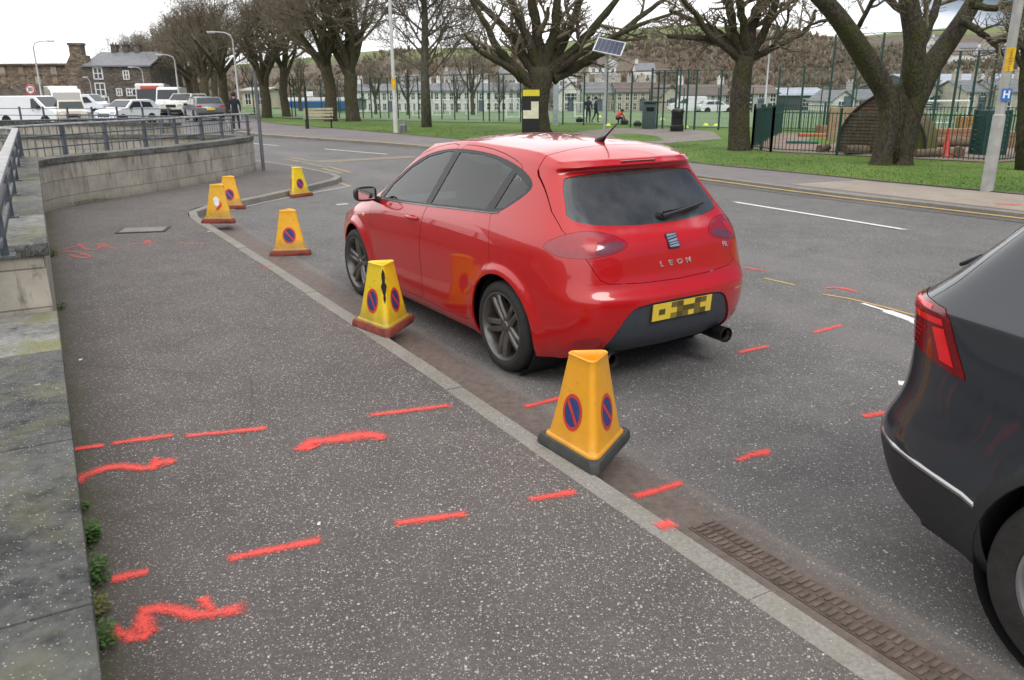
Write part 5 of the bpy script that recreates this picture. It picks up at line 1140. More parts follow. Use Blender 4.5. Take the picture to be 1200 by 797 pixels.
# ------------------------------------------------------------------ trees in winter
class TreeB:
    def __init__(s, seed): s.r = random.Random(seed); s.T = MB(); s.C = MB()
    def branch(s, p, d, L_, r, lev, maxlev, up=.12, wig=.25, dens=1.0, spread=.75, minr=.006, bend=None):
        rr = s.r; n = 5 if lev == 0 else 4 if lev < 3 else 3; pts = [Vector(p)]; rad = [r]; d = Vector(d).normalized()
        for i in range(n):
            d = (d+Vector((rr.gauss(0, wig), rr.gauss(0, wig), rr.gauss(0, wig*.7)))*.55+Vector((0, 0, up))).normalized(); pts.append(pts[-1]+d*L_/n); rad.append(max(minr, r*(1-.55*(i+1)/n)))
        (s.T if lev <= 1 else s.C).tube(pts, rad, 10 if lev == 0 else 7 if lev == 1 else 5 if lev == 2 else 3, cap=False)
        s.kids(pts, rad, L_, lev, maxlev, up, wig, dens, spread, minr)
    def kids(s, pts, rad, L_, lev, maxlev, up, wig, dens, spread, minr):
        if lev >= maxlev: return
        rr = s.r; k = max(2, int((3.2+2.2*(lev > 0)+1.2*(lev > 1))*dens+rr.random()))
        for j in range(k):
            t = .25+.75*(j+rr.random()*.7)/k; t = min(1, t); q = t*(len(pts)-1); i = min(len(pts)-2, int(q)); f = q-i; P = pts[i].lerp(pts[i+1], f); d0 = (pts[i+1]-pts[i]).normalized()
            side = Vector((rr.gauss(0, 1), rr.gauss(0, 1), rr.gauss(0, .6))); side = (side-d0*side.dot(d0)).normalized(); d = (d0*(1-spread*.55)+side*spread).normalized(); r = (rad[i]*(1-f)+rad[i+1]*f)*(.50+.25*rr.random())
            s.branch(P, d, L_*(.62+.22*rr.random())*(1.05-.35*t), max(minr, r), lev+1, maxlev, up, wig, dens, spread, minr)
    def limb(s, pts, rad, maxlev, Lk, up=.1, wig=.28, dens=1.1, spread=.8, minr=.008, n=10, lev=0):
        P = [Vector(p) for p in pts]
        Q = smooth_line3(P, 2); k = len(Q); rr = s.r
        Q = [q+Vector((rr.gauss(0, .02), rr.gauss(0, .02), 0))*min(1, i) for i, q in enumerate(Q)]
        rd = [rad[0]+(rad[1]-rad[0])*(i/(k-1))**.8 for i in range(k)]; rd = [r*(1+rr.gauss(0, .05)) for r in rd]
        s.T.tube(Q, rd, n, cap=True); s.kids(Q, rd, Lk, 1+lev, maxlev, up, wig, dens, spread, minr)
    def build(s, name, label, loc, bark, twig, group=None, rz=0, local=True):
        root = thing(name, label, 'tree', loc, rz, group); o = Vector(loc) if local else Vector((0, 0, 0))
        for mb in (s.T, s.C): mb.V = [tuple(Vector(v)-o) for v in mb.V]
        s.T.build('trunk', bark, root, True); s.C.build('crown', twig, root, True); return root
def smooth_line3(P, it):
    for _ in range(it):
        Q = [P[0]]
        for a, b in zip(P, P[1:]): Q += [a*.75+b*.25, a*.25+b*.75]
        Q.append(P[-1]); P = Q
    return P
def bark_mat(name, c0, c1, moss, sc=3.0):
    m = bpy.data.materials.new(name); m.use_nodes = True; MATS[name] = m; b = NB(m); v = b.pos(); b.b.inputs['Roughness'].default_value = .95
    mp_ = b.new('ShaderNodeMapping', {'Vector': v, 'Scale': (1, 1, .3)}); n = b.noise(mp_.outputs[0], 14, 6, .75); c = b.ramp(n, [(.35, c0), (.68, c1)])
    c = b.mix(b.math('MULTIPLY', b.ramp(b.noise(v, sc, 5, .6), [(.42, (0, 0, 0)), (.62, (1, 1, 1))]), moss), c, (.070, .075, .016)); b.ln(c, b.b.inputs['Base Color']); vb = b.new('ShaderNodeTexVoronoi', {'Vector': mp_.outputs[0], 'Scale': 22.0}, feature='DISTANCE_TO_EDGE').outputs[0]; b.bump(b.math('ADD', n, b.math('MULTIPLY', vb, 1.2)), 1.0, .09); return m
def build_trees():
    bark = bark_mat('mossy_bark', (.028, .022, .016), (.135, .108, .078), .75, 1.9); bark2 = bark_mat('brown_bark', (.055, .043, .030), (.18, .145, .10), .45); twig = mat('twig_brown', (.16, .13, .09), .9, 0, .25, 3); gtwig = mat('grey_twig', (.15, .125, .095), .9, 0, .25, 3)
    rf = random.Random(5)
    def P(px, py, Y, dy=0): return A(px, py, Y+dy)
    # big spreading tree behind the car roof
    t = TreeB(11); Y = 34.3; b0 = Vector((*G(631, 155, .11), 0.0)); Y = b0.y
    t.T.tube([b0+Vector((0, 0, -.05)), b0+Vector((0, 0, .25)), P(630, 130, Y), P(632, 108, Y), P(634, 90, Y), P(634, 78, Y)], [.72, .51, .44, .43, .52, .44], 18)
    L1 = [([(622, 98), (600, 76), (582, 58), (570, 28), (548, -8)], .34, .10, -1.0), ([(612, 92), (596, 78), (572, 66), (556, 56), (545, 40)], .26, .06, -1.8), ([(628, 86), (608, 60), (592, 32), (560, 2), (535, -22)], .32, .10, .8), ([(632, 82), (618, 45), (604, 15), (590, -25)], .34, .12, -.4),
          ([(634, 80), (631, 40), (622, 0), (612, -45)], .38, .15, .4), ([(638, 80), (650, 40), (653, 5), (650, -45)], .36, .15, -.8), ([(642, 80), (662, 48), (676, 15), (690, -35)], .34, .12, 1.0), ([(645, 84), (676, 55), (700, 28), (726, -5), (750, -38)], .32, .1, -1.2),
          ([(648, 92), (680, 76), (706, 60), (728, 38), (760, 12), (790, -8)], .33, .08, 1.6), ([(648, 86), (684, 60), (720, 42), (752, 28), (800, 12)], .24, .06, -2.2), ([(640, 90), (660, 78), (690, 70), (716, 62)], .2, .06, 2.5), ([(624, 90), (614, 60), (606, 40), (578, 20)], .2, .06, 2.0)]
    for pts, r0, r1, dy in L1: t.limb([P(x, y, Y, dy*i/(len(pts)-1)) for i, (x, y) in enumerate(pts)], (r0*.78, r1*.75), 4, 2.0, minr=.007, dens=.8)
    t.build('sycamore_tree', 'big spreading bare tree with mossy limbs behind the red car roof', tuple(b0), bark, twig)
    # tree right of the car
    t = TreeB(12); b0 = Vector((*G(866, 176, .11), 0)); Y = b0.y
    t.T.tube([b0+Vector((0, 0, -.05)), b0+Vector((0, 0, .2)), P(866, 150, Y), P(867, 115, Y), P(870, 85, Y), P(874, 66, Y)], [.42, .33, .30, .28, .26, .24], 16)
    for pts, r0, r1, dy in [([(868, 72), (852, 54), (824, 44), (800, 44), (782, 42)], .14, .05, -.6), ([(869, 74), (848, 40), (812, 24), (784, 12)], .13, .05, .8), ([(872, 68), (861, 40), (855, 15), (854, -20)], .18, .08, .3), ([(874, 66), (872, 30), (866, -5), (860, -30)], .16, .08, -.5), ([(875, 66), (880, 30), (892, 2), (905, -25)], .22, .10, .2), ([(877, 68), (893, 42), (906, 14), (913, -15)], .16, .07, -.6), ([(878, 70), (906, 56), (930, 45), (948, 34), (955, 12)], .12, .04, .5), ([(870, 70), (838, 48), (806, 8), (790, -20)], .12, .05, -1.2), ([(905, 55), (918, 40), (925, 15), (920, -20)], .06, .03, .3)]:
        t.limb([P(x, y, Y, dy*i/(len(pts)-1)) for i, (x, y) in enumerate(pts)], (r0, r1), 4, 1.35, minr=.006, dens=.85)
    t.build('ash_tree', 'single-trunk mossy tree between the path and the playground fence', tuple(b0), bark, twig)
    # big forked tree at the right
    t = TreeB(13); b0 = Vector((*G(1043, 193, .11), 0)); Y = b0.y
    lt = [P(1032, 196, Y), P(1036, 170, Y), P(1043, 140, Y), P(1040, 112, Y), P(1024, 84, Y, -.2), P(1000, 46, Y, -.5), P(978, 14, Y, -.8), P(952, -12, Y, -1.0), P(925, -40, Y, -1.2)]
    t.T.tube(smooth_line3([Vector(p) for p in lt], 2), list(np.interp(np.linspace(0, 1, len(smooth_line3([Vector(p) for p in lt], 2))), [0, .1, .3, .5, .7, 1], [.33, .23, .22, .25, .20, .14])), 16)
    rt = [P(1056, 196, Y), P(1060, 170, Y), P(1066, 140, Y), P(1075, 110, Y), P(1087, 82, Y, .2), P(1112, 48, Y, .4), P(1136, 12, Y, .6), P(1158, -30, Y, .8)]; q = smooth_line3([Vector(p) for p in rt], 2)
    t.T.tube(q, list(np.interp(np.linspace(0, 1, len(q)), [0, .1, .3, .5, .7, 1], [.34, .23, .23, .28, .22, .14])), 16)
    md = [P(1062, 165, Y, .1), P(1068, 135, Y, .05), P(1072, 112, Y), P(1070, 84, Y, -.1), P(1073, 50, Y, -.2), P(1066, 10, Y, -.3), P(1060, -35, Y, -.4)]; q = smooth_line3([Vector(p) for p in md], 2); t.T.tube(q, list(np.interp(np.linspace(0, 1, len(q)), [0, .3, .5, 1], [.12, .21, .25, .18])), 16)
    t.T.tube([P(1046, 190, Y, .1), P(1050, 150, Y, .1), P(1056, 118, Y, .1), P(1052, 100, Y, .05)], [.28, .22, .23, .13], 14)
    for pts, r0, r1, dy in [([(1128, 25), (1150, 38), (1164, 52), (1172, 62)], .10, .03, -.8), ([(1140, 5), (1165, 12), (1185, 2), (1200, 12)], .10, .04, -.5), ([(1075, 60), (1092, 25), (1105, -20)], .12, .08, .4), ([(1068, 20), (1040, 0), (1020, -30)], .11, .06, .5), ([(1000, 46), (1010, 20), (1030, -10)], .07, .04, -.6), ([(985, 22), (962, 24), (940, 34)], .05, .02, -.4), ([(1165, 50), (1178, 68), (1176, 80)], .04, .02, .2)]:
        t.limb([P(x, y, Y, dy*i/(len(pts)-1)) for i, (x, y) in enumerate(pts)], (r0, r1), 4, 1.1, minr=.006, dens=.6)
    # ivy-like moss in the fork
    t.build('sycamore_tree', 'massive dark tree forking into thick limbs in front of the playground', tuple(b0), bark, twig)
    # right-edge tree
    t = TreeB(14); b0 = Vector((*G(1204, 199, .11), 0)); Y = b0.y; t.T.tube([b0, P(1203, 150, Y), P(1205, 90, Y), P(1210, 40, Y)], [.24, .2, .18, .16], 12)
    for pts in ([(1205, 95), (1192, 60), (1180, 30)], [(1206, 80), (1215, 40), (1210, 0)], [(1204, 60), (1185, 45), (1165, 50)]): t.limb([P(x, y, Y) for x, y in pts], (.08, .03), 4, 1.0, dens=.7)
    t.build('young_tree', 'tree cut off by the right edge beside the leaning lamp post', tuple(b0), bark, twig)
    # ---- generic street trees, several individuals of three makes
    def street_tree(seed, H=11.5, r=.45, th=2.6, nl=7, dens=1.0, spread=.75, lev=5, up=.10, lmb=.42, wide=.55):
        dens *= .66; r *= .8; t = TreeB(seed); rr = t.r; p = Vector((0, 0, 0)); pts = [Vector((0, 0, -.1)), Vector((0, 0, .3)), Vector((rr.uniform(-.1, .1), rr.uniform(-.1, .1), th*.6)), Vector((rr.uniform(-.08, .08), rr.uniform(-.08, .08), th)), Vector((0, 0, th*1.25))]
        t.T.tube(pts, [r*1.35, r*1.05, r*.92, r*.95, r*.6], 12); top = pts[-2]
        for i in range(nl):
            a = 2*math.pi*(i+rr.random()*.6)/nl; el = rr.uniform(.72, 1.3) if i else 1.45; d = Vector((math.cos(a)*math.cos(el), math.sin(a)*math.cos(el), math.sin(el)))
            t.branch(top+Vector((0, 0, rr.uniform(-.3, .4)*th*.4)), d, (H-th)*lmb*(1.0+.25*rr.random()), r*(.42+.16*rr.random()), 1, lev, up, .26, dens, spread, .009)
        return t
    g = 'bare street trees along the park edge'
    def place(tr, x, y, name, label, rz, sc=1.0, first=False):
        o = tr if first else copy_tree(tr); o.location = (x, y, gz(x, y)); o.rotation_euler = (0, 0, rz); o.scale = (sc, sc, sc); o['label'] = label; return o
    A1 = street_tree(21, 12.0, .50, 2.5, 8, 1.0).build('street_tree', 'x', (0, 0, 0), bark2, twig, g)
    A2 = street_tree(22, 11.0, .42, 2.9, 7, 1.0).build('street_tree', 'x', (0, 0, 0), bark2, twig, g)
    A3 = street_tree(23, 12.5, .38, 3.0, 7, 1.1, up=.16).build('street_tree', 'x', (0, 0, 0), bark2, twig, g)
    def gx(px, py): return GG(px, py)
    place(A1, *gx(414, 142), '', 'thick-trunked bare tree right of the bench, low fork', 1.3, 1.0, True)
    place(A2, *gx(388, 142), '', 'tall bare tree directly behind the park bench', .4, 1.05, True)
    place(A3, *gx(336, 137), '', 'bare tree left of the bench, near the tall black post', 2.2, .95, True)
    place(A1, *gx(313, 138), '', 'bare tree right of the cream pavilion', 4.0, .82); place(A2, *gx(265, 135), '', 'heavy bare tree left of the cream pavilion by the lamp post', 2.6, 1.0)
    for i, (px, Y, sc, lab) in enumerate([(243, 76, 1.0, 'bare tree above the grey hatchback, first behind the heavy one'), (232, 86, 1.0, 'bare tree behind the beige pickup, second of the far row'), (214, 98, 1.05, 'bare tree above the white van, third of the far row'), (196, 108, 1.0, 'bare tree above the bus roof right side'), (180, 118, 1.05, 'bare tree above the bus roof left side'), (163, 130, 1.05, 'farthest bare tree in front of the tenement chimneys'), (224, 112, 1.1, 'bare tree filling the gap above the white van and pickup'), (254, 95, 1.05, 'bare tree behind the tall lamp beside the hatchback')]):
        place((A1, A2, A3)[i % 3], GZ(px, Y), Y, '', lab, i*1.7, sc)
    # slender pale tree
    S = TreeB(31); b0 = Vector((*gx(500, 149), 0)); S.T.tube([b0, b0+Vector((0, 0, 2.5)), b0+Vector((.1, 0, 5)), b0+Vector((0, .1, 8.5))], [.26, .2, .15, .04], 10)
    rr = S.r
    for i in range(26):
        z = 2.3+6*i/26; a = i*2.4+rr.random(); d = Vector((math.cos(a), math.sin(a), .55+.3*rr.random())); S.branch(b0+Vector((.05, .05, z)), d, 2.6-.8*abs(i/26-.3), .06, 2, 5, .12, .22, .9, .7, .008)
    S.build('slender_tree', 'slender pale grey tree on the lawn between the lamp post and the big tree', tuple(b0), bark_mat('pale_bark', (.10, .09, .07), (.26, .24, .19), .2), gtwig)
    # trees beyond the pitches
    g2 = 'bare trees beyond the sports pitches'; B1 = street_tree(41, 9, .25, 1.8, 6, .95, lev=4, up=.2).build('distant_tree', 'x', (0, 0, 0), bark2, gtwig, g2); B2 = street_tree(42, 8, .22, 1.6, 6, .95, lev=4, up=.12).build('distant_tree', 'x', (0, 0, 0), bark2, gtwig, g2)
    fst = [True, True]
    for i, (px, Y, sc, lab) in enumerate([(554, 78, .98, 'round-crowned distant tree left of the green gate posts'), (478, 80, .9, 'forked distant tree right of the white lamp column'), (440, 90, .85, 'distant tree between the thick-trunked tree and lamp column'), (585, 96, .75, 'small brown distant tree left of the big spreading tree'), (352, 92, 1.0, 'distant tree above the blue-fronted building'), (300, 100, 1.0, 'distant tree above the cream pavilion roof'), (535, 120, .9, 'hazy distant tree in front of the white terrace'), (610, 110, .7, 'distant tree half hidden by the big spreading trunk')]):
        k = i % 2; place((B1, B2)[k], GZ(px, Y), Y, '', lab, i*1.1, sc, fst[k]); fst[k] = False
# ------------------------------------------------------------------ hills
def build_hills():
    sky_pts = [(-400, 92), (-100, 90), (150, 84), (300, 74), (430, 60), (520, 56), (600, 54), (640, 51), (683, 47), (712, 40), (741, 34), (790, 29), (850, 31), (913, 36), (962, 42), (1000, 43), (1030, 40), (1060, 37), (1130, 31), (1200, 33), (1300, 28), (1450, 36), (1700, 60)]
    pxs = np.arange(-400, 1701, 20); ys = np.interp(pxs, [p[0] for p in sky_pts], [p[1] for p in sky_pts]); rr = random.Random(9); V = []; nt_ = 26
    for i, (px, py) in enumerate(zip(pxs, ys)):
        Yr = 620+40*math.sin(px/170.); top = A(px, py, Yr); 
        for j in range(nt_):
            t = j/(nt_-1); Y = 215+(Yr-215)*t; x = top[0]*(Y/Yr); z = (top[2])*(t**1.15)+ (math.sin(x/31.+j)*1.2+math.cos(x/57.-j*.7)*1.6)*math.sin(math.pi*t)*1.6 - 6.5*(1-t)**2; V.append((x, Y, z))
        V.append((top[0]*1.25, Yr*1.25, top[2]*.7))
    n = nt_+1; Fc = [(i*n+j, (i+1)*n+j, (i+1)*n+j+1, i*n+j+1) for i in range(len(pxs)-1) for j in range(n-1)]
    m = bpy.data.materials.new('hillside'); m.use_nodes = True; MATS[m.name] = m; b = NB(m); v = b.pos(); b.b.inputs['Roughness'].default_value = .95
    s = b.new('ShaderNodeSeparateXYZ', {0: v}); wood = b.ramp(b.noise(v, .05, 8, .75), [(.3, (.14, .11, .08)), (.5, (.20, .155, .115)), (.7, (.24, .20, .14))])
    field = b.ramp(b.noise(v, .012, 5, .6), [(.35, (.14, .20, .055)), (.5, (.20, .25, .085)), (.65, (.25, .25, .12))])
    hgt = b.math('ADD', s.outputs[2], b.math('MULTIPLY_ADD', b.noise(v, .010, 6, .65), 26, -13)); left = b.new('ShaderNodeMapRange', {0: s.outputs[0], 1: 20.0, 2: 160.0, 3: -16.0, 4: 3.0}); hgt = b.math('SUBTRACT', hgt, left.outputs[0])
    c = b.mix(b.ramp(b.math('DIVIDE', hgt, 60), [(.53, (0, 0, 0)), (.57, (1, 1, 1))]), wood, field); b.ln(c, b.b.inputs['Base Color']); b.bump(b.noise(v, .2, 6, .8), 1.0, 3)
    o = link_mesh('hills', V, Fc, m, None, True); o['kind'] = 'structure'; bm = bmesh.new(); bm.from_mesh(o.data); bmesh.ops.recalc_face_normals(bm, faces=bm.faces[:]); bm.to_mesh(o.data)
    bv = BVHTree.FromBMesh(bm); bm.free()
    # the woods: bristling bare crowns massed on the slopes, each a fan of thin blades
    rnd = np.random.RandomState(4); Vw = []; cols = []; NBL = 13
    for k in range(21000):
        px = rnd.uniform(-150, 1400); Y = 222+370*rnd.rand()**.75; x = A(px, 80, Y)[0]; h = bv.ray_cast(Vector((x, Y, 300)), Vector((0, 0, -1)))
        if h[0] is None: continue
        z = h[0].z; ridge = A(px, float(np.interp(px, [p[0] for p in sky_pts], [p[1] for p in sky_pts])), 620)[2]; fr_ = .57+.10*math.sin(px/61.)+.08*math.sin(px/23.)+(.28 if 900 < px < 1010 else 0)-(.15 if px > 1060 else 0)
        if z > ridge*fr_: continue
        if px < 720 and rnd.rand() > .45: continue
        if math.sin(x/23.)+math.cos(Y/29.+x/60.) > 1.35: continue
        w_ = 1.2+rnd.rand()*1.5; hh = 2.6+rnd.rand()*2.6; b0 = np.array([x, Y, z-.3])
        a = rnd.uniform(0, 2*np.pi, NBL); q = rnd.rand(NBL)**.6*w_; tip = b0+np.stack([np.cos(a)*q, np.sin(a)*q, hh*(1-.35*(q/w_)**2)*rnd.uniform(.75, 1.05, NBL)], 1); md_ = b0+(tip-b0)*.45+np.array([0, 0, .3]); t_ = np.stack([-np.sin(a), np.cos(a), np.zeros(NBL)], 1)*(.22+.24*rnd.rand(NBL))[:, None]
        Vw.append(np.stack([md_-t_, md_+t_, tip+t_*.5, tip-t_*.5], 1).reshape(-1, 3)); c_ = int(rnd.rand()*3.25); cols += [c_]*NBL
    Vw = np.concatenate(Vw); icf = np.arange(len(Vw)).reshape(-1, 4); Vw, Fw = [Vw], [icf]
    ms = [mat('far_wood_brown', (.20, .168, .118), .95, 0, .2, 1.2, space='pos'), mat('far_wood_grey', (.26, .22, .175), .95, 0, .35, 1.2, space='pos'), mat('far_wood_russet', (.215, .160, .115), .95, 0, .35, 1.2, space='pos'), mat('far_wood_green', (.13, .14, .07), .95, 0, .35, 1.2, space='pos')]
    o = link_mesh('hillside_woodland', np.concatenate(Vw), np.concatenate(Fw), ms, None, False, mi=cols); tag(o, 'brown leafless woodland massed over the far hillside', 'woodland', kind='stuff')
    # unseen ridge added behind the viewpoint, keeps low sky out of car reflections
    V = []; n2 = 60
    for i in range(n2+1):
        a = R(150+240*i/n2); c, d = math.cos(a), math.sin(a)
        for r_, z in ((46, -.2), (62, 5+1.5*math.sin(i*.9)), (85, 13+3*math.sin(i*.5)), (160, 26+5*math.sin(i*.3))):
            V.append((c*r_*1.0+8, d*r_-6, z if r_ > 46 else -.2))
    o = link_mesh('hills', V, [(4*i+j, 4*i+4+j, 4*i+5+j, 4*i+1+j) for i in range(n2) for j in range(3)], mat('sky_block_slope', (.085, .085, .06), .95, 0, .35, .15, space='pos'), None, True); o['kind'] = 'structure'
    return bv
# ------------------------------------------------------------------ houses
def house(name, label, cat, px0, px1, py_e, py_r, Y, wallm, roofm, depth=8, yaw=0., zb=None, windows=(3, 1), chim=1, gable=False, frame=None, door=True, group=None, winh=1.15, hip=False, rows_z=None):
    """a pitched-roof house whose front spans px0..px1 at distance Y; eaves at py_e and ridge at py_r; gable=True shows its end"""
    zb = gz(A((px0+px1)/2, py_e, Y)[0], Y) if zb is None else zb; x0 = A(px0, py_e, Y)[0]; x1 = A(px1, py_e, Y)[0]; ze = A((px0+px1)/2, py_e, Y)[2]-zb; zr = A((px0+px1)/2, py_r, Y)[2]-zb; W = x1-x0
    root = thing(name, label, cat, ((x0+x1)/2, Y, zb), yaw, group); mb = MB(); w_ = W/2; d = depth
    if gable:
        mb.prism([(-w_, 0), (w_, 0), (w_, ze), (0, zr-.12), (-w_, ze)], 0, d, lambda u, v, h: (u, h, v)); mb.build('wall', wallm, root)
        rf = MB(); t = .16; sl = (zr-ze)/w_
        for sg in (-1, 1): rf.prism([(sg*(w_+.3), ze-.3*sl+.02), (0, zr), (0, zr+t), (sg*(w_+.3), ze-.3*sl+t)], -.25, d+.25, lambda u, v, h: (u, h, v))
    else:
        mb.prism([(0, 0), (d, 0), (d, ze), (d/2, zr-.1), (0, ze)], -w_, w_, lambda u, v, h: (h, u, v)); mb.build('wall', wallm, root)
        rf = MB(); t = .16; sl = (zr-ze)/(d/2)
        rf.prism([(-.3, ze-.3*sl+.02), (d/2, zr), (d/2, zr+t), (-.3, ze-.3*sl+t)], -w_-.2, w_+.2, lambda u, v, h: (h, u, v)); rf.prism([(d+.3, ze-.3*sl+.02), (d/2+.001, zr), (d/2+.001, zr+t), (d+.3, ze-.3*sl+t)], -w_-.2, w_+.2, lambda u, v, h: (h, u, v))
    ro = rf.build('roof', roofm, root)
    for i in range(chim):
        cx = (-w_+.8+(W-1.6)*(i/(max(1, chim-1)))) if chim > 1 else -w_+.8; cy = d/2
        if gable: cx, cy = 0, (1.0 if i == 0 else d-1)
        cb = MB(); cb.box((cx, cy, zr+.35), (.95, .6, 1.5)); cb.box((cx, cy, zr+1.14), (1.1, .75, .12))
        for q in (-.25, .25): cb.cyl((cx+q, cy, zr+1.2), (cx+q, cy, zr+1.55), .12, .1, 8)
        cb.build('chimney', wallm, ro)
    nwx, nwz = windows; fr = frame or mat('white_frame', (.72, .72, .70), .5); gl = mat('window_dark', (.04, .045, .05), .08, 0, .3, 2)
    zz = rows_z or [ze*(.55 if nwz == 1 else (.27+.5*j/(nwz-1))) for j in range(nwz)]
    for j, z in enumerate(zz):
        for i in range(nwx):
            x = -w_+W*(i+.5)/nwx if not gable else -w_*.5+w_*(i+.5)/nwx if nwx > 1 else 0
            if door and j == 0 and i == nwx//2 and nwx > 1:
                db = MB(); db.box((x, -.03, 1.0), (.95, .08, 2.0)); db.build('door', mat('door_paint', (.10, .12, .16), .5), root); continue
            wb = MB(); ww, wh = min(1.1, W/nwx*.5), winh
            for (cx, cz, sx_, sz_) in ((-ww/2, 0, .09, wh+.09), (ww/2, 0, .09, wh+.09), (0, wh/2, ww, .09), (0, -wh/2, ww, .09), (0, 0, ww, .06), (0, 0, .06, wh)): wb.box((x+cx, -.035-(.002 if (cx == 0 and cz == 0 and sz_ < .1) else 0), z+cz), (sx_, .07, sz_))
            f = wb.build('window', fr, root); pb = MB(); pb.box((x, -.012, z), (ww-.04, .03, wh-.04)); pb.build('pane', gl, f)
    return root
def build_town(bv):
    harl = mat('white_harling', (.70, .69, .66), .9, 0, .15, .8); grey = mat('grey_harling', (.42, .40, .36), .9, 0, .15, .8); tan = mat('tan_render', (.47, .42, .35), .9, 0, .15, .8); slate = mat('slate_roof', (.17, .175, .185), .6, 0, .2, 2); btile = mat('brown_tiles', (.14, .105, .09), .7, 0, .2, 2); pale = mat('pale_roof', (.36, .40, .46), .45, 0, .1, 1)
    def rubble(nm, c0, c1, c2, sc):
        stone = bpy.data.materials.new(nm); stone.use_nodes = True; MATS[nm] = stone; b = NB(stone); v = b.obj(); b.b.inputs['Roughness'].default_value = .95
        mp_ = b.new('ShaderNodeMapping', {'Vector': v, 'Scale': (1, 1, 1.9)}); vo = b.new('ShaderNodeTexVoronoi', {'Vector': mp_.outputs[0], 'Scale': sc}); sp = b.new('ShaderNodeSeparateXYZ', {0: vo.outputs['Color']})
        c = b.ramp(sp.outputs[0], [(0, c0), (.5, c1), (1, c2)]); c = b.mix(.75, c, b.ramp(b.noise(v, .5, 6, .7), [(.3, (.5, .48, .46)), (.7, (1.15, 1.08, 1.0))]), 'MULTIPLY'); b.ln(c, b.b.inputs['Base Color']); b.bump(vo.outputs['Distance'], .6, .1); return stone
    stone = rubble('rubble_stone', (.12, .098, .078), (.19, .155, .122), (.30, .245, .19), 3.2); dst2 = rubble('whin_stone', (.085, .076, .068), (.13, .115, .10), (.20, .175, .15), 3.4)
    dstone = mat('dark_sandstone', (.15, .128, .105), .95, 0, .4, .9); orng = mat('block_infill', (.24, .175, .115), .95, 0, .35, 1.1)
    AX = lambda px, py, Y: (A(px, py, Y)[0], Y, A(px, py, Y)[2]+.42)
    # roofless stone building on the left, openings bricked up
    Y = 96; x0, x1 = AX(-60, 100, Y)[0], AX(101, 100, Y)[0]; zt = AX(50, 76.5, Y)[2]; W = x1-x0
    root = thing('stone_ruin', 'long roofless rubble-stone building with blocked-up windows on the left', 'building', (x0, Y, -.42)); mb = MB(); mb.box((W/2, 3, zt/2), (W, 6, zt)); mb.build('wall', stone, root); mb = MB(); mb.box((W/2, -.04, zt+.1), (W+.2, .5, .2)); mb.build('wall_head', dstone, root)
    for i, px in enumerate((6, 28, 46, 66, 88)):
        x = AX(px, 100, Y)[0]-x0
        for j, (pa, pb) in enumerate(((78.5, 87), (89, 99), (103, 112))):
            za, zb_ = AX(px, pa, Y)[2], AX(px, pb, Y)[2]; mb = MB(); mb.box((x, -.02, (za+zb_)/2), (.62, .10, za-zb_)); w_ = mb.build('blocked_window', orng if (i+j) % 3 else mat('pale_infill', (.36, .31, .24), .95, 0, .3, 1.1), root); mb = MB(); mb.box((x, -.05, za+.12), (.95, .16, .22)); mb.build('lintel', dstone, w_)
            if j == 0:
                pass
    mb = MB(); mb.box((AX(38, 100, Y)[0]-x0, -.1, 1.3), (W*.62, .25, 2.4)); mb.build('lean_to', mat('dark_sandstone'), root)
    # tenement with the big gable chimney
    Y = 94; root = thing('tenement', 'dark stone tenement with white windows, slate roof and tall gable chimney', 'building', (AX(101, 120, Y)[0], Y, -.42)); ox = AX(101, 120, Y)[0]
    xr = AX(178, 100, Y)[0]-ox; ze = AX(110, 77.5, Y)[2]; zr = AX(110, 60.5, Y)[2]; mb = MB(); mb.prism([(0, 0), (9, 0), (9, ze), (4.5, zr-.1), (0, ze)], 0, xr, lambda u, v, h: (h, u, v)); mb.build('wall', dst2, root)
    rf = MB(); sl = (zr-ze)/4.5; rf.prism([(-.25, ze-.25*sl), (4.5, zr), (4.5, zr+.15), (-.25, ze-.25*sl+.15)], .25, xr+.2, lambda u, v, h: (h, u, v)); rf.prism([(9.25, ze-.25*sl), (4.501, zr), (4.501, zr+.15), (9.25, ze-.25*sl+.15)], .25, xr+.2, lambda u, v, h: (h, u, v)); ro = rf.build('roof', slate, root)
    # gable wall with its broad stack, seen square to the road
    gx0 = AX(75, 90, Y)[0]-ox; gx1 = AX(102, 90, Y)[0]-ox; zc = AX(85, 51.5, Y)[2]; zs = AX(85, 68, Y)[2]; zg = AX(85, 78, Y)[2]; ca, cb_ = AX(78, 60, Y)[0]-ox, AX(92, 60, Y)[0]-ox
    mb = MB(); mb.prism([(gx0, 0), (gx1, 0), (gx1, zg), (cb_+.4, zs+.3), (ca, zs+.3), (gx0, zg)], .5, 1.6, lambda u, v, h: (u, h, v)); g_ = mb.build('gable', stone, root); mb = MB(); mb.box(((ca+cb_)/2, 1.05, (zs+zc)/2), (cb_-ca, 1.05, zc-zs)); mb.box(((ca+cb_)/2, 1.05, zc+.02), (cb_-ca+.2, 1.25, .25)); mb.build('chimney', stone, ro)
    for px in (113, 127, 141): x = AX(px, 60, Y)[0]-ox; mb = MB(); mb.box((x, 4.5, zr+.3), (.62, .8, 1.1)); mb.box((x, 4.5, zr+.88), (.74, .95, .12)); [mb.cyl((x+q, 4.5, zr+.9), (x+q, 4.5, zr+1.2), .1, .08, 8) for q in (-.17, .17)]; mb.build('chimney', dst2, ro)
    fr = mat('white_frame', (.72, .72, .70), .5); gl = mat('window_dark', (.04, .045, .05), .08, 0, .3, 2)
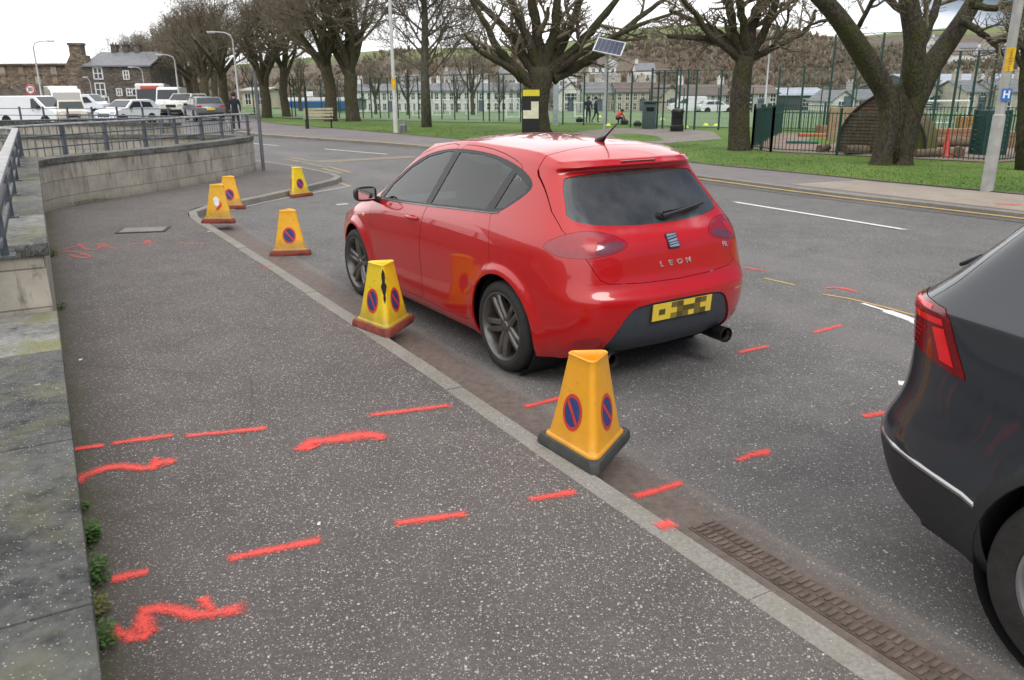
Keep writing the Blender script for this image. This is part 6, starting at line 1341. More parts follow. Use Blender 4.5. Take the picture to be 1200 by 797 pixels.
    for px, py, ww, wh in ((115, 86, .95, 1.2), (118, 105, 1.05, 1.35), (140, 108, .55, .75), (152, 108, .6, .75), (160, 108, .6, .75), (148, 88, .6, .9), (124, 124, .9, 1.9), (141, 122, .6, .9)):
        c = AX(px, py, Y); x, z = c[0]-ox, c[2]; wb = MB()
        for (cx, cz, a, h_) in ((-ww/2, 0, .12, wh+.12), (ww/2, 0, .12, wh+.12), (0, wh/2, ww, .12), (0, -wh/2, ww, .12), (0, 0, ww, .08), (0, 0, .10, wh)): wb.box((x+cx, -.04-(.003 if (cx == 0 and cz == 0 and h_ < .1) else 0), z+cz), (a, .08, h_))
        f = wb.build('window', fr, root); pb = MB(); pb.box((x, -.012, z), (ww-.04, .03, wh-.04)); pb.build('pane', gl, f)
    # pavilion, blue-fronted sheds
    house('pavilion', 'low cream pavilion beyond the grey hatchback at the park corner', 'building', 283, 311, 107, 104, 88, mat('cream_render', (.62, .55, .42), .85, 0, .1, 1), mat('flat_roof', (.45, .44, .42), .7), 7, windows=(2, 1), chim=0, door=False)
    root = house('sports_shed', 'long low grey building with blue fascia behind the bench trees', 'building', 316, 412, 119, 116, 118, mat('shed_grey', (.20, .21, .22), .7), mat('flat_roof_grey', (.42, .43, .45), .6), 12, windows=(9, 1), chim=0, door=False)
    mb = MB(); W_ = A(412, 119, 118)[0]-A(316, 119, 118)[0]; mb.box((0, -.2, A(360, 119.5, 118)[2]-.5-root.location.z), (W_*.96, .2, 1.1)); mb.build('blue_fascia', mat('fascia_blue', (.035, .12, .32), .4), root)
    # terraces behind the pitches, left to right
    Hs = [('white_terrace', 'long white terrace of flats with many windows behind the pitch, left of the big tree', 412, 505, 107, 99, 150, harl, slate, (11, 2), 3, False), ('white_terrace', 'white terrace block joined right of the long one, seen left of the ticket totem', 507, 612, 107, 98, 148, harl, slate, (12, 2), 3, False),
          ('grey_house', 'grey-roofed house with a white gable right of the big trunk', 655, 683, 108, 97, 142, harl, slate, (3, 2), 1, True), ('slate_terrace', 'slate-roofed terrace with white dormers left of the solar panel pole', 684, 722, 109, 97, 140, tan, slate, (5, 2), 3, False), ('brown_terrace', 'brown-roofed terrace right of the solar panel pole', 722, 776, 108, 97, 138, tan, btile, (6, 2), 4, False),
          ('gable_house', 'pale gable-ended house left of the long brown-roofed terrace', 776, 797, 112, 100, 128, tan, btile, (2, 1), 0, True), ('long_terrace', 'long white-walled terrace under a brown roof behind the black litter bin', 797, 857, 112, 100, 134, harl, btile, (7, 2), 2, False), ('brown_house', 'brown-roofed house right of the mossy single trunk', 872, 913, 110, 101, 126, grey, btile, (3, 2), 1, False),
          ('gable_house', 'small white gable house left of the timber arch shelter', 976, 1003, 118, 107, 112, harl, slate, (2, 1), 0, True), ('slate_house', 'slate-roofed house behind the fork of the massive tree', 1003, 1062, 117, 106, 118, grey, slate, (4, 1), 1, False), ('grey_cottage', 'grey house with steep roof seen right of the massive tree trunk', 1078, 1108, 115, 99, 110, grey, slate, (2, 2), 1, True),
          ('stone_villa', 'stone villa with bay windows left of the leaning lamp post', 1133, 1172, 108, 95, 104, tan, slate, (3, 2), 2, False), ('stone_villa', 'stone villa at the right edge behind the leaning lamp post', 1174, 1225, 108, 93, 102, tan, slate, (3, 2), 2, False), ('grey_house', 'grey house between the arch shelter tree and the stone villas', 1108, 1133, 114, 104, 116, grey, slate, (2, 2), 1, False)]
    for nm, lab, a, b_, e, r_, Y, wm, rm, wn, ch, gb in Hs: house(nm, lab, 'house', a, b_, e, r_, Y, wm, rm, 9, windows=wn, chim=ch, gable=gb)
    house('works_shed', 'dark industrial shed with pale blue-grey roof right of the mossy trunk', 'building', 913, 977, 112, 104, 130, mat('dark_cladding', (.06, .065, .075), .6), pale, 16, windows=(1, 1), chim=0, door=False)
    house('works_shed', 'huge pale blue-roofed shed above the houses at the right', 'building', 1090, 1240, 101, 86, 150, mat('dark_cladding'), pale, 30, windows=(1, 1), chim=0, door=False)
    # houses on the hillside
    far = [(692, 722, 78, 70, 330, harl, btile), (716, 741, 66, 58, 380, tan, btile), (738, 760, 60, 53, 420, mat('brick_house', (.36, .20, .15), .9, 0, .2, 1), btile), (745, 768, 82, 74, 300, harl, slate), (705, 725, 92, 86, 260, harl, slate), (1096, 1122, 48, 43, 430, harl, slate), (1125, 1150, 56, 50, 400, grey, slate), (1150, 1182, 62, 55, 380, harl, slate), (1158, 1188, 50, 44, 430, grey, btile), (1116, 1140, 64, 59, 360, harl, btile), (1184, 1215, 56, 49, 400, harl, slate), (1090, 1112, 59, 54, 380, harl, slate), (520, 545, 88, 83, 300, harl, slate), (548, 572, 92, 86, 280, harl, btile), (470, 500, 94, 88, 270, harl, slate), (585, 606, 86, 81, 310, grey, slate), (655, 676, 90, 84, 290, harl, slate)]
    nm_ = ['white house lowest left on the hill', 'tan house above it on the hill', 'brick-coloured hill house highest left of the panel', 'white hill house right of the solar panel', 'white hill house just above the terraces', 'highest white hill house at the upper right', 'grey hill house under the highest white one', 'long white hill house left of the lamp post top', 'grey brown-roofed hill house near the right top', 'small white hill house above the pale shed', 'white hill house at the right edge', 'white hill house left of the grey pair', 'white house on the slope behind the slender tree', 'brown-roofed white house on the slope right of the slender tree', 'white house on the slope by the white lamp column', 'grey house on the slope left of the big tree', 'white house on the slope right of the big trunk']
    for (a, b_, e, r_, Y, wm, rm), lab in zip(far, nm_):
        xm = A((a+b_)/2, e, Y)[0]; h = bv.ray_cast(Vector((xm, Y, 300)), Vector((0, 0, -1))); zb = (h[0].z if h[0] else 0)-.5
        ze = A((a+b_)/2, e, Y)[2]
        if ze-zb > 6.5 or ze-zb < 2.5: zb = ze-4.8
        house('hill_house', lab, 'house', a, b_, e, r_, Y, wm, rm, 8, windows=(4, 1), chim=1, zb=zb, door=False, group='houses on the hillside', winh=1.3)
# ------------------------------------------------------------------ fences and park furniture
def wire_mat(name, col, pitch=(.05, .10), w_=.006, alpha=1.0):
    m = bpy.data.materials.new(name); m.use_nodes = True; MATS[name] = m; b = NB(m); b.b.inputs['Base Color'].default_value = (*col, 1); uv = b.new('ShaderNodeUVMap').outputs[0]; s = b.new('ShaderNodeSeparateXYZ', {0: uv})
    f = None
    for k, p in ((0, pitch[0]), (1, pitch[1])):
        q = b.math('LESS_THAN', b.math('FRACT', b.math('DIVIDE', s.outputs[k], p)), w_/p); f = q if f is None else b.math('MAXIMUM', f, q)
    tr = b.new('ShaderNodeBsdfTransparent'); mx_ = b.new('ShaderNodeMixShader', {0: f, 1: tr.outputs[0], 2: b.b.outputs[0]}); b.ln(mx_.outputs[0], b.o.inputs[0]); return m
def panel(name, p, q, z0, z1, m, parent):
    L_ = (Vector(q)-Vector(p)).length; o = link_mesh(name, [(*p, z0), (*q, z0), (*q, z1), (*p, z1)], [(0, 1, 2, 3)], m, parent); uvl = o.data.uv_layers.new(name='UVMap')
    for l, u in zip(range(4), ((0, z0), (L_, z0), (L_, z1), (0, z1))): uvl.data[l].uv = u
    return o
def on_line(P, px):
    P = [Vector(p) for p in P]; d = ray(px, 140); best = None
    for a, b_ in zip(P, P[1:]):
        # solve a+(b-a)t = s*(dx,dy)
        e = b_-a; det = e.x*(-d[1])-e.y*(-d[0])
        if abs(det) < 1e-9: continue
        t = ((-a.x)*(-d[1])-(-a.y)*(-d[0]))/det
        if -.001 <= t <= 1.001: return a+e*t
    return None
def build_fences():
    gp = mat('fence_green', (.012, .050, .042), .5, 0, .15, 3); wm = wire_mat('weld_mesh', (.02, .09, .07), (.05, .2), .005)
    def run(name, label, base, posts, h, pw=.07, mesh=wm, rail=True, cat='fence'):
        root = thing(name, label, cat); pts = [on_line(base, px) for px in posts]; pts = [p for p in pts if p is not None]
        hh = h if isinstance(h, (list, tuple)) else [h]*len(pts)
        for p, z in zip(pts, hh): mb = MB(); mb.box((p.x, p.y, z/2+.1+gz(p.x, p.y)), (pw, pw, z)); mb.build('post', gp, root)
        for a, b_, z in zip(pts, pts[1:], hh): g_ = gz(*((a+b_)/2)); panel('mesh_panel', tuple(a), tuple(b_), .15+g_, z+g_, mesh, root)
        if rail:
            mb = MB()
            for a, b_, z in zip(pts, pts[1:], hh): mb.tube([(a.x, a.y, z+.08+gz(a.x, a.y)), (b_.x, b_.y, z+.08+gz(b_.x, b_.y))], .02, 4); 
            mb.build('top_rail', gp, root)
        return pts
    B1 = [GG(294, 135.5), GG(343, 137), GG(440, 139), GG(567, 142.5)]
    run('pitch_fence', 'green mesh sports fence behind the lamp column, left of the gate posts', B1, [343, 347, 360, 378, 398, 426, 436, 446, 456, 467, 480, 491, 504, 518, 533, 549, 566.5], 2.55)
    B2 = [GG(566, 142.5), GG(590, 143), GG(660, 146), GG(740, 149), GG(795, 152), GG(845, 152.5), GG(880, 153)]
    run('pitch_fence', 'green mesh sports fence behind the solar pole and the bins', B2, [573.5, 585, 590, 610, 636, 659.5, 684, 710, 739, 770, 776.5, 795, 804, 814, 842.5, 876], 2.5)
    B3 = [GG(880, 153), (13.5, 36.5), (20.0, 31.5), (28, 27)]
    run('ball_stop_fence', 'tall green ball-stop fence behind the playground', B3, [909, 937, 969, 996, 1024, 1049, 1072, 1093, 1114, 1135, 1156, 1175, 1193, 1215], [2.6, 2.6, 3.9, 3.9, 3.9, 3.9, 3.9, 3.1, 3.1, 3.1, 3.1, 3.1, 3.1, 3.1])
    B4 = [(-36, 104), (-8, 96), (30, 88), (90, 70)]; run('far_fence', 'distant green fence on the far side of the pitches', B4, [360, 400, 440, 480, 520, 560, 600, 640, 680, 720, 760, 800, 840, 880, 920, 960, 1000, 1040, 1080, 1120, 1160, 1200], 2.6, .1)
    run('gate_fence', 'small green gate enclosure beside the cream pavilion', B1, [294, 299, 304, 311], 2.4)
    # playground railings
    def bars(name, label, P, h, hpost=None, n_per=1.9):
        root = thing(name, label, 'fence'); Pp = resample(P, n_per)
        for p in Pp: mb = MB(); mb.box((p.x, p.y, (h+.1)/2+.06), (.06, .06, h+.1)); mb.build('post', gp, root)
        for a, b_ in zip(Pp, Pp[1:]):
            mb = MB(); L_ = (b_-a).length; n_ = max(3, int(L_/.105))
            for i in range(1, n_): p = a+(b_-a)*i/n_; mb.tube([(p.x, p.y, .16), (p.x, p.y, h+.06)], .011, 4, cap=False)
            for z in (.2, h+.02): mb.tube([(a.x, a.y, z), (b_.x, b_.y, z)], .018, 4, cap=False)
            mb.build('bar_panel', gp, root)
    c0 = G(903, 178, .11); c1 = G(1164, 191, .11); c2 = G(881, 174.5, .11); c3 = (22, 26.5); c4 = (11.2, 29.5)
    bars('play_fence', 'dark green bar railings in front of the timber arch shelter', [c0, c1], 1.18); bars('play_fence', 'short dark railing end turned sideways at the playground corner', [c2, c0], 1.25, n_per=.55); bars('play_fence', 'green bar railings at the back of the playground', [G(915, 155.5, .11), (14.5, 29.5), (22.5, 25.2)], 1.15); bars('play_fence', 'playground side railings running back from the front corner', [c2, G(915, 156, .11)], 1.2)
    bars('play_fence', 'right-hand side railings of the playground behind the lamp post', [c1, (22.5, 25.2)], 1.18)
    sheet('playground_surface', [c0, c1, (22.4, 25.2), (14.5, 29.4), G(915, 156, .11), c2], .125, mat('play_gravel', (.24, .175, .14), .95, 0, .25, 1.2, space='pos'))
    sheet('play_grass', [G(945, 168, .11), G(975, 170, .11), G(985, 163, .11), G(950, 160, .11)], .13, MATS['lawn_grass'])
def shelter():
    wood = bpy.data.materials.new('shelter_boards'); wood.use_nodes = True; MATS[wood.name] = wood; b = NB(wood); v = b.obj(); b.b.inputs['Roughness'].default_value = .9; s = b.new('ShaderNodeSeparateXYZ', {0: v})
    c = b.ramp(b.noise(v, 6, 5, .6), [(.3, (.055, .038, .026)), (.7, (.14, .095, .062))]); g = b.ramp(b.math('ADD', b.math('MULTIPLY', s.outputs[0], .35), b.noise(v, 1.5, 5, .6)), [(.62, (0, 0, 0)), (.85, (1, 1, 1))]); c = b.mix(b.math('MULTIPLY', g, .8), c, (.115, .125, .02)); b.ln(c, b.b.inputs['Base Color'])
    x0, y0 = G(981, 179, .12); x1, y1 = G(1084, 183, .12); a = Vector((x0, y0)); c_ = Vector((x1, y1)); W = (c_-a).length; H = A(1018, 113, y0)[2]-.1; ang = math.atan2(c_.y-a.y, c_.x-a.x)
    root = thing('timber_shelter', 'arched timber-boarded play shelter with mossy right side behind the forked tree', 'shelter', ((x0+x1)/2, (y0+y1)/2+.05, .12), ang)
    # pointed arch whose ridge leans left; boards laid horizontally, each slightly proud of the next
    def arch(z):
        t = z/H; l = -W/2+W*.36*t**3.0+W*.02*t; r_ = W/2-W*.58*t**3.0-W*.02*t; return l, max(r_, l+.02)
    n_ = 17; mb = MB(); hs = H/n_
    for i in range(n_):
        l0, r0 = arch(i*hs); l1, r1 = arch((i+1)*hs-.006); off = .0
        V = [(l0, 0, i*hs), (r0, 0, i*hs), (r1, .018, (i+1)*hs-.006), (l1, .018, (i+1)*hs-.006), (l0, 2.1, i*hs), (r0, 2.1, i*hs), (r1, 2.082, (i+1)*hs-.006), (l1, 2.082, (i+1)*hs-.006)]
        mb.add(V, [(0, 1, 2, 3), (5, 4, 7, 6), (1, 5, 6, 2), (4, 0, 3, 7), (3, 2, 6, 7), (4, 5, 1, 0)])
    mb.build('boards', wood, root); mb = MB(); L_ = [arch(H*i/12) for i in range(13)]; mb.tube([(l-.01, -.02, H*i/12) for i, (l, r_) in enumerate(L_)]+[(r_+.01, -.02, H*i/12) for i, (l, r_) in list(enumerate(L_))[::-1]], .035, 6); mb.build('edge_beam', mat('dark_timber', (.035, .026, .02), .9, 0, .3, 5), root)
def lamp_post(name, label, base, h, r0, r1, arm=0, arm_dir=(1, 0), head=True, m=None):
    root = thing(name, label, 'lamp post', (base[0], base[1], .1)); m = m or mat('lamp_grey', (.42, .43, .43), .5, .5, .15, 3); mb = MB(); mb.tube([(0, 0, 0), (0, 0, 1.3), (0, 0, 1.32), (0, 0, h)], [r0, r0*.95, r0*.75, r1], 14); mb.build('column', m, root, 40)
    if arm:
        d = Vector((*arm_dir, 0)).normalized(); mb = MB(); mb.tube([Vector((0, 0, h-.05)), Vector((0, 0, h+.25))+d*.12, Vector((0, 0, h+.38))+d*.45, Vector((0, 0, h+.42))+d*arm], r1*.8, 8); mb.build('arm', m, root, 40)
        if head:
            mb = MB(); c = Vector((0, 0, h+.41))+d*(arm+.22); a = math.atan2(d.y, d.x); mb.box(c, (.52, .22, .10), rz=a, bev=.04); hd = mb.build('lamp_head', mat('head_grey', (.5, .5, .5), .5), root, 40); mb = MB(); mb.box(c-Vector((0, 0, .055)), (.36, .16, .02), rz=a); mb.build('lens', mat('lens_pale', (.7, .7, .68), .2), hd)
    return root
def build_furniture():
    steel = mat('lamp_grey', (.42, .43, .43), .5, .5, .15, 3)
    # leaning-looking post at right with its stickers
    b0 = G(1156, 224, .1); r = lamp_post('lamp_post', 'tall pale lamp post at the right with yellow strip and blue H sign', b0, 8.0, .105, .07, m=mat('concrete_grey', (.36, .36, .34), .7, 0, .2, 4, bump=.2, bs=40))
    zt, zb = A(1180, 56, b0[1])[2], A(1177, 84, b0[1])[2]; mb = MB(); rr = .088
    def wrap(z0, z1, m, nm, par, rad, a0=200, a1=320):
        mb = MB(); V = []; k = 9
        for z in (z0, z1):
            for i in range(k+1): a = R(a0+(a1-a0)*i/k); V.append((rad*math.cos(a), rad*math.sin(a), z-.1))
        mb.add(V, [(i, i+1, k+2+i, k+1+i) for i in range(k)]); return mb.build(nm, m, par, True)
    w_ = wrap(zb, zt, mat('strip_yellow', (.75, .45, .02), .5), 'yellow_strip', r, .0845)
    for i in range(8):
        z = zb+(zt-zb)*(i+.5)/8; tm = text_mesh('HTSREWOL'[i], .055, .0008, 'strip_letter', mat('ink_brown', (.12, .06, .01), .6), w_); tm.rotation_euler = (R(90), R(-90), R(-12)); tm.location = (-.018, -.0865, z-.1)
        tm.data.materials[0] = mat('ink_brown')
    za, zc = A(1173, 104, b0[1])[2], A(1172, 118, b0[1])[2]; s_ = MB(); s_.box((-.0, -.098, (za+zc)/2-.1), (.17, .012, za-zc)); so_ = s_.build('blue_sign', mat('sign_blue', (.03, .17, .55), .4), r); tm = text_mesh('H', .17, .001, 'sign_letter', mat('sign_white', (.85, .85, .85), .5), so_, bold=.006); tm.rotation_euler = (R(90), 0, 0); tm.location = (0, -.106, (za+zc)/2-.1)
    # white column beyond, grey lamps on the left
    b0 = G(464, 156, .1); r = lamp_post('lamp_post', 'white lamp column with yellow band on the far pavement left of the car roof', b0, 9.5, .10, .065, 1.2, (-.8, -.5), m=mat('column_white', (.58, .58, .56), .5, .1, .1, 3)); wz0, wz1 = A(463, 104, b0[1])[2], A(463, 92, b0[1])[2]; wrap(wz0, wz1, mat('strip_yellow'), 'yellow_band', r, .092, 180, 360)
    def far_lamp(px, pyb, pyt, Y, arm, d, lab, r0=.085):
        x = A(px, pyt, Y)[0]; h = A(px, pyt, Y)[2]-.4; lamp_post('street_lamp', lab, (x, Y), h, r0, .05, arm, d)
    far_lamp(38, 118, 50, 60, 1.0, (1, .1), 'tall grey street lamp behind the white panel van on the left'); far_lamp(204, 125, 66, 66, .9, (-1, -.1), 'street lamp above the white van and beige pickup'); far_lamp(272, 125, 40, 52, 1.0, (-1, -.1), 'street lamp rising behind the grey hatchback'); far_lamp(166, 112, 80, 88, .9, (-1, 0), 'small far street lamp above the bus'); far_lamp(105, 118, 92, 84, .2, (-1, 0), 'short grey lamp in front of the tenement', .06); far_lamp(904, 120, 36, 62, .5, (1, 0), 'thin floodlight column above the brown-roofed house', .08)
    # plain post by the wall end
    b0 = G(309, 200, .1); t = thing('sign_post', 'plain dark grey post beside the end of the curved wall', 'post', (b0[0], b0[1], .1)); mb = MB(); h = A(303, 84, b0[1])[2]-.1; mb.cyl((0, 0, 0), (0, 0, h), .038, n=12); mb.build('pole', mat('post_grey', (.16, .17, .18), .5, .4), t, 40); mb = MB(); mb.cyl((0, 0, h), (0, 0, h+.02), .042, n=12); mb.build('cap', mat('post_grey'), t, 40)
    # black post and bench
    b0 = G(361, 151, .1); t = thing('black_post', 'tall black post with small white sign beside the park bench', 'post', (b0[0], b0[1], .1)); mb = MB(); h = A(360, 101, b0[1])[2]-.1; mb.box((0, 0, h/2), (.10, .10, h)); mb.build('pole', mat('gloss_black', (.012, .012, .014), .4), t); mb = MB(); mb.box((.22, -.06, h*.82), (.30, .02, .22)); mb.build('sign_plate', mat('sign_white', (.85, .85, .85), .5), t)
    b0 = G(374, 150.5, .1); t = thing('park_bench', 'small pale slatted bench on the far pavement by the trees', 'bench', (b0[0], b0[1], .1), R(8)); wd = mat('bench_wood', (.42, .38, .26), .8, 0, .2, 6); mt = mat('gloss_black')
    mb = MB(); [mb.box((0, -.18+.13*i, .45), (1.35, .10, .035)) for i in range(3)]; mb.build('seat', wd, t); mb = MB(); [mb.box((0, .24+.02*i, .60+.14*i), (1.35, .03, .10)) for i in range(3)]; mb.build('backrest', wd, t)
    for x in (-.58, .58):
        mb = MB(); mb.tube([(x, -.24, 0), (x, -.22, .42), (x, .20, .42), (x, .30, .95)], .022, 6); mb.tube([(x, .28, 0), (x, .20, .42)], .022, 6); mb.build('leg', mt, t)
    b0 = G(473, 155.5, .1); t = thing('grey_bollard', 'short grey bollard right of the white lamp column', 'bollard', (b0[0], b0[1], .1)); mb = MB(); mb.lathe([(0, 0), (.15, 0), (.15, .36), (.12, .44), (0, .46)], 16); mb.build('bollard_body', mat('post_grey'), t, 40); mb = MB(); mb.lathe([(.152, .30), (.156, .31), (.156, .35), (.152, .36)], 16); mb.build('band', mat('lamp_grey'), t, 40)
    # information totem
    b0 = G(622, 157, .11); t = thing('ticket_totem', 'black totem board with yellow top and pale panels before the big tree', 'sign', (b0[0], b0[1], .1)); W = .72; H = A(622, 104, b0[1])[2]-.1; mb = MB(); mb.box((0, 0, H/2), (W, .16, H), bev=.01); mb.build('board', mat('gloss_black'), t); mb = MB(); mb.box((.01, -.09, H-.16), (W*.92, .02, .24)); mb.build('header', mat('header_yellow', (.68, .58, .03), .5, 0, .1), t)
    for (x, z, w2, h2) in ((.16, H*.62, .30, .36), (-.0, H*.44, .62, .32)): mb = MB(); mb.box((x, -.09-(.001 if w2 > .5 else 0), z), (w2, .02, h2)); mb.build('notice', mat('notice_cream', (.66, .62, .48), .6, 0, .12, 6), t)
    # solar panel on its pole
    b0 = G(708, 158, .11); Y = b0[1]; t = thing('solar_panel_sign', 'solar panel tilted on a tall grey pole above the car roof', 'solar panel', (b0[0], Y, .1)); zt = A(708, 62, Y)[2]; mb = MB(); mb.cyl((0, 0, 0), (0, 0, zt-.1), .052, n=12); mb.build('pole', steel, t, 40); cx, cz = A(714, 55, Y)[0]-b0[0], A(714, 55, Y)[2]-.1
    M = Euler((R(38), R(12), R(-14))).to_matrix(); mb = MB(); W2, D2 = 1.12, .86
    def pb(mb, c, d): 
        x, y, z = [q/2 for q in d]; mb.add([M@(Vector(c)+Vector((a*x, e*y, f_*z)))+Vector((cx, 0, cz)) for a in (-1, 1) for e in (-1, 1) for f_ in (-1, 1)], [(0, 1, 3, 2), (4, 6, 7, 5), (0, 4, 5, 1), (2, 3, 7, 6), (0, 2, 6, 4), (1, 5, 7, 3)])
    pb(mb, (0, 0, 0), (W2, D2, .04)); pf = mb.build('panel_frame', mat('alu_frame', (.6, .6, .6), .35, .7), t)
    mb = MB(); [pb(mb, (-W2/2+.045+(W2-.09)*(i+.5)/6, -D2/2+.045+(D2-.09)*(j+.5)/4, .022), ((W2-.09)/6-.006, (D2-.09)/4-.006, .006)) for i in range(6) for j in range(4)]; mb.build('solar_cells', mat('cell_blue', (.030, .040, .075), .2, 0, .15), pf)
    mb = MB(); mb.cyl((0, 0, zt-.12), (cx, 0, cz-.02), .035, n=8); mb.build('bracket', steel, t, 40)
    # thin post with pale head just behind
    x, Y2, z = A(713, 77, 44); t = thing('small_beacon_post', 'thin post with a pale tilted head just right of the solar pole', 'post', (x, Y2, .1)); mb = MB(); mb.cyl((0, 0, 0), (0, 0, z+.1), .035, n=8); mb.build('pole', steel, t, 40); mb = MB(); mb.box((.22, -.05, z), (.5, .12, .32), ry=R(20), bev=.02); mb.build('head', mat('head_pale', (.55, .57, .6), .4), t, 40)
    # bins
    b0 = GG(760, 151); t = thing('box_bin', 'grey-green box bin standing by the sports fence', 'bin', (b0[0], b0[1], .11)); mb = MB(); mb.box((0, 0, .55), (.55, .5, 1.1), bev=.03); mb.build('bin_body', mat('bin_green', (.055, .085, .085), .6, 0, .1), t, 40); mb = MB(); mb.box((0, -.02, 1.16), (.62, .58, .10), bev=.03); mb.build('lid', mat('bin_lid', (.03, .05, .05), .5), t, 40); mb = MB(); mb.box((0, -.26, .86), (.34, .03, .16)); mb.build('opening', mat('void_black', (.004, .004, .004), .9), t)
    t = thing('litter_bin', 'black round litter bin right of the box bin', 'bin', (*G(793, 154, .11), .115)); mb = MB(); mb.lathe([(0, 0), (.27, 0), (.29, .06), (.29, .22), (.25, .26), (.25, .72), (.27, .78), (.27, .84), (.22, .90), (0, .93)], 20); mb.build('bin_body', mat('gloss_black'), t, 40); mb = MB(); mb.box((0, -.235, .62), (.26, .05, .14)); mb.build('opening', mat('void_black'), t)
    # pitch gate frame, pale pillar, goals
    t = thing('pitch_gate', 'tall dark gate frame with rungs beside the bins', 'gate', (*GG(766, 151), .1)); gp = MATS['fence_green']; h = 2.6
    for x in (-.1, 1.0): mb = MB(); mb.box((x, .35, h/2), (.08, .08, h)); mb.build('post', gp, t)
    for z in (1.15, 1.75, 2.4): mb = MB(); mb.box((.45, .35, z), (1.02, .05, .05)); mb.build('rung', gp, t)
    b0 = GG(651, 147); t = thing('pale_pillar', 'pale blue-grey pillar in the pitch fence right of the big trunk', 'post', (b0[0], b0[1], .1)); mb = MB(); mb.box((0, 0, 1.15), (.26, .2, 2.3), bev=.03); mb.build('pillar', mat('pillar_pale', (.38, .43, .48), .6), t, 40); mb = MB(); mb.box((0, 0, 2.33), (.32, .26, .06)); mb.build('cap', mat('pillar_pale'), t)
    gw = mat('goal_white', (.78, .78, .78), .4, 0, .03)
    def goal(px0, px1, pyt, Y, lab, dep=1.2):
        x0, x1 = A(px0, pyt, Y)[0], A(px1, pyt, Y)[0]; g_ = gz((x0+x1)/2, Y)+.12; z = A(px0, pyt, Y)[2]-g_; t = thing('goal', lab, 'goal', ((x0+x1)/2, Y, g_), 0, 'white goals on the pitches'); w_ = (x1-x0)/2; mb = MB(); mb.tube([(-w_, 0, 0), (-w_, 0, z), (w_, 0, z), (w_, 0, 0)], .05, 6); mb.build('frame', gw, t); mb = MB(); mb.tube([(-w_, 0, z), (-w_, dep*.4, z), (-w_, dep, .03), (w_, dep, .03), (w_, dep*.4, z), (w_, 0, z)], .03, 5); mb.build('back_frame', gw, t)
        n_ = panel('net', (-w_, dep), (w_, dep), .03, z*.98, MATS.get('net_wire') or wire_mat('net_wire', (.6, .6, .6), (.12, .12), .006), t)
    goal(506, 527, 117, 72, 'small goal between the slender tree and the gate posts'); goal(546, 558, 115.5, 80, 'narrow goal under the round-crowned distant tree'); goal(593, 609, 115.5, 53, 'goal left of the ticket totem'); goal(674, 686, 120.5, 56, 'goal just left of the two people in dark clothes'); goal(1078, 1136, 118.5, 40, 'wide goal seen through the playground fence'); goal(483, 497, 118, 66, 'goal behind the slender pale tree', 1.0)
    # markers on the turf
    ym = mat('marker_yellow', (.62, .75, .08), .6)
    k = 0
    for px, py, Y in ((713, 148, 0), (746, 146.5, 0), (804, 150.5, 0), (827, 147.5, 0), (839, 148, 0), (776, 140.5, 0), (868, 145.5, 0), (703, 137.5, 0), (868, 150, 0)):
        b0 = GG(px, py, .12); mb = MB(); mb.lathe([(.15, 0), (.06, .09), (.05, .09), (.14, 0)], 14); o = mb.build('marker_disc', ym, None, True); o.location = (b0[0], b0[1], .137+gz(*b0)); s_ = .95; o.scale = (s_, s_, s_*1.3); k += 1
        tag(o, 'small lime training marker on the turf, ' + ['right of the solar pole', 'left of the box bin', 'beside the black litter bin', 'between litter bin and mossy trunk', 'second left of the mossy trunk', 'far one above the bins', 'right of the mossy trunk', 'left of the solar pole', 'nearest the playground corner'][k-1], 'marker', 'training markers on the pitch')
    # playground bits
    wood = mat('log_wood', (.17, .12, .08), .95, 0, .35, 4)
    def log(px, py, L_, r, rz, lab, m=wood): 
        x, y = G(px, py, .12); mb = MB(); mb.tube([(-L_/2, 0, r), (0, .01, r*1.02), (L_/2, 0, r)], [r, r*1.05, r*.9], 10); o = mb.build('log', m, None, 40); o.location = (x, y, .125); o.rotation_euler = (0, 0, rz); tag(o, lab, 'log', 'logs in the playground')
    log(1003, 181, .7, .12, .3, 'short log lying at the left foot of the timber arch'); log(1100, 184, 1.3, .10, .1, 'log lying right of the massive trunk behind the railings'); log(1122, 183.5, .4, .13, 1.2, 'round dark stump near the red cone'); log(1085, 181, .8, .08, -.2, 'thin log between the trunk and the red cone'); log(1120, 172, 1.6, .14, .1, 'thick log further back near the red cone'); log(965, 178, .6, .10, .8, 'stubby log at the foot of the left fence post')
    x, y = G(1107, 184, .12); t = thing('traffic_cone', 'slim red traffic cone standing in the playground', 'traffic cone', (x, y, .12)); mb = MB(); mb.lathe([(.12, .03), (.10, .06), (.03, .70), (0, .72)], 16); mb.build('cone_body', mat('cone_red', (.55, .06, .045), .5), t, 40); mb = MB(); mb.box((0, 0, .02), (.3, .3, .04), bev=.01); mb.build('foot', mat('cone_red'), t)
    x, y = G(1093, 172, .12); bm = bmesh.new(); bmesh.ops.create_uvsphere(bm, u_segments=16, v_segments=10, radius=.16); mb = MB(); mb.add([v.co+Vector((0, 0, .16)) for v in bm.verts], [[v.index for v in f.verts] for f in bm.faces]); bm.free(); o = mb.build('play_ball', mat('ball_pink', (.70, .12, .16), .5), None, True); o.location = (x, y, .125); tag(o, 'pink ball lying behind the playground railings', 'ball')
    def crate(name, lab, px, py, d, m, rz=0, cat='box', lidm=None):
        x, y = G(px, py, .12); t = thing(name, lab, cat, (x, y, .125), rz); mb = MB(); n_ = max(2, int(d[2]/.12))
        for i in range(n_): mb.box((0, 0, d[2]*(i+.5)/n_), (d[0], d[1], d[2]/n_-.012), bev=.004)
        mb.build('boards', m, t); [MB().box((sx*(d[0]/2+.012), sy*(d[1]/2+.012), d[2]/2), (.05, .05, d[2])).build('corner_post', lidm or m, t) for sx in (-1, 1) for sy in (-1, 1)]; return t
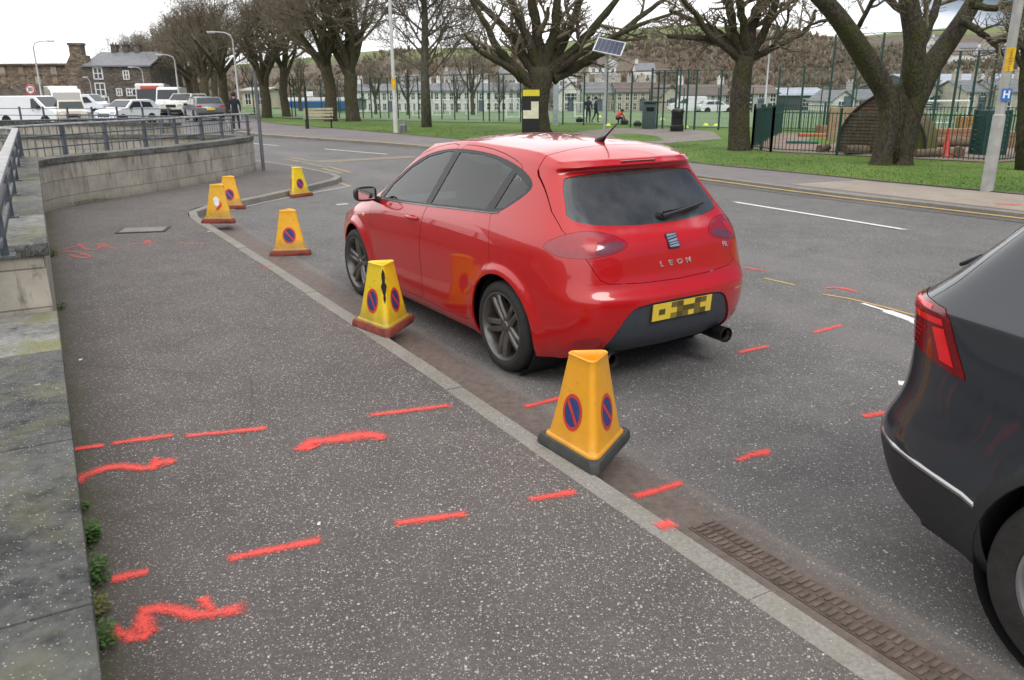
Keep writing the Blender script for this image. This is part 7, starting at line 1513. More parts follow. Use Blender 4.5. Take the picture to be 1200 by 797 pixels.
    dkg = mat('cabinet_green', (.015, .06, .055), .5); pl = mat('planter_wood', (.26, .17, .10), .9, 0, .3, 4)
    crate('green_cabinet', 'tall dark green storage cabinet behind the playground railings', 1156, 181, (.62, .5, 1.15), dkg, .1, 'cabinet'); crate('timber_planter', 'low timber planter right of the green cabinet', 1185, 172, (1.6, .6, .45), pl, .1, 'planter'); crate('timber_planter', 'long orange-brown sand box behind the pink ball', 1120, 165, (1.7, .6, .4), mat('orange_wood', (.27, .15, .08), .85, 0, .2, 4), .1, 'planter'); crate('timber_planter', 'small brown planter near the middle of the playground', 1050, 164, (1.0, .5, .4), pl, .2, 'planter'); crate('timber_planter', 'brown planter beside the little grass patch', 975, 158, (1.0, .5, .35), pl, .2, 'planter'); crate('wooden_screen', 'tall pale board screen left of the arch shelter', 985, 165, (.9, .12, 1.1), mat('pale_board', (.34, .25, .15), .9, 0, .2, 4), .1, 'screen')
    crate('orange_frame', 'orange play frame behind the railings near the goal', 1132, 160, (.6, .4, .7), mat('play_orange', (.42, .21, .07), .6), .2, 'play frame')
    x, y = G(940, 168.5, .12); mb = MB(); mb.box((0, 0, .04), (1.0, .14, .08), bev=.02); o = mb.build('balance_beam', mat('beam_green', (.03, .14, .10), .6), None, 40); o.location = (x, y, .13); o.rotation_euler = (0, 0, -.3); tag(o, 'short green balance beam on the playground gravel', 'beam')
    x, y = G(955, 160, .12); mb = MB(); mb.box((0, 0, .05), (1.2, .35, .10), bev=.02); o = mb.build('play_mat', mat('mat_red', (.50, .12, .07), .7), None, 40); o.location = (x, y, .13); tag(o, 'low red block beside the playground planter', 'play block')
    # 30 sign
    x, Y2, z = A(36, 105, 62); t = thing('speed_sign', 'round white speed limit sign with red ring reading 30, left of the tall lamp', 'sign', (x, Y2, 0)); mb = MB(); mb.cyl((0, 0, 0), (0, 0, z+.25), .04, n=8); mb.build('pole', steel, t, 40)
    mb = MB(); mb.cyl((0, -.05, z), (0, -.075, z), .37, n=32); pt = mb.build('plate', mat('sign_white', (.85, .85, .85), .5), t, 40); mb = MB(); mb.lathe([(.27, 0), (.36, 0), (.36, -.006), (.27, -.006)], 32, 'Y', (0, -.078, z), close=True); mb.build('red_ring', mat('sign_red', (.6, .02, .03), .5), pt, 40); tm = text_mesh('30', .36, .002, 'digits', mat('ink_black', (.01, .01, .01), .6), pt, bold=.01); tm.rotation_euler = (R(90), 0, 0); tm.location = (0, -.079, z)
    # road gully in the far kerb, service cover in the near pavement
    x, y = G(953, 221.5, .02); t = thing('drain_grate', 'rusty kerbside drain grate by the far pavement', 'drain', (x, y, .004), math.atan2(FARK[3][1]-FARK[4][1], FARK[3][0]-FARK[4][0])); rust = mat('rusty_iron', (.085, .05, .035), .85, .3, .3, 20)
    mb = MB(); mb.box((0, .06, .005), (.5, .34, .01)); mb.build('pit', mat('void_black'), t); mb = MB(); [mb.box((-.22+.073*i, .06, .014), (.028, .34, .018)) for i in range(7)]; mb.box((0, -.12, .014), (.54, .03, .02)); mb.box((0, .24, .014), (.54, .03, .02)); mb.build('bars', rust, t)
    x, y = G(168, 270, .1); t = thing('inspection_cover', 'worn steel inspection cover set in the far end of the pavement', 'manhole cover', (x, y, .1), R(12)); mb = MB(); mb.box((0, 0, .006), (.62, .42, .012), bev=.003); mb.build('frame', mat('cover_frame', (.05, .045, .04), .8, .2, .2, 10), t); mb = MB(); mb.box((0, 0, .010), (.54, .35, .010), bev=.002); mb.build('plate', mat('cover_plate', (.19, .175, .16), .6, .5, .25, 12, bump=.3, bs=60), t)
# ------------------------------------------------------------------ people
def person(label, loc, rz, pose='stand', top=(.02, .03, .06), legs=(.015, .018, .03), skin=(.45, .27, .2), hair=(.03, .02, .015), H=1.75):
    root = thing('person', label, 'person', loc, rz); s_ = H/1.75; tm, lm = mat('cloth_%02d%02d%02d' % tuple(int(c*99) for c in top), top, .9, 0, .15, 8), mat('cloth_%02d%02d%02d' % tuple(int(c*99) for c in legs), legs, .9, 0, .15, 8); sk = mat('skin_%02d' % int(skin[0]*99), skin, .6, 0, .05); hm = mat('hair_dark', hair, .8)
    J = {'pel': (0, 0, .95), 'ab': (0, .0, 1.12), 'ch': (0, .0, 1.34), 'nk': (0, .0, 1.50), 'hd0': (0, -.01, 1.58), 'hd': (0, -.02, 1.68), 'sl': (.19, 0, 1.42), 'sr': (-.19, 0, 1.42), 'el': (.25, .02, 1.14), 'er': (-.25, .02, 1.14), 'hl': (.24, -.06, .90), 'hr': (-.24, -.06, .90), 'jl': (.10, 0, .90), 'jr': (-.10, 0, .90), 'kl': (.11, -.03, .50), 'kr': (-.12, -.02, .50), 'al': (.11, .03, .08), 'ar': (-.13, .03, .08), 'tl': (.12, -.14, .03), 'tr': (-.15, -.14, .03)}
    if pose == 'walk': J.update({'kl': (.10, -.16, .52), 'al': (.10, -.10, .10), 'tl': (.10, -.26, .06), 'kr': (-.10, .06, .50), 'ar': (-.10, .28, .14), 'tr': (-.10, .16, .03), 'er': (-.24, -.05, 1.16), 'hr': (-.16, -.22, 1.05)})
    if pose == 'crouch':
        J = {'pel': (0, .12, .38), 'ab': (0, .05, .50), 'ch': (0, -.12, .66), 'nk': (0, -.24, .76), 'hd0': (0, -.29, .80), 'hd': (0, -.36, .84), 'sl': (.18, -.18, .70), 'sr': (-.18, -.18, .70), 'el': (.24, -.32, .48), 'er': (-.24, -.32, .48), 'hl': (.16, -.46, .28), 'hr': (-.14, -.48, .26), 'jl': (.10, .08, .36), 'jr': (-.10, .08, .36), 'kl': (.18, -.28, .46), 'kr': (-.18, -.28, .44), 'al': (.14, -.10, .08), 'ar': (-.14, -.12, .08), 'tl': (.16, -.26, .03), 'tr': (-.16, -.28, .03)}
    if pose == 'drive':
        J.update({'pel': (0, 0, .35), 'ab': (0, .02, .52), 'ch': (0, .05, .74), 'nk': (0, .05, .90), 'hd0': (0, .04, .98), 'hd': (0, .03, 1.08), 'sl': (.19, .04, .82), 'sr': (-.19, .04, .82), 'el': (.26, -.14, .62), 'er': (-.26, -.14, .62), 'hl': (.16, -.36, .66), 'hr': (-.16, -.36, .66), 'jl': (.10, -.02, .33), 'jr': (-.10, -.02, .33), 'kl': (.12, -.42, .38), 'kr': (-.12, -.42, .38), 'al': (.12, -.60, .06), 'ar': (-.12, -.60, .06), 'tl': (.12, -.72, .05), 'tr': (-.12, -.72, .05)})
    names = list(J); idx = {k: i for i, k in enumerate(names)}; E_ = [('pel', 'ab'), ('ab', 'ch'), ('ch', 'nk'), ('nk', 'hd0'), ('hd0', 'hd'), ('ch', 'sl'), ('ch', 'sr'), ('sl', 'el'), ('sr', 'er'), ('el', 'hl'), ('er', 'hr'), ('pel', 'jl'), ('pel', 'jr'), ('jl', 'kl'), ('jr', 'kr'), ('kl', 'al'), ('kr', 'ar'), ('al', 'tl'), ('ar', 'tr')]
    rad = {'pel': .14, 'ab': .13, 'ch': .155, 'nk': .065, 'hd0': .08, 'hd': .10, 'sl': .075, 'sr': .075, 'el': .05, 'er': .05, 'hl': .04, 'hr': .04, 'jl': .10, 'jr': .10, 'kl': .065, 'kr': .065, 'al': .045, 'ar': .045, 'tl': .04, 'tr': .04}
    me = bpy.data.meshes.new('body'); me.from_pydata([Vector(J[k])*s_ for k in names], [(idx[a], idx[b_]) for a, b_ in E_], []); o = bpy.data.objects.new('tmp', me); COL.objects.link(o); sm = o.modifiers.new('s', 'SKIN'); o.modifiers.new('u', 'SUBSURF').levels = 1
    for k in names: v = me.skin_vertices[0].data[idx[k]]; r_ = rad[k]*s_; v.radius = (r_, r_); v.use_root = (k == 'pel')
    dg = bpy.context.evaluated_depsgraph_get(); m2 = bpy.data.meshes.new_from_object(o.evaluated_get(dg)); bpy.data.objects.remove(o); m2.materials.clear(); [m2.materials.append(q) for q in (tm, lm, sk, mat('shoe_black', (.015, .015, .015), .7))]
    hd = Vector(J['hd'])*s_; nk = Vector(J['nk'])*s_; hl, hr = Vector(J['hl'])*s_, Vector(J['hr'])*s_; wz = Vector(J['pel'])*s_
    for p in m2.polygons:
        c = p.center; lowj = min((c-Vector(J[k])*s_).length for k in ('tl', 'tr')); leg = min((c-Vector(J[k])*s_).length for k in ('kl', 'kr', 'al', 'ar', 'jl', 'jr')); up_ = min((c-Vector(J[k])*s_).length for k in ('ab', 'ch', 'sl', 'sr', 'el', 'er', 'nk'))
        p.material_index = 2 if ((c-hd).length < .17*s_ or min((c-hl).length, (c-hr).length) < .085*s_) and (c-nk).length > .05 else 3 if lowj < .12*s_ else 1 if leg < up_ else 0; p.use_smooth = True
    b = bpy.data.objects.new('body', m2); COL.objects.link(b); b.parent = root
    bm = bmesh.new(); bmesh.ops.create_uvsphere(bm, u_segments=14, v_segments=10, radius=.118*s_); mb = MB(); mb.add([Vector((v.co.x, v.co.y*1.1, v.co.z))+hd+Vector((0, .022, .028)) for v in bm.verts if True], [[v.index for v in f.verts] for f in bm.faces]); bm.free(); mb.build('hair', hm, root, True)
    return root
def build_people():
    x, y = GG(689, 144.5); person('person in dark tracksuit with back turned, left of the pair by the goal', (x, y, .135+gz(x, y)), R(160), H=1.28); x, y = GG(698, 144.5); person('person in dark clothes leaning forward, right of the pair by the goal', (x, y, .135+gz(x, y)), R(70), 'walk', H=1.26)
    x, y = GG(724, 146); person('person crouching in a red top on the pitch edge', (x, y, .135+gz(x, y)), R(120), 'crouch', top=(.60, .06, .05), legs=(.02, .02, .025), H=1.3)
    x, y = G(277.5, 151, .1); person('person in a dark coat standing at the end of the railing by the grey hatchback', (x, y, .0), R(200), top=(.02, .02, .03), legs=(.03, .03, .04), H=1.72)
    x, y = G(282, 151, .1); 
    def bag(px, py, lab, c, L_=.38, h=.2):
        x, y = GG(px, py, .12); mb = MB(); mb.box((0, 0, h/2), (L_, .22, h), bev=.07); mb.tube([(-L_*.25, 0, h*.8), (-L_*.2, 0, h*1.2), (L_*.2, 0, h*1.2), (L_*.25, 0, h*.8)], .02, 5); o = mb.build('kit_bag', mat('bag_%d' % int(c[0]*999), c, .8), None, 40); o.location = (x, y, .137+gz(x, y)); tag(o, lab, 'bag')
    bag(679, 143.5, 'black kit bag on the grass left of the pair', (.012, .012, .015)); bag(732, 146, 'black kit bag right of the crouching person', (.015, .015, .015)); bag(747, 148.5, 'dark kit bag with lime marker near the box bin', (.02, .025, .02))
# ------------------------------------------------------------------ traffic on the side road
def far_vehicle(name, label, cat, x, y, rz, prof, W, belt, wheels, r, col, wins, front=None, rear=None, extra=None, taper=.22, z0=None, glassm=None, bev=.05):
    """x forward; prof = side outline (x,z); wins = side window outlines; front/rear = lists of (z0,z1,halfwidth,kind)"""
    z0 = (dip(x, y)+gz(x, y)) if z0 is None else z0; root = thing(name, label, cat, (x, y, z0), rz, 'vehicles waiting on the side road'); zt = max(p[1] for p in prof); w_ = W/2
    def yy(z): return w_ - max(0, z-belt)*taper
    P = offset_poly(prof, -bev*.6); n = len(prof); V = []; 
    for poly, k in ((P, 1.0), (prof, .93)): pass
    rings = [(P, lambda z: yy(z)), (prof, lambda z: yy(z)-bev), (prof, lambda z: -(yy(z)-bev)), (P, lambda z: -yy(z))]
    for poly, f in rings: V += [(px, f(pz), pz) for px, pz in poly]
    Fc = [tuple(range(n))[::-1]]+[(k*n+i, k*n+(i+1) % n, (k+1)*n+(i+1) % n, (k+1)*n+i) for k in range(3) for i in range(n)]+[tuple(3*n+i for i in range(n))]
    bm_ = paint('paint_%02d_%02d_%02d' % tuple(int(c*99) for c in col), col); body = link_mesh('body', V, Fc, bm_, root, 30); gl = glassm or mat('car_glass', (.03, .036, .04), .06, 0, .1, 1)
    bmx = bmesh.new(); bmx.from_mesh(body.data); bmesh.ops.recalc_face_normals(bmx, faces=bmx.faces[:]); bmx.to_mesh(body.data); bmx.free()
    for sg in (1, -1):
        for wpoly in wins:
            mb = MB(); mb.add([(px, sg*(yy(pz)+.006), pz) for px, pz in wpoly], [tuple(range(len(wpoly)))[::sg]]); mb.build('side_window', gl, root)
    # front and rear screens as panes lying on the profile's sloping runs
    for nm, (a, b_), in (('windscreen', front or (None, None)), ('rear_window', rear or (None, None))):
        if a is None: continue
        A_, B_ = Vector(a), Vector(b_); nrm = Vector((-(B_-A_).y, (B_-A_).x)).normalized(); s_ = 1 if nm == 'windscreen' else -1; nrm = nrm if nrm.x*s_ > 0 else -nrm; A_ += nrm*.012; B_ += nrm*.012
        ya, yb = yy(a[1])-.10, yy(b_[1])-.10; mb = MB(); mb.add([(A_.x, -ya, A_.y), (A_.x, ya, A_.y), (B_.x, yb, B_.y), (B_.x, -yb, B_.y)], [(0, 1, 2, 3)]); mb.build(nm, gl, root)
    for wx in wheels:
        for sg in (1, -1):
            mb = MB(); mb.lathe([(0, -.09), (r*.6, -.10), (r*.97, -.10), (r, -.07), (r, .07), (r*.97, .10), (r*.66, .10), (r*.62, .085)], 24, 'Y'); wo = mb.build('wheel', rubber(), root, 40); wo.location = (wx, sg*(w_-.10), r); wo.scale = (1, sg, 1)
            mb = MB(); mb.lathe([(r*.62, .088), (r*.5, .075), (r*.15, .08), (0, .09)], 20, 'Y'); [mb.box((r*.33*math.cos(a), .085, r*.33*math.sin(a)), (r*.5, .02, .05), ry=-a) for a in [2*math.pi*i/5 for i in range(5)]]; mb.build('rim', mat('alloy_far', (.30, .30, .31), .35, .7), wo, 40)
            mb = MB(); mb.lathe([(r*1.16, 0), (r*1.16, .02), (0, .02)], 24, 'Y'); ar = mb.build('wheel_arch', mat('underbody'), root, 40); ar.location = (wx, sg*(w_-.012), r*1.02); ar.scale = (1, sg, 1)
    for e in extra or []: # (name, centre, size, material)
        mb = MB(); mb.box(e[1], e[2], bev=min(e[2])*.2); mb.build(e[0], e[3], root, 40)
    return root
def build_traffic():
    lamp = mat('lamp_clear', (.6, .62, .64), .1, 0, .1, coat=1); red = mat('lamp_red', (.45, .012, .015), .2, 0, .1, coat=1); blk = BLACKP(); amb = mat('lamp_amber', (.7, .3, .03), .2)
    yel = mat('plate_yellow'); wpl = mat('plate_white', (.7, .7, .68), .4)
    def at(px, Y, z=0): return GZ(px, Y, z), Y
    # white panel van, side on, bonnet to the right
    x, y = at(42, 57); van = [(-2.45, .35), (-2.5, .9), (-2.42, 1.88), (-2.3, 1.96), (.75, 1.97), (.95, 1.92), (1.72, 1.22), (2.35, 1.02), (2.5, .85), (2.52, .38), (2.3, .28), (-2.3, .28)]
    far_vehicle('panel_van', 'long white panel van with its driver visible, leftmost on the side road', 'van', x, y, R(-12), van, 1.95, 1.05, (-1.45, 1.62), .33, (.74, .76, .78), [[(.62, 1.12), (.62, 1.78), (.86, 1.80), (1.42, 1.22), (1.35, 1.12)]], ((1.68, 1.26), (.98, 1.89)), ((-2.50, 1.0), (-2.44, 1.7)), [('headlight', (2.30, -.70, .88), (.34, .34, .20), lamp), ('headlight', (2.30, .70, .88), (.34, .34, .20), lamp), ('grille', (2.46, 0, .72), (.12, 1.0, .16), blk), ('bumper', (2.44, 0, .42), (.2, 1.8, .24), mat('bumper_grey', (.08, .08, .085), .6)), ('mirror', (1.25, -1.08, 1.22), (.12, .22, .26), blk), ('mirror', (1.25, 1.08, 1.22), (.12, .22, .26), blk), ('door_handle', (.78, -.985, 1.02), (.16, .03, .03), blk)], taper=.12, bev=.08)
    p = person('van driver in a red top seen through the side window of the white panel van', (x+.72, y-.45, .52+dip(x, y)), R(78), 'drive', top=(.55, .04, .04), H=1.7)
    # flatbed lorry cab with white box behind
    x, y = at(86, 63); lor = [(-2.9, .5), (-2.9, 2.62), (-.2, 2.62), (-.1, 2.45), (.9, 2.4), (1.2, 2.2), (1.55, 1.35), (1.7, 1.1), (1.72, .45), (1.4, .35), (-2.7, .35)]
    far_vehicle('box_lorry', 'white box-bodied lorry behind the panel van bonnet', 'lorry', x-1.5, y+2, R(-55), lor, 2.1, 1.3, (-1.8, .95), .38, (.66, .67, .66), [[(.5, 1.4), (.55, 2.1), (1.0, 2.1), (1.3, 1.4)]], ((1.50, 1.45), (1.22, 2.15)), None, [('headlight', (1.68, -.75, .8), (.12, .3, .2), lamp), ('headlight', (1.68, .75, .8), (.12, .3, .2), lamp), ('grille', (1.70, 0, .8), (.10, .9, .3), blk), ('bumper', (1.72, 0, .5), (.12, 2.0, .25), mat('bumper_cream', (.5, .46, .36), .6))], taper=.02, bev=.06)
    x, y = at(85, 57.5); pick = [(-2.0, .4), (-2.02, 1.0), (-.6, 1.0), (-.5, 1.65), (.5, 1.68), (1.1, 1.1), (1.95, .95), (2.05, .6), (2.0, .32), (-1.9, .32)]
    far_vehicle('pickup', 'cream pickup with dark grille in front of the white box lorry', 'pickup', x, y, R(-60), pick, 1.75, 1.0, (-1.2, 1.3), .33, (.55, .50, .40), [[(-.45, 1.1), (-.38, 1.55), (.42, 1.58), (.9, 1.1)]], ((1.07, 1.14), (.53, 1.63)), ((-.60, 1.08), (-.52, 1.55)), [('headlight', (1.98, -.62, .75), (.12, .3, .2), lamp), ('headlight', (1.98, .62, .75), (.12, .3, .2), lamp), ('grille', (2.03, 0, .68), (.08, .85, .22), blk), ('bumper', (2.04, 0, .42), (.10, 1.6, .18), blk)], taper=.15)
    # small white van further off
    x, y = at(104, 80); mpv = [(-2.2, .35), (-2.25, 1.0), (-2.1, 1.85), (-1.9, 1.95), (.7, 1.95), (1.5, 1.25), (2.2, 1.05), (2.3, .5), (2.1, .3), (-2.1, .3)]
    far_vehicle('minibus', 'small white van with side windows parked before the tenement', 'van', x, y, R(-10), mpv, 1.85, 1.05, (-1.4, 1.4), .32, (.70, .73, .77), [[(-1.9, 1.15), (-1.85, 1.7), (-1.0, 1.7), (-1.0, 1.15)], [(-.85, 1.15), (-.85, 1.7), (.0, 1.7), (.0, 1.15)], [(.15, 1.15), (.15, 1.7), (.65, 1.7), (1.2, 1.2)]], ((1.46, 1.3), (.74, 1.9)), None, [('headlight', (2.2, -.65, .85), (.2, .3, .16), lamp), ('bumper', (2.25, 0, .45), (.12, 1.7, .2), blk)], taper=.12)
    # white suv turning, front towards us
    x, y = at(150, 58); suv = [(-2.1, .45), (-2.2, .85), (-2.12, 1.2), (-1.75, 1.62), (-1.4, 1.68), (.2, 1.66), (.95, 1.16), (1.85, 1.0), (2.1, .78), (2.15, .42), (1.95, .3), (-2.0, .3)]
    far_vehicle('white_suv', 'white compact suv turning at the junction, bonnet towards the left', 'car', x, y, R(251), suv, 1.86, 1.05, (-1.3, 1.35), .35, (.76, .77, .78), [[(-1.55, 1.15), (-1.4, 1.5), (-.55, 1.55), (-.55, 1.15)], [(-.45, 1.15), (-.45, 1.55), (.15, 1.55), (.72, 1.16)]], ((.93, 1.2), (.24, 1.62)), ((-2.08, 1.24), (-1.78, 1.58)), [('headlight', (1.98, -.68, .86), (.22, .36, .13), lamp), ('headlight', (1.98, .68, .86), (.22, .36, .13), lamp), ('grille', (2.10, 0, .70), (.10, .95, .22), blk), ('number_plate', (2.165, 0, .52), (.02, .5, .11), wpl), ('bumper', (2.08, 0, .40), (.16, 1.6, .16), blk), ('mirror', (.62, -1.0, 1.12), (.12, .2, .14), blk), ('mirror', (.62, 1.0, 1.12), (.12, .2, .14), blk)], taper=.28)
    # red and white bus, front on
    x, y = at(177, 75); bus = [(-5, .35), (-5.05, 1.0), (-5.0, 2.75), (-4.8, 2.86), (4.6, 2.86), (4.85, 2.7), (5.0, 1.3), (5.02, .5), (4.9, .32), (-4.9, .32)]
    far_vehicle('bus', 'single-deck bus, white above and red below, facing the camera', 'bus', x-1.6, y+5, R(-71), bus, 2.45, 1.2, (-3.0, 2.9), .46, (.66, .66, .65), [[(-4.6+1.3*i, 1.25), (-4.6+1.3*i, 2.3), (-3.45+1.3*i, 2.3), (-3.45+1.3*i, 1.25)] for i in range(7)], ((5.0, 1.15), (4.9, 2.36)), None, [('red_front', (4.985, 0, .72), (.14, 2.38, .78), mat('bus_red', (.50, .03, .025), .35, coat=.6)), ('headlight', (5.07, -.85, .70), (.06, .4, .22), lamp), ('headlight', (5.07, .85, .70), (.06, .4, .22), lamp), ('destination_blind', (4.93, 0, 2.52), (.06, 1.5, .26), mat('blind_red', (.55, .10, .07), .5)), ('number_plate', (5.075, 0, .48), (.02, .5, .11), wpl), ('mirror', (5.15, -1.3, 2.1), (.12, .16, .4), blk), ('mirror', (5.15, 1.3, 2.1), (.12, .16, .4), blk), ('red_skirt', (-.1, -1.16, .55), (9.6, .14, .4), mat('bus_red')), ('red_skirt', (-.1, 1.16, .55), (9.6, .14, .4), mat('bus_red'))], taper=.02, bev=.1)
    x, y = at(199, 72); tall = [(-2.6, .4), (-2.6, 2.3), (-2.4, 2.42), (1.1, 2.42), (1.35, 2.3), (1.9, 1.35), (2.45, 1.12), (2.55, .5), (2.4, .32), (-2.4, .32)]
    far_vehicle('tall_van', 'high-roofed white van facing us right of the bus', 'van', x-.5, y+2, R(-78), tall, 1.95, 1.15, (-1.6, 1.7), .35, (.72, .74, .76), [[(.6, 1.25), (.6, 1.9), (1.3, 1.9), (1.65, 1.3)]], ((1.86, 1.42), (1.40, 2.2)), None, [('headlight', (2.42, -.75, .92), (.2, .3, .22), lamp), ('headlight', (2.42, .75, .92), (.2, .3, .22), lamp), ('grille', (2.52, 0, .85), (.08, .85, .2), blk), ('bumper', (2.52, 0, .48), (.12, 1.8, .2), blk), ('number_plate', (2.59, 0, .5), (.02, .5, .11), wpl)], taper=.06, bev=.08)
    x, y = at(218, 66); far_vehicle('estate_car', 'cream-white four by four facing us between the van and the grey hatchback', 'car', x, y, R(262), [(-2.1, .5), (-2.15, 1.0), (-2.0, 1.68), (-1.8, 1.76), (.2, 1.74), (.8, 1.22), (1.8, 1.08), (2.05, .85), (2.1, .45), (1.9, .35), (-2.0, .35)], 1.85, 1.12, (-1.3, 1.3), .36, (.62, .60, .53), [[(-1.8, 1.22), (-1.75, 1.6), (-.7, 1.6), (-.7, 1.22)], [(-.6, 1.22), (-.6, 1.6), (.12, 1.6), (.55, 1.22)]], ((.78, 1.26), (.24, 1.70)), None, [('headlight', (2.0, -.68, .92), (.15, .3, .16), lamp), ('headlight', (2.0, .68, .92), (.15, .3, .16), lamp), ('grille', (2.08, 0, .85), (.08, .8, .2), blk), ('bumper', (2.08, 0, .50), (.14, 1.7, .2), blk)], taper=.2)
    x, y = at(240, 54); hat = [(-2.05, .45), (-2.12, .80), (-2.0, 1.02), (-1.55, 1.42), (-1.1, 1.48), (.1, 1.46), (.95, 1.0), (1.8, .82), (2.05, .6), (2.05, .38), (1.85, .26), (-1.95, .26)]
    far_vehicle('grey_hatchback', 'silver-grey hatchback seen from behind with yellow plate, rightmost on the side road', 'car', x, y, R(122), hat, 1.8, .95, (-1.25, 1.3), .32, (.19, .20, .22), [[(-1.45, 1.02), (-1.25, 1.32), (-.5, 1.36), (-.5, 1.0)], [(-.4, 1.0), (-.4, 1.36), (.05, 1.36), (.72, 1.0)]], ((.92, 1.03), (.14, 1.42)), ((-1.96, 1.06), (-1.58, 1.39)), [('tail_light', (-2.05, -.70, .88), (.10, .34, .14), red), ('tail_light', (-2.05, .70, .88), (.10, .34, .14), red), ('number_plate', (-2.135, 0, .72), (.02, .52, .12), yel), ('bumper', (-2.08, 0, .42), (.16, 1.5, .2), blk), ('mirror', (.62, -.98, .98), (.12, .2, .13), blk), ('mirror', (.62, .98, .98), (.12, .2, .13), blk)], taper=.3)
    # parked beyond the pitch
    x, y = at(840, 98); far_vehicle('white_car', 'small white car parked in front of the long brown-roofed terrace', 'car', x, y, 0, hat, 1.8, .95, (-1.25, 1.3), .32, (.74, .75, .76), [[(-1.45, 1.02), (-1.25, 1.32), (-.5, 1.36), (-.5, 1.0)], [(-.4, 1.0), (-.4, 1.36), (.05, 1.36), (.72, 1.0)]], ((.92, 1.03), (.14, 1.42)), ((-1.96, 1.06), (-1.58, 1.39)), taper=.3)
    x, y = at(806, 100); far_vehicle('white_van', 'white van parked left of the small white car beyond the pitch', 'van', x, y, R(180), mpv, 1.85, 1.05, (-1.4, 1.4), .32, (.74, .75, .76), [[(.15, 1.15), (.15, 1.7), (.65, 1.7), (1.2, 1.2)]], ((1.46, 1.3), (.74, 1.9)), taper=.12)
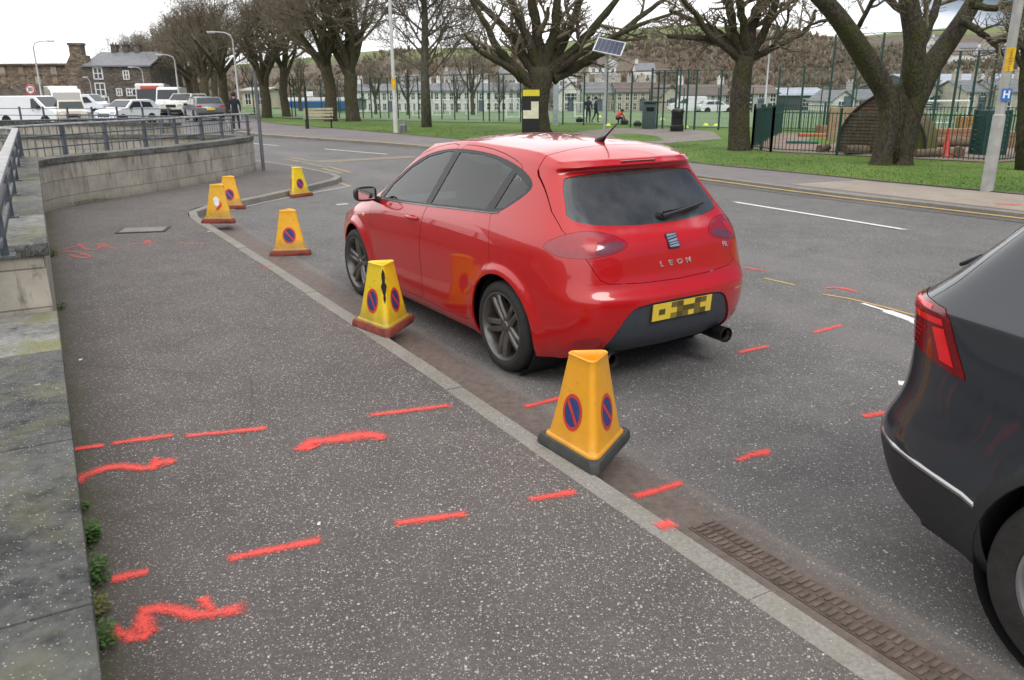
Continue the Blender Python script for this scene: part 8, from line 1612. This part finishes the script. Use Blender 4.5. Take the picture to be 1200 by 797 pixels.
# ------------------------------------------------------------------ weeds, grit, gutter ribs
def build_small(bvh=None):
    rr = random.Random(77); leaf = mat('weed_leaf', (.055, .13, .02), .7, 0, .35, 12); dry = mat('dry_leaf', (.16, .09, .045), .9, 0, .3, 20)
    def plant(px, py, R_, n_, lab, m=leaf):
        x, y = G(px, py, .1); root = thing('weed', lab, 'weed', (x, y, .1), 0, 'weeds at the foot of the low wall'); V = []; Fc = []; st = MB()
        for i in range(n_):
            a = rr.uniform(0, 6.28); q = R_*rr.random()**.6; c = Vector((q*math.cos(a), q*math.sin(a)*1.3, .01+.07*rr.random()*(R_/.05))); s_ = rr.uniform(.006, .014)*(1+R_*4); d = Vector((math.cos(a), math.sin(a), rr.uniform(-.1, .7))).normalized(); p = d.cross(Vector((rr.gauss(0, .4), rr.gauss(0, .4), 1))).normalized(); b0 = len(V)
            V += [c-d*s_*.2, c+d*s_*.6+p*s_*.55, c+d*s_*1.5+Vector((0, 0, -.2*s_)), c+d*s_*.6-p*s_*.55]; Fc.append((b0, b0+1, b0+2, b0+3))
            if i % 6 == 0: st.tube([(0, 0, 0), c], .0012, 3)
        link_mesh('leaves', V, Fc, m, root); st.build('stems', m, root)
    for px, py, R_, n_, lab in ((103, 636, .050, 330, 'bushiest green weed tuft against the wall foot'), (108, 682, .055, 330, 'leafy green weed beside the short red mark'), (95, 600, .022, 80, 'tiny weed above the bushy tuft'), (112, 722, .045, 150, 'yellowish straggly weed below the leafy one'), (116, 760, .05, 150, 'low weed near the bottom edge of the wall foot'), (62, 300, .05, 120, 'small weed at the foot of the taller wall'), (72, 362, .04, 80, 'thin weed where the low wall begins')):
        plant(px, py, R_, n_, lab, leaf if 'yellow' not in lab else mat('weed_yellow', (.15, .16, .04), .7, 0, .3, 12))
    V = []; Fc = []
    for (px, py) in [(78+i*2.2, 241.5-i*.3) for i in range(22)]:
        x, y = G(px, py, .1)
        for k in range(26):
            c = Vector((x+rr.gauss(0, .10), y+rr.gauss(0, .07), .1+rr.random()*.05)); a = rr.uniform(0, 6.28); s_ = .014; b0 = len(V); V += [c, c+Vector((math.cos(a), math.sin(a), .6))*s_, c+Vector((math.cos(a+.8), math.sin(a+.8), 1))*s_]; Fc.append((b0, b0+1, b0+2))
    o = link_mesh('wall_foot_moss', V, Fc, mat('moss_tuft', (.085, .105, .03), .9, 0, .3, 9)); tag(o, 'mossy grass fringe along the foot of the curved wall', 'moss', kind='stuff')
    # tufts along the near part of the lawn
    P = [Vector(p) for p in smooth_line(GRASS, 2)]; Nn = normals2(P); V = []; Fc = []
    for i in range(26000):
        j = rr.randrange(len(P)-1); p = P[j].lerp(P[j+1], rr.random())
        if p.y > 40 or p.y < 3: continue
        q = p-Nn[j]*(abs(rr.gauss(0, 2.6))+.02); c = Vector((q.x, q.y, .10)); a = rr.uniform(0, 6.28); h = rr.uniform(.02, .06); t = Vector((math.cos(a), math.sin(a), 0)); b0 = len(V); l_ = Vector((rr.gauss(0, .4), rr.gauss(0, .4), 1))*h; V += [c-t*.012, c+t*.012, c+l_]; Fc.append((b0, b0+1, b0+2))
    o = link_mesh('grass_tufts', V, Fc, MATS['lawn_grass']); tag(o, 'short grass tufts along the edge of the park lawn', 'grass', kind='stuff')
    # litter and grit
    V = []; Fc = []
    P = [Vector(p) for p in smooth_line(KERB, 2)]; Nn = normals2(P)
    for i in range(2600):
        j = rr.randrange(len(P)-1); t = rr.random(); p = P[j].lerp(P[j+1], t); 
        if p.y > 15 or p.y < 1: continue
        q = p-Nn[j]*abs(rr.gauss(0, .16)); s_ = rr.uniform(.0015, .005); b0 = len(V); c = Vector((q.x, q.y, .001)); a = rr.random()*6
        for k in range(3): V.append(c+Vector((math.cos(a+2.1*k)*s_, math.sin(a+2.1*k)*s_, 0)))
        V.append(c+Vector((0, 0, s_*1.1))); Fc += [(b0, b0+1, b0+3), (b0+1, b0+2, b0+3), (b0+2, b0, b0+3)]
    for i in range(900):
        t = rr.uniform(-1, 9); p = Vector(wall_pt(t)); q = p+Vector((WALL_D.y, -WALL_D.x))*abs(rr.gauss(0, .12)); s_ = rr.uniform(.002, .006); b0 = len(V); c = Vector((q.x, q.y, .1005)); a = rr.random()*6
        for k in range(3): V.append(c+Vector((math.cos(a+2.1*k)*s_, math.sin(a+2.1*k)*s_, 0)))
        V.append(c+Vector((0, 0, s_))); Fc += [(b0, b0+1, b0+3), (b0+1, b0+2, b0+3), (b0+2, b0, b0+3)]
    o = link_mesh('loose_grit', V, Fc, mat('grit', (.20, .17, .14), .95, 0, .5, 60)); tag(o, 'loose grit and crumbs lying in the gutter and along the wall foot', 'grit', kind='stuff')
    # fallen leaves on the pavement edge and lawn
    for px, py, s_, lab, c in ((246-0, 272, .03, 'small white scrap of litter on the pavement by the wall', (.75, .75, .75)), (93, 423, .024, 'crumpled white litter left of centre by the wall foot', (.78, .78, .78)), (375, 614, .016, 'white pebble on the pavement near the red dashes', (.6, .58, .54))):
        x, y = G(px, py, .1); mb = MB(); V = [(rr.gauss(0, 1)*s_*.5, rr.gauss(0, 1)*s_*.4, abs(rr.gauss(0, .25))*s_) for _ in range(9)]
        bm = bmesh.new(); [bm.verts.new(v) for v in V]; r_ = bmesh.ops.convex_hull(bm, input=bm.verts[:]); bmesh.ops.delete(bm, geom=[v for v in bm.verts if not v.link_faces], context='VERTS'); bm.verts.index_update(); mb.add([v.co for v in bm.verts], [[v.index for v in f.verts] for f in bm.faces]); bm.free(); o = mb.build('litter_scrap', mat('scrap_%d' % int(c[0]*99), c, .8)); o.location = (x, y, .102); tag(o, lab, 'litter')
    # ribbed channel cover in the gutter
    a, b_ = Vector(G(742, 556, 0)), Vector(G(1150, 790, 0)); a = P_on(.235, 3.1); b_ = P_on(.235, 1.2); d = (b_-a).normalized(); n_ = Vector((-d.y, d.x)); L_ = (b_-a).length; m = mat('channel_iron', (.135, .100, .083), .95, 0, .35, 9, bump=.6, bs=120, space='pos')
    root = thing('drain_channel', 'rusty ribbed drainage channel along the gutter at the bottom right', 'drain', (0, 0, 0)); mb = MB(); mb.box(((a.x+b_.x)/2, (a.y+b_.y)/2, .0010), (L_, .15, .005), rz=math.atan2(d.y, d.x)); mb.build('channel_base', mat('channel_dirt', (.105, .078, .065), .95, 0, .4, 9, bump=.5, bs=150, space='pos'), root)
    k = int(L_/.5)
    for q in range(k):
        mb = MB()
        for i in range(15):
            s_ = q*.5+.012+i*.0327
            for off in (-.036, .036):
                p = a+d*(s_+rr.gauss(0, .0015))+n_*(off+rr.gauss(0, .002)); mb.box((p.x, p.y, .0052+rr.random()*.0022), (.017, .056+rr.gauss(0, .003), .005), rz=math.atan2(d.y, d.x)+rr.gauss(0, .03), bev=.002)
        mb.build('rib_section', m, root)
def P_on(off, y):
    P = [Vector(p) for p in KERB]
    for p, q in zip(P, P[1:]):
        if min(p.y, q.y) <= y <= max(p.y, q.y) and p.y != q.y:
            c = p.lerp(q, (y-p.y)/(q.y-p.y)); t = (q-p).normalized(); return c-Vector((-t.y, t.x))*off
# ------------------------------------------------------------------ build everything
road_o, pave_o, farp_o, kerb_o, _ = build_ground()
build_markings(road_o, pave_o, farp_o, kerb_o)
hill_bvh = build_hills()
build_town(hill_bvh)
build_walls()
build_fences(); shelter(); build_furniture()
build_trees()
build_traffic(); build_people()
build_red_car(); build_suv()
build_cones(); build_small()
